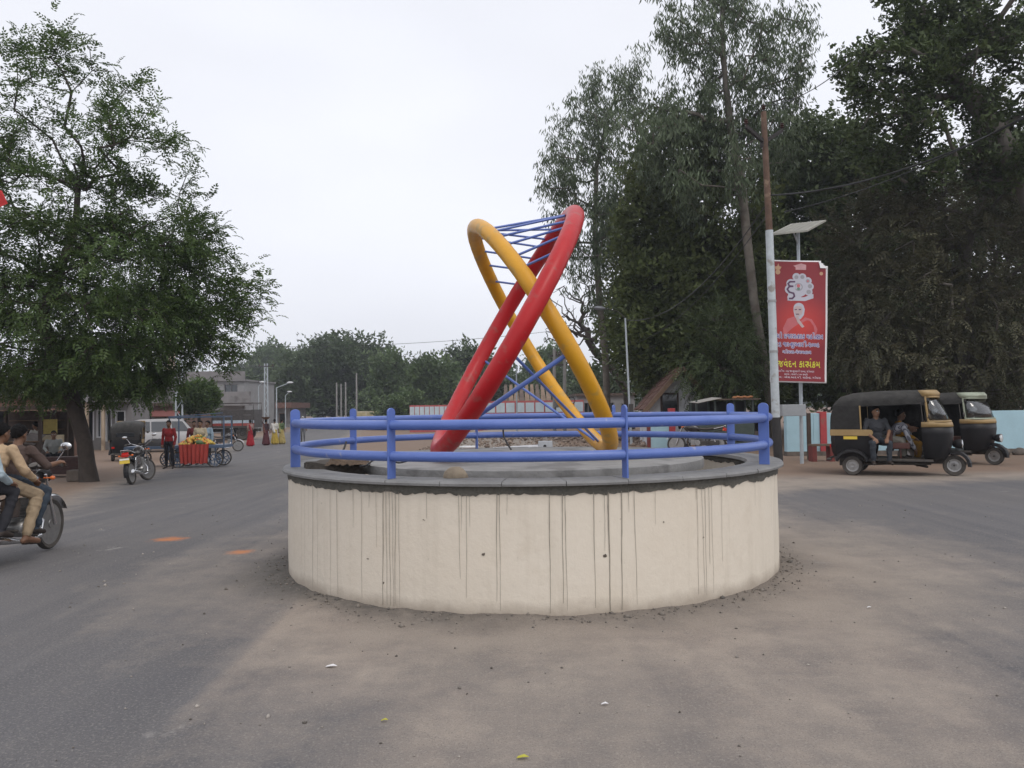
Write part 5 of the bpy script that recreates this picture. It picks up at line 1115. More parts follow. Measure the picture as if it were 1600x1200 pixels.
# left market stalls and goods
WOODD = M('dark_wood', (.060, .040, .030), .85, var=.4, scale=6, bump=.4, bscale=20); WOOD = M('brown_wood', (.15, .095, .06), .85, var=.35, scale=5, bump=.4, bscale=20)
BLUEM = M('blue_cart_paint', (.045, .10, .19), .6, var=.3, scale=6, dust=.3); TIN = M('rusty_tin_sheet', (.10, .07, .055), .8, var=.4, scale=3, bump=.3, bscale=10); TARP = M('dark_tarpaulin', (.035, .032, .033), .8, var=.3, scale=4, bump=.5, bscale=8)
def cart(name, label, loc, rz, L_=1.7, Wd=.95, h=.74, posts=0, group=None, mat=None):
    t = thing(name, label, 'cart', loc, rz, group); mat = mat or BLUEM
    for x in (-L_ * .33, L_ * .33):
        for s in (-1, 1): cart_wheel(t, (x, s * (Wd / 2 + .02), .30), .30, mat)
    m = MB(); m.tube([(-L_ * .33, -Wd / 2 - .06, .30), (-L_ * .33, Wd / 2 + .06, .30)], .02, 6); m.tube([(L_ * .33, -Wd / 2 - .06, .30), (L_ * .33, Wd / 2 + .06, .30)], .02, 6); m.build('axle', BLKM, t)
    for i in range(6): m = MB(); m.box((0, -Wd / 2 + Wd * (i + .5) / 6, h), (L_, Wd / 6 - .008, .035)); m.build('deck_plank', mat, t)
    m = MB(); m.box((0, -Wd / 2, h - .05), (L_, .04, .07)); m.box((0, Wd / 2, h - .05), (L_, .04, .07)); m.box((-L_ / 2, 0, h - .05), (.04, Wd, .07)); m.box((L_ / 2, 0, h - .05), (.04, Wd, .07)); m.build('deck_frame', mat, t)
    for x in (-L_ * .33, L_ * .33):
        for s in (-1, 1): m = MB(); m.box((x, s * Wd * .45, .50), (.05, .05, .44)); m.build('leg', mat, t)
    if posts:
        for x in (-L_ / 2 + .03, L_ / 2 - .03):
            for s in (-1, 1): m = MB(); m.box((x, s * (Wd / 2 - .03), h + posts / 2), (.04, .04, posts)); m.build('canopy_post', mat, t)
        m = MB(); z = h + posts
        for s in (-1, 1): m.bar((-L_ / 2, s * (Wd / 2 - .03), z), (L_ / 2, s * (Wd / 2 - .03), z), .04, .05); m.bar((s * (L_ / 2 - .03), -Wd / 2, z), (s * (L_ / 2 - .03), Wd / 2, z), .04, .05)
        m.bar((-L_ / 2, -Wd / 2, z + .02), (L_ / 2 - .2, 0, z + .14), .03, .03); m.build('canopy_frame', mat, t)
    return t
p = on(243, 30.5); cart('hand_cart', 'empty blue hand cart with spoked wheels behind the man in red', p, R(3), 1.95, .95, .76)
m = MB(); rings = []
for j, (q, rr_) in enumerate(((0, .42), (.12, .40), (.22, .30), (.26, .12))): rings.append([(rr_ * 1.2 * math.cos(a) * (1 + .1 * math.sin(3 * a)), rr_ * .7 * math.sin(a), q + .03 * math.sin(5 * a + j)) for a in np.linspace(0, 2 * PI, 16, endpoint=False)])
m.loft(rings); o = m.build('folded_tarpaulin', TARP, None, 60); o.location = p + Vector((.05, 0, .775)); tag(o, 'dark folded tarpaulin lying on the empty blue hand cart', 'tarpaulin')
fc = on(314, 29.6); cart('fruit_cart', 'fruit seller cart with blue canopy frame and red cloth front', fc, R(4), 2.0, 1.05, .80, 1.05)
m = MB(); rings = []
for i in range(40):
    t_ = i / 39; x = -.58 + 1.02 * t_; f_ = .035 * math.sin(t_ * 44) + .015 * math.sin(t_ * 17)
    rings.append([(x * 1.05, -.60 - f_ * .3, .86), (x, -.62 - f_, .55), (x * .93, -.63 - f_ * 1.4, .16 + .02 * math.sin(t_ * 23)), (x * .93, -.622 - f_ * 1.4, .16 + .02 * math.sin(t_ * 23)), (x, -.612 - f_, .55), (x * 1.05, -.592 - f_ * .3, .86)])
m.loft(rings); o = m.build('red_cart_cloth', M('red_cloth', (.40, .035, .025), .85, var=.2, scale=5, bump=.3, bscale=20, dust=.15), None, 70); o.location = fc; o.rotation_euler = (0, 0, R(4)); tag(o, 'red cloth hanging in folds over the front of the fruit cart', 'cloth')
# the fruit, heaped: too many to count
n = 260; P = []
for i in range(n):
    a, r_ = random.uniform(0, 2 * PI), math.sqrt(random.random()); x = -.12 + .62 * r_ * math.cos(a); y = -.05 + .44 * r_ * math.sin(a); P.append((x, y, .84 + .34 * (1 - r_ ** 1.5) * random.uniform(.75, 1)))
fm = [M('fruit_orange', (.62, .22, .03), .45, var=.2), M('fruit_yellow', (.62, .42, .06), .45, var=.2), M('fruit_green', (.16, .25, .05), .5, var=.2), M('fruit_red', (.42, .06, .03), .4, var=.2)]
m = MB()
for (x, y, z) in P:
    r_ = random.uniform(.035, .065); m.ell((x, y, z), (r_, r_, r_ * .92), 7, 5, random.choice((0, 0, 1, 1, 1, 2, 3)))
o = m.build('fruit_heap', fm, None, 80); o.location = fc; o.rotation_euler = (0, 0, R(4)); tag(o, 'heap of oranges, bananas and other fruit on the cart with red cloth', 'fruit', kind='stuff')
rock('watermelon', fc + Vector((.10, -.42, .89)), (.15, .12, .115), M('melon_green', (.05, .11, .03), .45, var=.3, scale=9), 'dark green melon at the front edge of the fruit cart', 'melon', 5)
# people on the left
TR_D = cloth('black_trousers', (.016, .016, .02)); person('person', 'young man in red sweater and black trousers standing by the hand cart', on(264, 28.4), R(-95), pose(yaw=.1, knl=(.03, .13, .50), anl=(.03, .17, .095), tol=(.18, .22, .036), wrr=(.06, -.22, .86), wrl=(.05, .22, .86)), cloth('red_sweater', (.24, .022, .024)), TR_D, voxel=.016)
person('person', 'fruit seller in cream shirt behind the heap of fruit', on(313, 31.0), R(-85), pose(wrl=(.20, .16, 1.05), wrr=(.22, -.14, 1.02), ell=(.04, .24, 1.14)), cloth('seller_shirt', (.42, .36, .26)), TR_D, SKIN2, voxel=.02)
person('person', 'man in pale blue shirt standing at the far end of the fruit cart', on(325, 31.6), R(-120), pose(), cloth('blue_check_shirt', (.25, .33, .40)), TR_D, voxel=.02)
person('person', 'dark haired man in maroon shirt behind the canopy post of the fruit cart', on(303, 31.8), R(-60), pose(), cloth('maroon_shirt', (.10, .02, .022)), TR_D, voxel=.02)
def sari(skirt, top, drape):
    def ex(B, k):
        B.cap((0, 0, .92 * k), (0, 0, .55 * k), .15 * k, .19 * k, skirt); B.cap((0, 0, .55 * k), (.0, 0, .14 * k), .19 * k, .225 * k, skirt)
        for i in range(9): a = 2 * PI * i / 9; B.cap((.10 * math.cos(a), .12 * math.sin(a), .85 * k), (.225 * math.cos(a) * k, .235 * math.sin(a) * k, .10 * k), .035 * k, .045 * k, skirt)
        B.cap((.11 * k, -.13 * k, .98 * k), (.07 * k, .14 * k, 1.40 * k), .05 * k, .05 * k, drape); B.cap((-.08 * k, .15 * k, 1.40 * k), (-.16 * k, .02 * k, .85 * k), .05 * k, .08 * k, drape)
        for y in (-.09, .09): B.cap((.0, y * k, .05 * k), (.14 * k, y * 1.2 * k, .035 * k), .035 * k, .03 * k, SKIN)
    return ex
def woman(label, loc, rz, skirt, top, drape, k=.94, extra=None, **j):
    J = pose(**j)
    for n in ('knl', 'knr', 'anl', 'anr', 'tol', 'tor', 'hpl', 'hpr'): J.pop(n, None)
    return person('person', label, loc, rz, J, top, skirt, voxel=.022, k=k, sleeve='short', hairlong=True, extra=sari(skirt, top, drape))
C_ = cloth
woman('woman in red skirt and pale blouse walking at the edge of the road', on(391, 49), R(150), C_('red_skirt', (.33, .02, .03)), C_('pale_blouse', (.30, .20, .18)), C_('red_veil', (.30, .03, .04)), wrr=(.16, -.18, 1.0))
woman('woman in dark maroon sari carrying a basket on her head', on(415.5, 50), R(70), C_('maroon_sari', (.09, .03, .035)), C_('dark_blouse', (.05, .03, .035)), C_('brown_veil', (.12, .05, .04)), ell=(.02, .30, 1.52), wrl=(.04, .17, 1.72), palm=None)
bk = on(413.5, 50); m = MB(); m.lathe([(.0001, 0), (.16, 0), (.26, .13), (.27, .15), (.23, .14), (.14, .03), (.0001, .03)], 18); o = m.build('basket', M('cane_basket', (.13, .065, .04), .85, var=.3, scale=14, bump=.6, bscale=40), None, 40); o.location = Vector((on(415.5, 50).x - .02, 50.0, gz(-15, 50) + 1.62)); tag(o, 'brown cane basket balanced on the head of the woman in maroon', 'basket')
woman('woman in yellow skirt and white shawl walking with her companion', on(429, 51), R(100), C_('yellow_skirt', (.42, .30, .06)), C_('white_blouse', (.55, .53, .48)), C_('white_shawl', (.60, .58, .55)))
woman('woman in faded yellow sari with green veil walking last in the row', on(440, 51.5), R(60), C_('faded_yellow_sari', (.38, .30, .12)), C_('green_blouse', (.10, .14, .07)), C_('green_veil', (.22, .24, .10)))
person('person', 'man in grey shirt and white cap walking on the far road between the railing posts', on(473, 54), R(-80), pose(knl=(.10, .1, .5), anl=(.06, .1, .12), tol=(.2, .12, .05), anr=(-.15, -.1, .12), tor=(0, -.12, .036)), C_('grey_blue_shirt', (.20, .24, .28)), C_('grey_trousers', (.12, .12, .13)), voxel=.024, haircol=M('white_cap', (.6, .6, .58), .9))
# vehicles standing behind
rickshaw('auto_rickshaw', 'black auto rickshaw seen from behind, standing beside the stair parapet', on(198, 36) + Vector((-.3, .9, 0)), R(108))
suv('parked_car', 'white car with roof rails parked behind the hand carts', on(268, 44.5), R(28), (.42, .42, .43))
truck('truck', 'orange cabbed truck with dark stake sides and blue white band behind the fruit cart', on(334, 60), R(183))
motorcycle('motorcycle', 'dark motorcycle parked beyond the fruit cart near the truck', on(352, 43), R(10), (.02, .022, .03), plate=False)
# left kiosk under the tree
ks = thing('market_kiosk', 'dark open wooden kiosk with flat roof at the left edge of the photo', 'kiosk', on(25, 26.0), R(0)); k0 = on(25, 26.0)
def kx(px, y=26.0): return on(px, y).x - k0.x
for px, yy in ((63, 0), (42, 1.6), (-12, 0), (56, 1.8), (-40, 1.6)): m = MB(); m.box((kx(px), yy, 1.05), (.09, .09, 2.1)); m.build('post', WOODD, ks)
for i in range(5): m = MB(); m.box((kx(12), -.25 + i * .55, 2.12 + .03 * i), (2.6, .53, .03)); m.build('roof_sheet', TIN, ks)
m = MB(); m.box((kx(10), .3, .55), (2.1, .6, 1.0)); m.build('counter', WOODD, ks); m = MB(); m.box((kx(10), .3, 1.07), (2.2, .75, .04)); m.build('counter_top', WOOD, ks); m = MB(); m.box((kx(8), 2.0, 1.05), (2.3, .05, 2.0)); m.build('back_wall', WOODD, ks)
for i in range(3): m = MB(); m.box((kx(5), 1.85, 1.1 + .32 * i), (1.8, .25, .025)); m.build('shelf', WOOD, ks)
m = MB(); m.add([(kx(33), -.05, 1.05), (kx(56), -.05, .98), (kx(60), .4, 1.28), (kx(36), .4, 1.36)], [(0, 1, 2, 3)]); o = m.build('display_board', M('grey_board', (.20, .18, .17), .7, var=.3), ks); sm_ = o.modifiers.new('s', 'SOLIDIFY'); sm_.thickness = .03
q = on(80, 27.5); sg = thing('shop_counter', 'cream counter with a yellow sign board standing beside the kiosk', 'counter', q); 
m = MB(); m.box((.02, 0, 1.02), (.60, .5, .50)); m.box((-.30, -.1, .5), (.06, .06, 1.0)); m.box((.30, -.1, .4), (.06, .06, .8)); m.build('cabinet', M('cream_cabinet', (.50, .42, .28), .7, var=.2, dust=.2), sg, None, .015)
m = MB(); m.box((0, -.05, 1.56), (.46, .04, .50)); o = m.build('yellow_sign', M('yellow_board', (.42, .33, .08), .6, var=.2, scale=9), sg)
m = MB(); m.box((-.36, -.1, 1.0), (.035, .035, 1.95)); m.build('sign_post', M('yellow_post', (.55, .48, .18), .6), sg); m = MB(); m.box((-.30, -.28, 1.18), (.17, .03, .22)); m.build('notice', BLKM, sg)
person('person', 'man in white shirt working behind the kiosk counter', on(56, 27.4), R(170), pose(wrl=(.3, .15, 1.15), wrr=(.3, -.15, 1.15), ell=(.1, .24, 1.15), elr=(.1, -.24, 1.15)), C_('white_shirt', (.62, .62, .60)), TR_D, voxel=.02)
lw = on(100, 24.6); lt = thing('low_platform', 'dark maroon boarded platform behind the neem trunk', 'platform', lw)
for i in range(5): m = MB(); m.box((-.05, 0, .14 + i * .105), (1.55, .6, .098)); m.build('board', M('maroon_board', (.055, .026, .022), .85, var=.35, scale=6), lt)
SEATP = dict(pelvis=(0, 0, .55), chest=(.04, 0, .84), neck=(.05, 0, 1.03), head=(.08, 0, 1.17), shl=(.03, .18, .98), shr=(.03, -.18, .98), ell=(.10, .26, .76), elr=(.10, -.26, .76), wrl=(.32, .18, .66), wrr=(.32, -.18, .66), hpl=(.02, .1, .53), hpr=(.02, -.1, .53), knl=(.42, .16, .54), knr=(.42, -.16, .54), anl=(.40, .15, .10), anr=(.40, -.15, .10), tol=(.56, .17, .036), tor=(.56, -.17, .036))
person('person', 'seated man in grey shirt beside the maroon platform under the neem', on(84, 25.2) + Vector((0, 0, .12)), R(-60), SEATP, C_('grey_shirt', (.28, .29, .28)), TR_D, voxel=.02)
m = MB(); m.box((0, 0, .16), (.46, .34, .32)); o = m.build('stone_block', M('old_masonry', (.10, .08, .065), .9, var=.3, scale=5, bump=.8, bscale=14), None, None, .04); o.location = on(121, 22.2); tag(o, 'small brown masonry block at the foot of the neem trunk', 'stone block')
# a red pennant hanging over the left edge
pn_ = thing('pennant', 'red pennant poking in at the left edge of the picture', 'pennant', wp(-14, 330, 9.0)); a = wp(-14, 330, 9.0)
m = MB(); m.add([tuple(wp(*q_) - a) for q_ in ((-14, 288, 9.0), (-14, 330, 9.0), (12, 318, 9.02), (3, 298, 9.01), (-2, 296, 8.98))], [(0, 4, 3, 2, 1)]); o = m.build('flag', M('red_bunting', (.48, .03, .03), .8, var=.1), pn_); sm_ = o.modifiers.new('s', 'SOLIDIFY'); sm_.thickness = .003
m = MB(); m.tube([wp(-14, 288, 9.0) - a, wp(-60, 200, 8.9) - a, wp(-140, 120, 8.8) - a], .004, 5); m.build('cord', M('cord', (.4, .36, .3)), pn_)
# ================================================================== right side of the road
r1 = on(1330, 17.4); PH = R(-30); sc_ = 1.02
def rick_at(near_rear, ph, sc): 
    c, s = math.cos(ph), math.sin(ph); lx, ly = -.86 * sc, -.57 * sc; return Vector((near_rear.x - (c * lx - s * ly), near_rear.y - (s * lx + c * ly), 0))
L1 = rick_at(r1, PH, sc_); rk = rickshaw('auto_rickshaw', 'black auto rickshaw with tan stripe and a man sitting in its side opening', L1, PH, TAN); rk.scale = (sc_,) * 3
f2 = on(1552, 19.6); P2 = R(-50); L2 = Vector((f2.x - 1.03 * math.cos(P2), f2.y - 1.03 * math.sin(P2), 0)); rk2 = rickshaw('auto_rickshaw', 'black auto rickshaw with pale visor parked behind the other one by the wall', L2, P2, M('pale_visor', (.30, .33, .25), .5, var=.15))
def loc1(x, y, z): return L1 + Matrix.Rotation(PH, 3, 'Z') @ Vector((x, y, z)) * sc_
person('person', 'man in dark grey shirt sitting in the side opening of the near rickshaw', loc1(-.42, -.36, .20), PH + R(-68), dict(SEATP, yaw=.55, head=(.07, -.01, 1.17), wrl=(.36, .13, .60), wrr=(.36, -.13, .60), knl=(.40, .17, .50), knr=(.40, -.17, .50), anl=(.36, .16, .12), anr=(.36, -.16, .12), tol=(.50, .18, .07), tor=(.50, -.18, .07)), C_('charcoal_shirt', (.050, .052, .058)), C_('slate_trousers', (.040, .046, .055)), SKIN2, sleeve='short', voxel=.012)
# passenger in a striped shirt bending forward
def striped():
    m, N, L, b = nt('striped_shirt'); tc = N.new('ShaderNodeTexCoord'); w = N.new('ShaderNodeTexWave'); w.inputs['Scale'].default_value = 9; w.bands_direction = 'Y'; L.new(tc.outputs['Object'], w.inputs['Vector'])
    r = N.new('ShaderNodeValToRGB'); r.color_ramp.elements[0].position = .25; r.color_ramp.elements[1].position = .4; r.color_ramp.elements[0].color = (.10, .10, .13, 1); r.color_ramp.elements[1].color = (.42, .42, .46, 1); L.new(w.outputs[0], r.inputs[0]); L.new(r.outputs[0], b.inputs['Base Color']); b.inputs['Roughness'].default_value = .9; return m
person('person', 'passenger in striped shirt bending forward inside the near rickshaw', loc1(-.30, .12, .30), PH, dict(pelvis=(0, 0, .50), chest=(.30, 0, .70), neck=(.47, 0, .74), head=(.60, 0, .72), shl=(.42, .18, .72), shr=(.42, -.18, .72), ell=(.52, .24, .48), elr=(.52, -.24, .46), wrl=(.62, .18, .26), wrr=(.62, -.18, .25), hpl=(.02, .1, .48), hpr=(.02, -.1, .48), knl=(.38, .14, .44), knr=(.38, -.14, .44), anl=(.40, .14, .10), anr=(.40, -.14, .10), tol=(.54, .15, .05), tor=(.54, -.15, .05), nod=.9), striped(), C_('cream_trousers', (.34, .32, .27)), voxel=.014)
person('person', 'passenger in mustard yellow on the far side of the near rickshaw', loc1(-.05, .30, .12), PH + R(10), dict(SEATP), C_('mustard_shawl', (.42, .22, .03)), C_('mustard_skirt', (.30, .16, .03)), voxel=.018)
# pale blue compound wall with red pilasters
WBL = M('pale_blue_wash', (.36, .53, .60), .85, var=.10, scale=2, bump=.2, bscale=25, wear=((.26, .36, .40), 1.6, .62)); WRD = M('red_wash', (.40, .055, .06), .85, var=.2, scale=5, bump=.2, wear=((.30, .09, .08), 5, .6)); FOOT = M('stone_footing', (.12, .10, .085), .95, var=.4, scale=6, bump=1, bscale=12)
wl_ = thing('compound_wall', 'long pale blue wall with red pilasters behind the rickshaws', 'wall', on(1225, 24.0)); w0 = on(1225, 24.0)
xs_ = [on(px, 24.0).x - w0.x for px in (1226, 1268, 1278, 1288, 1420, 1432, 1640, 1800)]
for i, (a, b_) in enumerate(zip(xs_[:-1], xs_[1:])):
    if i in (2, 4): m = MB(); m.box(((a + b_) / 2, -.02, .70), (b_ - a, .30, 1.22)); m.build('pilaster', WRD, wl_, None, .01)
    else: m = MB(); m.box(((a + b_) / 2, 0, .68), (b_ - a - .004, .24, 1.18)); m.build('wall_panel', WBL, wl_, None, .008)
m = MB(); m.box((xs_[-1] / 2, -.02, .02), (xs_[-1], .34, .22)); m.build('footing', FOOT, wl_)
rr2 = random.Random(4)
for i, (px, py_, s) in enumerate(((1562, 23.2, .20), (1592, 23.0, .17), (1545, 23.3, .13), (1612, 22.8, .2))):
    q = on(px, py_); rock('boulder', q + Vector((0, 0, s * .35)), (s * 1.3, s, s * .8), FOOT, ('largest brown boulder at the foot of the pale blue wall', 'brown boulder at the right edge by the pale blue wall', 'small boulder just behind the far rickshaw wheel', 'boulder beyond the right edge of the picture')[i], 'boulder', 20 + i) if px < 1600 else None
bn = thing('roadside_bench', 'low red brown bench between the banner pole and the near rickshaw', 'bench', on(1282, 21.6)); m = MB(); m.box((0, 0, .44), (.62, .34, .05)); m.build('seat', M('brown_plank', (.13, .085, .06), .85, var=.3), bn)
for s in (-1, 1): m = MB(); m.box((s * .24, 0, .21), (.12, .30, .42)); m.build('leg', M('red_wash_dark', (.16, .035, .03), .85, var=.3), bn)
m = MB(); m.box((0, 0, .65), (.10, .10, 1.3)); o = m.build('wooden_stump_post', WOODD, None, None, .012); o.location = on(1263, 22.2); tag(o, 'dark wooden post standing in front of the pale blue wall', 'post')
# rusty electric pole, white painted below
EP = on(1215, 20.2); WPOLE = M('pole_white_paint', (.46, .50, .52), .6, var=.2, scale=5, wear=((.28, .26, .24), 3.5, .58)); RUST = M('rusty_iron', (.115, .068, .046), .85, var=.4, scale=4, bump=.5, bscale=20, wear=((.22, .15, .10), 3.2, .60)); PORC = M('porcelain_brown', (.05, .022, .018), .3, var=.2)
ep = thing('electric_pole', 'tall leaning electric pole, rusty above and white painted below', 'electric pole', EP); ax = lambda py: wp({175: 1193, 360: 1202, 700: 1214}[py], py, 20.2) - EP
top, mid_, low_ = ax(175), ax(360), ax(700); bot = Vector((0, 0, -.1)); blk = low_ + (mid_ - low_) * .14
m = MB(); m.tube([mid_, top], [.085, .07], 14); m.build('upper_shaft', RUST, ep, 50); m = MB(); m.tube([blk, mid_ + (mid_ - blk).normalized() * -.001], [.105, .096], 14); m.build('lower_shaft', WPOLE, ep, 50); m = MB(); m.tube([bot, blk], [.115, .107], 14); m.build('tar_band', M('black_tar', (.03, .028, .028), .8, var=.3), ep, 50)
for f in (.35, .62): m = MB(); c = blk.lerp(mid_, f); m.lathe([(.108, -.03), (.112, -.03), (.112, .03), (.108, .03)], 16, Matrix.Translation(c), closed=True); m.build('clamp', ALU, ep, 40)
ins = []
m = MB(); c = wp(1194, 222, 20.2) - EP; ends = [wp(1166, 198, 20.0) - EP, wp(1222, 204, 20.4) - EP]
for e in ends: m.bar(c, e, .08, .09)
m.bar(c + Vector((-.1, 0, -.08)), c + Vector((.1, 0, -.08)), .10, .10); m.build('cross_arm', M('black_iron', (.02, .017, .016), .8, var=.2), ep)
for e in ends + [top]:
    m = MB(); m.tube([e, e + Vector((0, 0, .10))], .018, 6); b_ = e + Vector((0, 0, .06)); m.lathe([(.03, 0), (.062, .02), (.035, .045), (.06, .07), (.032, .095), (.05, .12), (.0001, .15)], 14, Matrix.Translation(b_)); m.build('insulator', PORC, ep, 40); ins.append(EP + b_ + Vector((0, 0, .12)))
# solar street light with the banner
BP = on(1251, 20.9); sp = thing('solar_light_pole', 'slim white pole carrying a tilted solar panel above the banner', 'light pole', BP); tp = wp(1247, 362, 20.9) - BP
GALV = M('galvanised_steel', (.42, .46, .49), .5, .3, var=.15, scale=6)
m = MB(); m.tube([(0, 0, -.1), tp], [.05, .042], 12); m.build('shaft', GALV, sp, 50)
SPN = M('solar_backing', (.30, .29, .25), .6, var=.15, scale=5); pc = [wp(1204, 368, 20.3) - BP, wp(1262, 362, 20.0) - BP, wp(1291, 346, 21.6) - BP, wp(1236, 352, 21.9) - BP]
m = MB(); up_ = Vector((0, 0, .045)); m.add([tuple(v) for v in pc] + [tuple(v + up_) for v in pc], [(3, 2, 1, 0), (4, 5, 6, 7), (0, 1, 5, 4), (1, 2, 6, 5), (2, 3, 7, 6), (3, 0, 4, 7)]); so = m.build('solar_panel', SPN, sp); cen = sum(pc, Vector()) / 4
m = MB()
for i in range(1, 6):
    a_ = pc[0].lerp(pc[1], i / 6); b_ = pc[3].lerp(pc[2], i / 6); m.bar(a_ + up_ * 1.2, b_ + up_ * 1.2, .008, .006)
m.build('cell_lines', ALU, so); m = MB(); m.bar(tp, cen, .05, .05); m.bar(tp + Vector((0, 0, -.35)), pc[0].lerp(pc[1], .5).lerp(cen, .4), .03, .03); m.build('bracket', GALV, sp)
m = MB(); q = wp(1237, 641, 20.8) - BP; m.box(q + Vector((-.02, -.12, 0)), (.62, .22, .30)); m.build('control_box', M('grey_box', (.33, .35, .37), .55, .2, var=.12, dust=.2), sp, None, .012)
# ---- the banner: a printed cloth with a folded corner
BW, BH = 1.44, 3.26; by = 20.55; TL = wp(1207.5, 406, by); TR_ = wp(1293, 408, by); BL = wp(1203, 597, by); BR = wp(1292, 599, by)
bo = (TL + TR_ + BL + BR) / 4; bn_t = thing('banner', 'red printed banner with portrait and yellow lettering hung beside the pole', 'banner', bo)
def bq(u, v, lift=0.0):
    p = (TL.lerp(TR_, u)).lerp(BL.lerp(BR, u), v); p.y += .018 * math.sin(u * 5.0 + v * 3) + .012 * math.sin(v * 9) - lift; return p - bo
def band(name, mat, lift, test, nu=24, nv=48, th=.002):
    m = MB(); vs = []; fs = []
    for j in range(nv + 1):
        for i in range(nu + 1): vs.append(tuple(bq(i / nu, j / nv, lift)))
    for j in range(nv):
        for i in range(nu):
            if test((i + .5) / nu, (j + .5) / nv): a = j * (nu + 1) + i; fs.append((a, a + 1, a + nu + 2, a + nu + 1))
    m.add(vs, fs); return m.build(name, mat, bn_t, 60)
def banner_red():
    m, N, L, b = nt('banner_red_print'); tc = N.new('ShaderNodeTexCoord'); vm = N.new('ShaderNodeVectorMath'); vm.operation = 'SUBTRACT'; vm.inputs[1].default_value = (0, 0, -.05); L.new(tc.outputs['Object'], vm.inputs[0])
    v2 = N.new('ShaderNodeVectorMath'); v2.operation = 'MULTIPLY'; v2.inputs[1].default_value = (1 / .95, 0, 1 / .85); L.new(vm.outputs[0], v2.inputs[0]); ln = N.new('ShaderNodeVectorMath'); ln.operation = 'LENGTH'; L.new(v2.outputs[0], ln.inputs[0])
    r = N.new('ShaderNodeValToRGB'); e = r.color_ramp.elements; e[0].color = (.60, .045, .032, 1); e[1].color = (.235, .015, .022, 1); e[1].position = .95; L.new(ln.outputs['Value'], r.inputs[0]); L.new(r.outputs[0], b.inputs['Base Color']); b.inputs['Roughness'].default_value = .45; return m
WHT = M('banner_white', (.72, .70, .70), .6, var=.06)
cloth_o = band('cloth', WHT, 0, lambda u, v: not (u > .84 and v < .052 and (u - .84) / .16 > v / .052)); md = cloth_o.modifiers.new('s', 'SOLIDIFY'); md.thickness = .004
band('red_print', banner_red(), .006, lambda u, v: .022 < u < .975 and .012 < v < .985 and not (u > .80 and v < .07 and (u - .80) / .175 > v / .07), 60, 96)
m = MB(); m.add([tuple(bq(.835, .0, .012)), tuple(bq(1.0, .06, .012)), tuple(bq(.85, .062, .05))], [(0, 1, 2)]); m.build('folded_corner', WHT, bn_t)
def flat(name, polys, mat, lift):
    """flat print: polygons in banner coordinates (0..1 across, 0..1 down)"""
    m = MB()
    for P in polys: m.add([tuple(bq(u, v, lift)) for u, v in P], [tuple(range(len(P)))])
    return m.build(name, mat, bn_t)
AR = BW / BH
def circ(u, v, r, n=20, sx=1.0): return [(u + r * sx * math.cos(2 * PI * i / n), v + r * AR * math.sin(2 * PI * i / n)) for i in range(n)]
def strip(pts, w):
    o_ = []
    for a, b_ in zip(pts[:-1], pts[1:]):
        d = Vector((b_[0] - a[0], (b_[1] - a[1]) / AR)); d.normalize(); n_ = Vector((-d.y, d.x)) * w; e = d * w * .5
        o_.append([(a[0] + n_.x - e.x, a[1] + (n_.y - e.y) * AR), (b_[0] + n_.x + e.x, b_[1] + (n_.y + e.y) * AR), (b_[0] - n_.x + e.x, b_[1] + (-n_.y + e.y) * AR), (a[0] - n_.x - e.x, a[1] + (-n_.y - e.y) * AR)])
    return o_
def Bz(px, py): return ((px - 1207.5) / 85.5 , (py - 406.5) / 191.5)
def Z4(x, y): return Bz(1195 + x / 10.909, 395 + y / 10.909)       # from the enlarged view
def Zc(x, y, r, n=20): u, v = Z4(x, y); return circ(u, v, r / 10.909 / 85.5, n)
PALE = M('print_lavender', (.48, .47, .53), .6, var=.05); NAVY = M('print_plum', (.09, .035, .085), .6, var=.05); SKN = M('print_skin', (.50, .38, .37), .6, var=.08); GRY = M('print_grey', (.30, .29, .31), .6, var=.15); PNK = M('print_pink', (.52, .13, .14), .6, var=.1); GOLD = M('print_gold', (.50, .30, .18), .6, var=.1)
flat('emblem_ground', [Zc(580, 590, 165), Zc(545, 405, 65), Zc(645, 410, 65), Zc(735, 475, 65), Zc(770, 570, 65), Zc(750, 660, 65), Zc(455, 520, 75), Zc(440, 620, 85), Zc(460, 760, 62), [Z4(420, 640), Z4(830, 700), Z4(830, 770), Z4(690, 820), Z4(400, 815)]], PALE, .009)
flat('emblem_numeral', strip([Z4(520, 490), Z4(440, 492), Z4(408, 525), Z4(430, 565), Z4(490, 570), Z4(430, 575), Z4(395, 620), Z4(430, 670), Z4(500, 690), Z4(515, 740), Z4(480, 780), Z4(430, 780)], .016), NAVY, .0115)
flat('emblem_roundels', [Zc(545, 412, 34), Zc(645, 408, 34), Zc(735, 475, 34), Zc(770, 565, 36), Zc(750, 662, 38), Zc(582, 580, 70)], GRY, .0115)
flat('emblem_wheel', [Zc(582, 580, 52)], PALE, .013); flat('emblem_wheel_crown', [Zc(580, 560, 30), Zc(735, 478, 16)], PNK, .0145); flat('emblem_wheel_foot', [Zc(582, 610, 26)], M('print_green', (.13, .22, .17), .6), .0145)
flat('corner_badges', [Zc(230, 330, 42), [Z4(190, 290), Z4(170, 240), Z4(215, 230), Z4(232, 180), Z4(250, 230), Z4(290, 240), Z4(265, 290)], Zc(960, 345, 30)], GOLD, .009)
flat('house_badge', [[Z4(530, 285), Z4(705, 285), Z4(705, 200), Z4(620, 175), Z4(545, 200), Z4(490, 215), Z4(528, 240)]], M('print_rose', (.55, .30, .31), .6), .009)
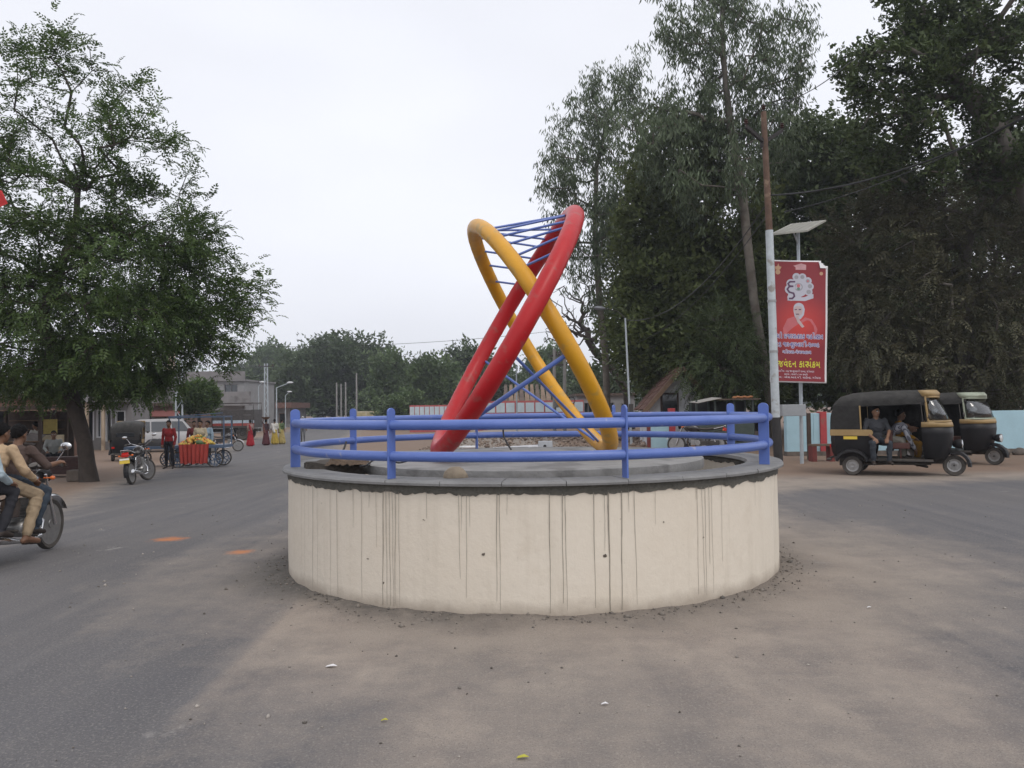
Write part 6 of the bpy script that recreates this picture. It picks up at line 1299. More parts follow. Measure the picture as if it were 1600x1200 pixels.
# a printed portrait of an unnamed bearded man, chin in hand
def zp(pts): return [Z4(*p_) for p_ in pts]
flat('portrait_clothes', [zp([(330, 1290), (400, 1130), (510, 1090), (600, 1180), (690, 1100), (800, 1130), (860, 1220), (900, 1300), (880, 1400), (500, 1430), (340, 1400)])], PNK, .009)
flat('portrait_beard', [zp([(500, 1000), (520, 1090), (560, 1150), (620, 1130), (670, 1060), (685, 960), (660, 900), (500, 930)])], PALE, .0105); flat('portrait_hair', [Zc(588, 940, 88)], PALE, .0105)
flat('portrait_face', [zp([(510, 930), (560, 905), (630, 915), (650, 980), (640, 1040), (590, 1085), (540, 1075), (512, 1010)])], SKN, .012)
flat('portrait_hand', [zp([(530, 1085), (575, 1080), (600, 1150), (680, 1260), (640, 1280), (560, 1180)])], SKN, .0135); flat('portrait_features', [zp([(515, 965), (555, 960), (555, 978), (515, 980)]), zp([(585, 958), (625, 960), (622, 978), (585, 978)]), zp([(535, 1040), (590, 1040), (590, 1056), (535, 1056)])], NAVY, .0135)
# lettering: one glyph after another; '~' tucks the next letter in (half form), '/' adds the under-stroke of a conjunct r, '^' its hook above
def lettering(txt, u0, u1, v, h, mat, lift, outline=None):
    x = 0; pcs = []; kern = 0
    dg = None
    for ch in txt:
        if ch == '~': x -= .22; continue
        if ch == '/': pcs.append((None, x - .52, 'r')); continue
        if ch == '^': pcs.append((None, x - .30, 'h')); continue
        if ch == ' ': x += .30; continue
        cu = bpy.data.curves.new('glyph', 'FONT'); cu.body = ch; cu.size = 1.0; cu.resolution_u = 3; cu.offset = .014 if outline is None else .014
        ob = bpy.data.objects.new('glyph', cu); COL.objects.link(ob); dg = bpy.context.evaluated_depsgraph_get(); me = bpy.data.meshes.new_from_object(ob.evaluated_get(dg))
        vs = [tuple(v_.co) for v_ in me.vertices]; fs = [tuple(p_.vertices) for p_ in me.polygons]; bpy.data.objects.remove(ob); bpy.data.curves.remove(cu); bpy.data.meshes.remove(me)
        if not vs: x += .3; continue
        xs2 = [q_[0] for q_ in vs]; mark = ch in 'ંુૂેૈ્'
        if mark: w_ = max(xs2) - min(xs2); pcs.append(((vs, fs), x - .38 - w_ / 2 - min(xs2), 'm'))
        else: pcs.append(((vs, fs), x - min(xs2) + .03, 'g')); x += max(xs2) - min(xs2) + .07
    W_ = x; m = MB(); sx = (u1 - u0) / W_
    for (g, ox, kd) in pcs:
        if kd in 'gm': m.add([tuple(bq(u0 + (q_[0] + ox) * sx, v - q_[1] * h, lift)) for q_ in g[0]], g[1])
        else:
            P = [(ox, .05), (ox + .20, .22)] if kd == 'r' else [(ox, .78), (ox + .10, .92), (ox + .22, .84)]
            for P_ in zip(P[:-1], P[1:]):
                (ax_, ay_), (bx_, by_) = P_; t_ = .05; m.add([tuple(bq(u0 + q_[0] * sx, v - q_[1] * h, lift)) for q_ in ((ax_, ay_ - t_), (bx_, by_ - t_), (bx_, by_ + t_), (ax_, ay_ + t_))], [(0, 1, 2, 3)])
    return m
IND = M('print_indigo', (.07, .06, .28), .6, var=.05); YEL = M('print_yellow', (.66, .62, .05), .6, var=.06); WPR = M('print_white', (.66, .60, .66), .6, var=.05)
def Z5(y): return Bz(1250, 500 + y / 10.909)[1]
def Zu(x): return Bz(1195 + x / 10.909, 500)[0]
def line(txt, x0, x1, y, h, mat, halo=None):
    v = Z5(y); hh = h / 10.909 / 191.5
    if halo:
        m = MB()
        for (dx, dy) in ((-7, 0), (7, 0), (0, -7), (0, 7), (-5, 5), (5, -5)):
            g = lettering(txt, Zu(x0 + dx), Zu(x1 + dx), Z5(y + dy), hh, mat, .0085 + .0004 * (abs(dx) + abs(dy)) / 10 + .0001 * dx / 7 + .00005 * dy); m.add([tuple(q_) for q_ in g.v], g.f)
        m.build('lettering_edge', halo, bn_t)
    lettering(txt, Zu(x0), Zu(x1), v, hh, mat, .0115).build('lettering', mat, bn_t)
line('૬૦મો પ/જાસત~તાક મહોત~સવ', 150, 1000, 318, 118, IND, WPR)
line('૨૬ જાન~યુઆરી-૨૦૦૯', 215, 940, 455, 110, IND, WPR)
line('ગોધરા-પંચમહાલ', 330, 805, 572, 72, IND, WPR)
line('ધ~વજવંદન કાર~ય^ક/મ', 120, 965, 805, 165, YEL)
line('તારીખ : ૨૬ જાન~યુઆરી ૨૦૦૯, સોમવાર', 260, 860, 890, 46, WPR)
line('સમય : સવારે ૮ ૦૦ કલાકે', 365, 752, 942, 44, WPR)
line('સ~થળ : એસ.આર.પી. ગ/ાઉન~ડ, ગોધરા', 215, 972, 995, 46, WPR)
# ------------------------------------------------------------------ roadside kiosk, house and small things behind the railing
GRN = M('green_kiosk_paint', (.035, .06, .055), .6, var=.3, scale=5, dust=.2); kk = thing('roadside_kiosk', 'dark green roadside kiosk on legs with sheet awning, behind the railing', 'kiosk', on(1135, 27.0)); ko = on(1135, 27.0); kk.scale = (1, 1, .86)
def kq(px): return on(px, 27.0).x - ko.x
m = MB(); m.box((kq(1132), .5, .95), (kq(1178) - kq(1088), 1.0, .75)); m.build('counter_box', GRN, kk, None, .01)
for px in (1089, 1118, 1148, 1177):
    for yy in (.05, .95): m = MB(); m.box((kq(px), yy, 1.0), (.06, .06, 2.0)); m.build('post', GRN, kk)
m = MB(); m.box((kq(1132), .5, .30), (kq(1178) - kq(1088), .9, .06)); m.build('lower_shelf', GRN, kk)
m = MB(); m.box((kq(1150), .5, 2.02), (kq(1186) - kq(1116), 1.3, .05)); m.build('roof', TIN, kk); m = MB(); m.add([(kq(1085), -.5, 1.88), (kq(1122), -.5, 2.06), (kq(1122), .8, 2.10), (kq(1085), .8, 1.92)], [(0, 1, 2, 3)]); o = m.build('awning', M('pale_sheet', (.36, .34, .31), .7, var=.2), kk); sm_ = o.modifiers.new('s', 'SOLIDIFY'); sm_.thickness = .02
m = MB(); m.box((kq(1132), 1.0, 1.5), (kq(1178) - kq(1088), .04, .9)); m.build('back_board', M('kiosk_dark', (.02, .02, .02), .8, var=.3), kk)
for i, px in enumerate((1096, 1105, 1124, 1136, 1157, 1166)): m = MB(); m.lathe([(.05, 0), (.055, .1), (.04, .16), (.0001, .17)], 10, Matrix.Translation((kq(px), .15, 1.33))); m.build('jar', [PLW, M('jar_brown', (.12, .06, .04), .4), REDL, PLW, BLKM, AMB][i], kk, 40)
m = MB()
for i in range(6): m.ell((kq(1152) + .11 * i, .3, 2.09 + .02 * (i % 2)), (.09, .09, .05), 8, 6)
m.build('roof_pots', M('terracotta', (.36, .15, .06), .8, var=.2), kk, 60)
m = MB()
for i in range(9): m.box((kq(1062) + i * .19, -.2 + .08 * (i % 3), .12 + .05 * (i % 2)), (.22, .3, .22 + .06 * (i % 3)), i % 4)
cr_ = m.build('goods_crates', [M('crate_red', (.28, .03, .03), .6, var=.2), M('crate_dark', (.03, .03, .035), .6), M('crate_orange', (.38, .13, .03), .6), M('crate_grey', (.20, .20, .21), .6)], kk, None, .01); cr_['kind'] = 'stuff'
motorcycle('motorcycle', 'dark motorcycle parked between the red pillar and the roadside kiosk', on(1088, 25.6), R(160), (.02, .02, .02), plate=False)
rp_t = thing('boundary_wall', 'short pale blue wall ending in a red pillar beside the kiosk', 'wall', on(1049, 29.0)); o0 = on(1049, 29.0)
m = MB(); m.box((0, 0, .70), (.22, .3, 1.5)); m.build('pillar', WRD, rp_t, None, .01); x_ = on(1015, 29).x - o0.x; m = MB(); m.box((x_ / 2 - .06, .02, .55), (abs(x_) - .1, .22, 1.2)); m.build('wall_panel', WBL, rp_t, None, .008)
m = MB(); m.box((x_ - .05, 0, .65), (.10, .26, 1.4)); m.build('pillar', M('red_wash_dark'), rp_t)
# tile roofed white house
TILE = M('clay_tile', (.13, .065, .048), .9, var=.35, scale=5, bump=.6, bscale=9); WHW = M('whitewash', (.55, .56, .58), .85, var=.12, scale=2, bump=.2, bscale=20, wear=((.36, .35, .34), 1.4, .6))
hh_ = thing('gabled_house', 'white gabled house with clay tile roof half hidden by trees', 'house', on(1045, 31.0)); h0 = on(1045, 31.0); HZ = lambda py: wp(1045, py, 31.0).z
xa = on(1006, 31).x - h0.x; xr = on(1062, 31).x - h0.x; xb = on(1118, 31).x - h0.x; ze = HZ(636); zr = HZ(577)
m = MB(); m.prism([(xa + .25, 0), (xb - .25, 0), (xb - .25, ze), (xr, zr - .15), (xa + .25, ze)], 2.6, Matrix.Translation((0, 1.3, 0))); m.build('wall', WHW, hh_)
for s, xe in ((-1, xa), (1, xb)):
    n_ = 7
    for i in range(n_):
        a_ = Vector((xr, -.45, zr)).lerp(Vector((xe, -.45, ze - .15)), i / n_); b_ = Vector((xr, -.45, zr)).lerp(Vector((xe, -.45, ze - .15)), (i + 1.12) / n_); m = MB()
        for j in range(5): y_ = -.45 + j * .57; m.tube([a_ + Vector((0, y_ + .45, .02)), b_ + Vector((0, y_ + .45, .06))], .30, 6, caps=False) if False else m.bar(a_ + Vector((0, y_ + .7, .03 + .03 * (j % 2))), b_ + Vector((0, y_ + .7, .07 + .03 * (j % 2))), .55, .06)
        m.build('tile_course', TILE, hh_)
m = MB(); m.bar((xr, -.6, zr + .02), (xa - .1, -.6, ze - .20), .10, .16); m.bar((xr, -.6, zr + .02), (xb + .1, -.6, ze - .20), .10, .16); m.build('bargeboard', WOOD, hh_); m = MB(); m.box((xa + 1.0, -.03, 1.6), (.7, .06, .9)); w_ = m.build('window', WOODD, hh_); m = MB(); m.box((xa + 1.0, -.07, 1.6), (.55, .03, .75)); m.build('pane', GLASS_D, w_)
# ================================================================== buildings, walls, poles and wires further off
DKIN = M('painted_interior_shade', (.012, .011, .011), .9, var=.2)  # near-black colour standing for the shade inside rooms and holes
def block(name, label, px0, px1, y, pyt, depth, wall, openings=(), roof=None, frame=None, extra=None, cat='building', base=None, pane=None, slab=.18, over=.25):
    """flat fronted building facing the road; openings in picture pixels (x0, x1, top, bottom, kind)"""
    c = on((px0 + px1) / 2, y); t = thing(name, label, cat, c); X = lambda px: wp(px, 640, y).x - c.x; Zp = lambda py: wp((px0 + px1) / 2, py, y).z - c.z
    x0, x1, zt = X(px0), X(px1), Zp(pyt); xs = sorted({x0, x1, *[X(o[0]) for o in openings], *[X(o[1]) for o in openings]}); zs = sorted({-.3, zt, *[max(-.25, Zp(o[2])) for o in openings], *[max(-.25, Zp(o[3])) for o in openings]}); m = MB()
    for a, b in zip(xs[:-1], xs[1:]):
        for d, e in zip(zs[:-1], zs[1:]):
            mx_, mz = (a + b) / 2, (d + e) / 2
            if any(X(o[0]) < mx_ < X(o[1]) and Zp(o[3]) < mz < Zp(o[2]) for o in openings): continue
            m.box((mx_, .12, mz), (b - a, .24, e - d))
    m.box((x0 + .1, depth / 2 + .12, (zt - .3) / 2), (.2, depth - .24, zt + .3)); m.box((x1 - .1, depth / 2 + .12, (zt - .3) / 2), (.2, depth - .24, zt + .3)); m.box(((x0 + x1) / 2, depth - .1, (zt - .3) / 2), (x1 - x0, .2, zt + .3)); m.build('wall', wall, t)
    m = MB(); m.box(((x0 + x1) / 2, 1.2, zt / 2), (x1 - x0 - .4, .05, zt)); m.build('painted_shade_board', DKIN, t)  # board behind the openings, room shade put into its colour
    m = MB(); m.box(((x0 + x1) / 2, depth / 2 - over / 2, zt + slab / 2), (x1 - x0 + over, depth + over, slab)); m.build('roof', roof or wall, t)
    for o in openings:
        a, b, d, e = X(o[0]), X(o[1]), max(-.25, Zp(o[3])), Zp(o[2]); f = .07; w = bpy.data.objects.new(o[4], None); COL.objects.link(w); w.parent = t; m = MB()
        m.box(((a + b) / 2, .06, e - f / 2), (b - a, .16, f)); m.box((a + f / 2, .06, (d + e) / 2), (f, .15, e - d)); m.box((b - f / 2, .06, (d + e) / 2), (f, .15, e - d))
        if o[4] == 'window': m.box(((a + b) / 2, .06, d + f / 2), (b - a, .16, f)); m.box(((a + b) / 2, .07, (d + e) / 2), (.04, .08, e - d))
        m.build('frame', frame or WHW, w)
        if o[4] != 'opening': m = MB(); m.box(((a + b) / 2, .16, (d + e) / 2), (b - a - .02, .03, e - d - .02)); m.build('pane' if o[4] == 'window' else 'leaf', pane or GLASS_D, w)
    if extra: extra(t, X, Zp)
    return t
CREAM = M('cream_wash', (.42, .33, .24), .85, var=.15, scale=1.5, bump=.2, wear=((.28, .21, .15), 1.2, .58)); GREYW = M('grey_cement_wall', (.20, .19, .19), .9, var=.2, scale=1.2, bump=.3, wear=((.12, .11, .11), .9, .56)); PINK = M('pinkish_wash', (.34, .24, .20), .85, var=.15, scale=1.5)
def shop_extra(t, X, Zp):
    m = MB(); z0 = -.05; m.prism([(X(142), Zp(664)), (X(150), Zp(664)), (X(163), Zp(680)), (X(165), z0), (X(142), z0)], .30, Matrix.Translation((0, -2.0, 0))); m.build('stair_parapet', CREAM, t, None, .02)
    for i in range(5): m = MB(); m.box(((X(120) + X(140)) / 2, -.3 - .3 * i, .62 - .14 * i), (X(141) - X(112), .3, .14)); m.build('step', GREYW, t)
    for i in range(6): m = MB(); m.box((X(134 + i * 4), -2.4, .42), (.05, .05, .85)); m.build('gate_bar', WOODD, t)
    m = MB(); m.box(((X(108) + X(205)) / 2, -.6, Zp(627)), (X(205) - X(108), 1.5, .12)); m.build('sunshade', GREYW, t)
    for px in (132, 150, 175): m = MB(); m.box((X(px), -1.0, Zp(627) / 2), (.16, .16, Zp(627))); m.build('pillar', CREAM, t)
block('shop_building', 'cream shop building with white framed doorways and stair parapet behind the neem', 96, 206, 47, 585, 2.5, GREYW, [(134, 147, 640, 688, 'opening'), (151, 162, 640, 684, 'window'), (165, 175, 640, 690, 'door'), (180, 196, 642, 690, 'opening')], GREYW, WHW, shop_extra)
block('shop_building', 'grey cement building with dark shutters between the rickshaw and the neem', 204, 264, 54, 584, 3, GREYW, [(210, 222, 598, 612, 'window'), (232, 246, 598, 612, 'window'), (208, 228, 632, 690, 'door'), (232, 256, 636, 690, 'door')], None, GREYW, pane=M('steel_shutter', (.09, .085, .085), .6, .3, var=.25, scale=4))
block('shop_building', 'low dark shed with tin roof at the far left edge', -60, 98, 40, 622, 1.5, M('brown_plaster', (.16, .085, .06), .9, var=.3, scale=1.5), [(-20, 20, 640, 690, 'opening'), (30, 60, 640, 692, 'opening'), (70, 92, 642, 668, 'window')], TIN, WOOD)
def house_extra(t, X, Zp):
    m = MB(); m.box(((X(345) + X(402)) / 2, -1.2, Zp(632)), (X(404) - X(343), 2.4, .3)); m.build('balcony_slab', GREYW, t); m = MB(); m.box(((X(345) + X(402)) / 2, -2.3, Zp(622)), (X(404) - X(343), .12, 1.1)); m.build('balcony_parapet', GREYW, t)
    m = MB(); m.box(((X(292) + X(382)) / 2, -.15, Zp(588)), (X(384) - X(290), .14, .9)); m.build('roof_parapet', GREYW, t); m = MB(); m.box((X(310), 2, Zp(587)), (1.8, 2, 1.0)); m.build('water_tank', GREYW, t, None, .1)
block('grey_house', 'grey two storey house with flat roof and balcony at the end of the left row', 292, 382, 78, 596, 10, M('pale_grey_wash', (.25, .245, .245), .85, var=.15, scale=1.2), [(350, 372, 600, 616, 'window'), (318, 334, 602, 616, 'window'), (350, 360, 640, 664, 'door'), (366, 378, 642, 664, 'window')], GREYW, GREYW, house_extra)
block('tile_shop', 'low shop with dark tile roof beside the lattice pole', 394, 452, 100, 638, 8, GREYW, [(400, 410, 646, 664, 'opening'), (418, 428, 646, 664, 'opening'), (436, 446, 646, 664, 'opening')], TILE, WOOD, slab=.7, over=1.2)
def awn(t, X, Zp):
    m = MB(); m.add([(X(238), -1.6, Zp(650)), (X(288), -1.6, Zp(650)), (X(288), .2, Zp(640)), (X(238), .2, Zp(640))], [(0, 1, 2, 3)]); o = m.build('awning', M('red_awning', (.17, .05, .04), .85, var=.3), t); s_ = o.modifiers.new('s', 'SOLIDIFY'); s_.thickness = .04
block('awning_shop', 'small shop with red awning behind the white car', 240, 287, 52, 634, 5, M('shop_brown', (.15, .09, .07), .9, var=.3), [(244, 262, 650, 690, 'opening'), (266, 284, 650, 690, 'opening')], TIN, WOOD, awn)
# minaret
mt_ = thing('minaret', 'slim cream minaret with balconies rising behind the neem foliage', 'minaret', on(266, 90)); mz = lambda py: wp(266, py, 90).z - gz(-38, 90); MC = M('minaret_cream', (.48, .40, .32), .8, var=.15)
prof = [(.62, -.5), (.62, mz(596)), (.80, mz(594)), (.80, mz(590)), (.58, mz(588)), (.56, mz(566)), (.78, mz(563)), (.78, mz(559)), (.52, mz(557)), (.50, mz(538)), (.66, mz(536)), (.66, mz(533)), (.42, mz(530))]; m = MB(); m.lathe(prof, 16); m.build('shaft', MC, mt_, 30)
m = MB(); m.lathe([(.42, mz(530)), (.55, mz(524)), (.45, mz(516)), (.12, mz(509)), (.05, mz(502)), (.0001, mz(498))], 16); m.build('dome', MC, mt_, 50)
for py in (590, 559): 
    for i in range(8): a = i * PI / 4; m = MB(); m.box((.74 * math.cos(a), .74 * math.sin(a), mz(py) + .3), (.07, .07, .6)); m.build('baluster', MC, mt_)
# compound walls at the back
def panel_wall(name, label, px0, px1, y, pyt, pyb, n, fr, pn, group=None):
    c = on((px0 + px1) / 2, y); t = thing(name, label, 'wall', c, 0, group); x0 = wp(px0, 640, y).x - c.x; x1 = wp(px1, 640, y).x - c.x; z1 = wp((px0 + px1) / 2, pyt, y).z - c.z; w = (x1 - x0) / n
    m = MB(); m.box(((x0 + x1) / 2, .06, z1 / 2 - .1), (x1 - x0, .20, z1 + .2)); m.build('wall_core', fr, t)
    for i in range(n):
        for (za, zb) in ((.25, z1 * .52), (z1 * .58, z1 - .14)): m = MB(); m.box((x0 + (i + .5) * w, -.055, (za + zb) / 2), (w * .86, .03, zb - za)); m.build('panel', pn, t)
    return t
RFR = M('red_frame_wash', (.40, .10, .10), .85, var=.2, scale=3); PWH = M('pale_panel_wash', (.47, .55, .60), .85, var=.14, scale=2)
panel_wall('panel_wall', 'red framed wall with pale blue panels left of the red ring', 640, 702, 72, 633, 664, 8, RFR, PWH); panel_wall('panel_wall', 'red framed wall with pale blue panels between the sculpture legs', 744, 912, 58, 626, 668, 11, RFR, PWH)
panel_wall('panel_wall', 'cream and yellow painted wall beyond the far road', 556, 638, 84, 642, 664, 5, M('cream_frame', (.46, .40, .29), .85, var=.2, scale=2), M('yellow_panel', (.42, .35, .20), .85, var=.3, scale=2))
def hut_extra(t, X, Zp):
    m = MB(); 
    for i in range(9): a = X(786) + (X(862) - X(786)) * i / 9; b = X(786) + (X(862) - X(786)) * (i + 1) / 9; o_ = MB(); o_.add([(a, -.6, Zp(632)), (b, -.6, Zp(632)), (b - .1, 2.6, Zp(600)), (a + .1, 2.6, Zp(600))], [(0, 1, 2, 3)]); oo = o_.build('roof_sheet', M('brown_sheet', (.19, .13, .09), .8, var=.35, scale=2) if i % 3 else TIN, t); s_ = oo.modifiers.new('s', 'SOLIDIFY'); s_.thickness = .05
block('sheet_hut', 'hut with brown sheet roof behind the sculpture', 788, 860, 64, 634, 5, GREYW, [(800, 815, 640, 664, 'opening'), (832, 848, 640, 664, 'opening')], TIN, WOOD, hut_extra, slab=.05)
block('grey_house', 'pale grey house with flat roof beyond the yellow ring', 902, 992, 62, 618, 8, M('pale_grey_wash'), [(912, 926, 628, 645, 'window'), (945, 960, 628, 645, 'window'), (970, 982, 630, 668, 'door')], TIN, GREYW)
# transformer frame of two posts
def pole(name, label, px, y, pyt, r0, r1, mat, cat='pole', lean=0, group=None, pyb=None):
    c = on(px, y); t = thing(name, label, cat, c, 0, group); tp_ = wp(px + lean, pyt, y) - c; m = MB(); m.tube([(0, 0, -.2), tp_], [r0, r1], 10); m.build('shaft', mat, t, 50); return t, c, tp_
CONCP = M('concrete_pole', (.25, .24, .23), .85, var=.2, scale=3); c = on(874, 50); tf = thing('transformer_frame', 'two post transformer frame with crossarms and coil behind the yellow ring', 'transformer', c)
for px in (866, 882): a = on(px, 50) - c; b_ = wp(px, 545, 50) - c; m = MB(); m.tube([a, (b_.x, 0, b_.z)], [.12, .10], 8); m.build('post', CONCP, tf, 50)
for py in (556, 570, 614): z = wp(874, py, 50).z - c.z; m = MB(); m.box((0, 0, z), (1.1, .14, .12)); m.build('crossarm', BLKM, tf)
m = MB(); z = wp(874, 626, 50).z - c.z; m.box((.05, -.1, z), (.62, .55, .85)); m.build('transformer_tank', M('grey_tank', (.16, .17, .17), .6, .3, var=.2), tf, None, .04); m = MB(); m.tube([(.75 + .22 * math.cos(a), -.2, z + .22 * math.sin(a)) for a in np.linspace(0, 2 * PI, 20, endpoint=False)], .03, 6, closed=True); m.build('cable_coil', CABLE, tf)
for i, px in enumerate((869, 874, 879)): m = MB(); b_ = wp(px, 549, 50) - c; m.lathe([(.05, 0), (.08, .06), (.05, .12), (.07, .18), (.0001, .26)], 10, Matrix.Translation((b_.x, 0, wp(874, 556, 50).z - c.z + .06))); m.build('insulator', PORC, tf, 40)
# street lamps and poles
t, c, tp_ = pole('street_lamp', 'thin grey street lamp with long arm beside the dark trees', 986, 31, 497, .055, .035, GALV, 'street lamp', -9); e = wp(946, 482, 30.5) - c; m = MB(); m.tube([tp_, tp_ + Vector((-.3, -.1, .25)), e], .018, 6); m.build('arm', BLKM, t); m = MB(); d_ = wp(928, 481, 30.4) - c; m.loft([[(q.x, q.y + .09 * s_ * math.cos(a), q.z + .07 * s_ * math.sin(a)) for a in np.linspace(0, 2 * PI, 10, endpoint=False)] for q, s_ in ((e, .5), (e.lerp(d_, .3), 1.1), (e.lerp(d_, .75), 1.2), (d_, .4))]); m.build('lamp_head', M('grey_lamp', (.16, .165, .18), .5, .3), t, 50); m = MB(); m.box(wp(986, 638, 30.9) - c, (.16, .14, .34)); m.build('switch_box', BLKM, t)
pole('thin_pole', 'thin pale pole seen through the crossed blue bars', 807, 45, 572, .05, .04, GALV)
for (px, y, pyt, lab) in ((526, 90, 598, 'first of the three bare poles in front of the big rounded tree'), (533, 92, 600, 'second of the three bare poles in front of the big rounded tree'), (540, 90, 597, 'third of the three bare poles in front of the big rounded tree'), (557, 84, 583, 'tallest bare pole in front of the big rounded tree')): pole('bare_pole', lab, px, y, pyt, .11, .08, CONCP, group='bare poles at the far wall')
def lattice(label, px, y, pyt, w=.30):
    c = on(px, y); t = thing('lattice_pole', label, 'electric pole', c); h = wp(px, pyt, y).z - c.z; m = MB()
    for s in (-1, 1): m = MB(); m.bar((s * w / 2, 0, -.2), (s * w * .32, 0, h), .07, .09); m.build('leg', GALV, t)
    m = MB(); n_ = int(h / .55)
    for i in range(n_): z0 = h * i / n_; z1 = h * (i + 1) / n_; s = 1 if i % 2 else -1; m.bar((s * w / 2 * (1 - .36 * z0 / h), 0, z0), (-s * w / 2 * (1 - .36 * z1 / h), 0, z1), .025, .04)
    m.build('lacing', GALV, t); m = MB(); m.box((0, 0, h - .25), (1.3, .08, .08)); m.build('crossarm', BLKM, t)
    for x in (-.55, 0, .55): m = MB(); m.lathe([(.03, 0), (.06, .04), (.035, .08), (.05, .12), (.0001, .16)], 8, Matrix.Translation((x, 0, h - .21))); m.build('insulator', PORC, t)
    return c + Vector((0, 0, h))
l1 = lattice('tall lattice pole standing at the edge of the neem crown', 280, 45, 515, .42); l2 = lattice('lattice pole where the far road bends', 416, 66, 568, .34)
def lamp(label, px, y, pyt, dx):
    t, c, tp_ = pole('street_lamp', label, px, y, pyt, .07, .05, GALV, 'street lamp', group='lamps along the far road'); e = tp_ + Vector((dx, 0, .45)); m = MB(); m.tube([tp_, e], .035, 6); m.build('arm', GALV, t); m = MB(); m.ell(e, (.30, .12, .09), 10, 6); m.build('lamp_head', M('white_lamp', (.62, .63, .64), .4), t, 60)
for a in (('street lamp with pale head just beyond the truck', 384, 88, 604, .5), ('street lamp beside the lattice pole, nearer the houses', 404, 80, 604, .4), ('street lamp arm stretching right of the lattice pole', 432, 70, 606, 1.2), ('small street lamp nearest the left end of the railing', 446, 95, 618, .5), ('shorter lamp standing between truck and lattice pole', 394, 100, 612, .5)): lamp(*a)
# things lying on the sand behind the island
lp = thing('fallen_lamp_pole', 'grey lamp pole with square base plate lying on the sand behind the railing', 'lamp pole', on(820, 27)); c = on(820, 27); m = MB(); m.tube([(wp(770, 690, 27).x - c.x, .3, .14), (wp(842, 690, 27).x - c.x, 0, .20)], [.07, .10], 12); m.build('shaft', M('dull_white_pole', (.50, .50, .52), .5, var=.15), lp, 50); m = MB(); xx = wp(852, 690, 27).x - c.x; m.box((xx, -.05, .21), (.48, .10, .42)); m.build('base_plate', M('plate_grey', (.40, .42, .45), .6, var=.15), lp, None, .02); m = MB(); m.lathe([(.055, 0), (.0001, .004)], 14, Matrix.Translation((xx - .02, -.102, .24)) @ Matrix.Rotation(R(90), 4, 'X')); m.build('hole_shade_disc', DKIN, lp)  # last piece: flat disc coloured as the shade in a bolt hole
for i in range(3): 
    m = MB(); a_ = on(772 - i * 7, 26.4 - .1 * i); b_ = on(846 - i * 5, 25.8 - .12 * i); m.tube([a_ + Vector((0, 0, .22 - .03 * i)), b_ + Vector((0, 0, .06))], .035, 8); tag(m.build('iron_pipe', RUST, None, 50), ('rusty pipe nearest the fallen lamp pole on the sand', 'middle one of the rusty pipes lying behind the railing', 'rusty pipe lying nearest the round wall')[i], 'pipe', 'rusty pipes behind the railing')
q = on(733, 24); ch_ = thing('stacked_chairs', 'small stack of red and white plastic seats behind the back railing', 'chairs', q)
for i in range(4):
    m = MB(); m.lathe([(.26, 0), (.30, .03), (.29, .06), (.0001, .05)], 16, Matrix.Translation((.02 * (-1) ** i, 0, .06 + .11 * i))); m.build('seat', (M('plastic_red', (.42, .03, .03), .45), M('plastic_white', (.60, .60, .60), .45))[i % 2], ch_, 50)
for x in (-.2, .2):
    for y_ in (-.2, .2): m = MB(); m.box((x, y_, .22), (.03, .03, .44)); m.build('leg', PLW, ch_)
# rubble strip in front of the far walls
n = 1500; px_ = rng.uniform(-4, 7, n); py_ = rng.uniform(30, 44, n); scatter('rubble', np.stack([px_, py_, -drop(px_, py_) + .03 + .12 * vnoise(px_ * .5, py_ * .5, 2) * rng.random(n)], -1), rng.gamma(2, .02, n) + .012, var_mat('rubble', (.13, .09, .07), (.32, .25, .2)), 'low strip of rubble and broken bricks before the far wall', 'rubble')
# ------------------------------------------------------------------ overhead wires
def sag(label, a, b, s, r=.008, cat='wire', group='overhead wires'): 
    a, b = Vector(a), Vector(b); cable('overhead_wire', [a.lerp(b, t) + Vector((0, 0, -4 * s * t * (1 - t))) for t in np.linspace(0, 1, 9)], r, label, cat, group=group, n=3)
sag('thin wire crossing the pale sky behind the sculpture', l1 + Vector((.1, 0, -.9)), wp(905, 512, 52), .5, .012)
sag('wire running up from the electric pole to the top right', ins[1] + Vector((0, 0, -2.3)), wp(1720, 112, 15), .35, .014); sag('thick cable below the wires at the electric pole', EP + mid_ + Vector((0, 0, .9)), wp(1700, 128, 15.5), .5, .02)
sag('wire dropping from the electric pole to the thin street lamp', EP + mid_ + Vector((0, 0, .75)), wp(978, 500, 31), .9, .014); sag('lower wire dropping from the electric pole behind the trees', EP + mid_ + Vector((0, 0, .45)), wp(962, 540, 36), .9, .012)
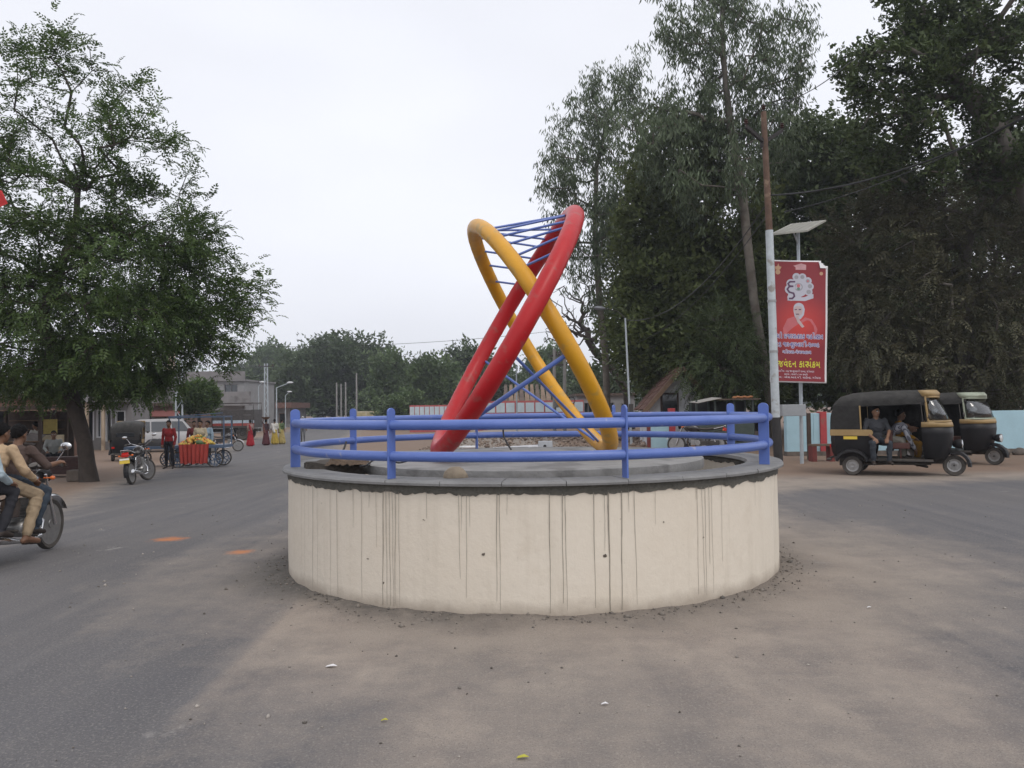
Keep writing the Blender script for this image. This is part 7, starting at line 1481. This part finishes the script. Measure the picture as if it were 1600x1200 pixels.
sag('wire from the pole top into the eucalyptus', ins[2], wp(1330, 96, 14), .2, .010); sag('wire between the two lattice poles', l1 + Vector((.4, 0, -.1)), l2 + Vector((-.4, 0, -.1)), .7, .014); sag('second wire between the two lattice poles', l1 + Vector((-.4, 0, -.1)), l2 + Vector((.4, 0, -.1)), .9, .014)
# scraps on the road
for (px, py, s, mt, lab, cat) in ((518, 1044, .035, WHT, 'white paper scrap on the sandy asphalt before the wall', 'paper scrap'), (945, 1103, .02, WHT, 'tiny pale paper scrap low in the middle of the road', 'paper scrap'), (1358, 951, .018, WHT, 'white crumb of paper on the sand to the right of the wall', 'paper scrap'), (817, 1187, .028, M('yellow_leaf', (.45, .42, .04), .6), 'yellow green leaf lying at the bottom of the picture', 'leaf'), (601, 1130, .018, M('yellow_leaf'), 'small yellow leaf on the road left of the middle', 'leaf')):
    q = gp(px, py); m = MB(); m.add([(-s, -.3 * s, .004), (0, -.45 * s, .010), (s, 0, .006), (.2 * s, .45 * s, .012), (-.8 * s, .3 * s, .005)], [(0, 1, 2, 3, 4)]); o = m.build('scrap' if 'paper' in cat else 'fallen_leaf', mt); o.location = Vector((q.x, q.y, float(surf_z(np.array(q.x), np.array(q.y))) + .006)); sm_ = o.modifiers.new('s', 'SOLIDIFY'); sm_.thickness = .002; tag(o, lab, cat)
# ------------------------------------------------------------------ the air
HZ_ON = True
if HZ_ON:
    m = MB(); m.box((0, 330, 12.5), (1700, 740, 31)); hz_m = bpy.data.materials.new('haze_air'); hz_m.use_nodes = True; N = hz_m.node_tree.nodes; N.clear(); o_ = N.new('ShaderNodeOutputMaterial'); pv = N.new('ShaderNodeVolumePrincipled'); pv.inputs['Color'].default_value = (.86, .90, .98, 1); pv.inputs['Density'].default_value = .0008; pv.inputs['Anisotropy'].default_value = .2
    hz_m.node_tree.links.new(pv.outputs[0], o_.inputs['Volume']); tag(m.build('haze', hz_m), 'thin pale haze filling the air over the whole crossing', 'haze', kind='stuff')
bpy.context.view_layer.update()
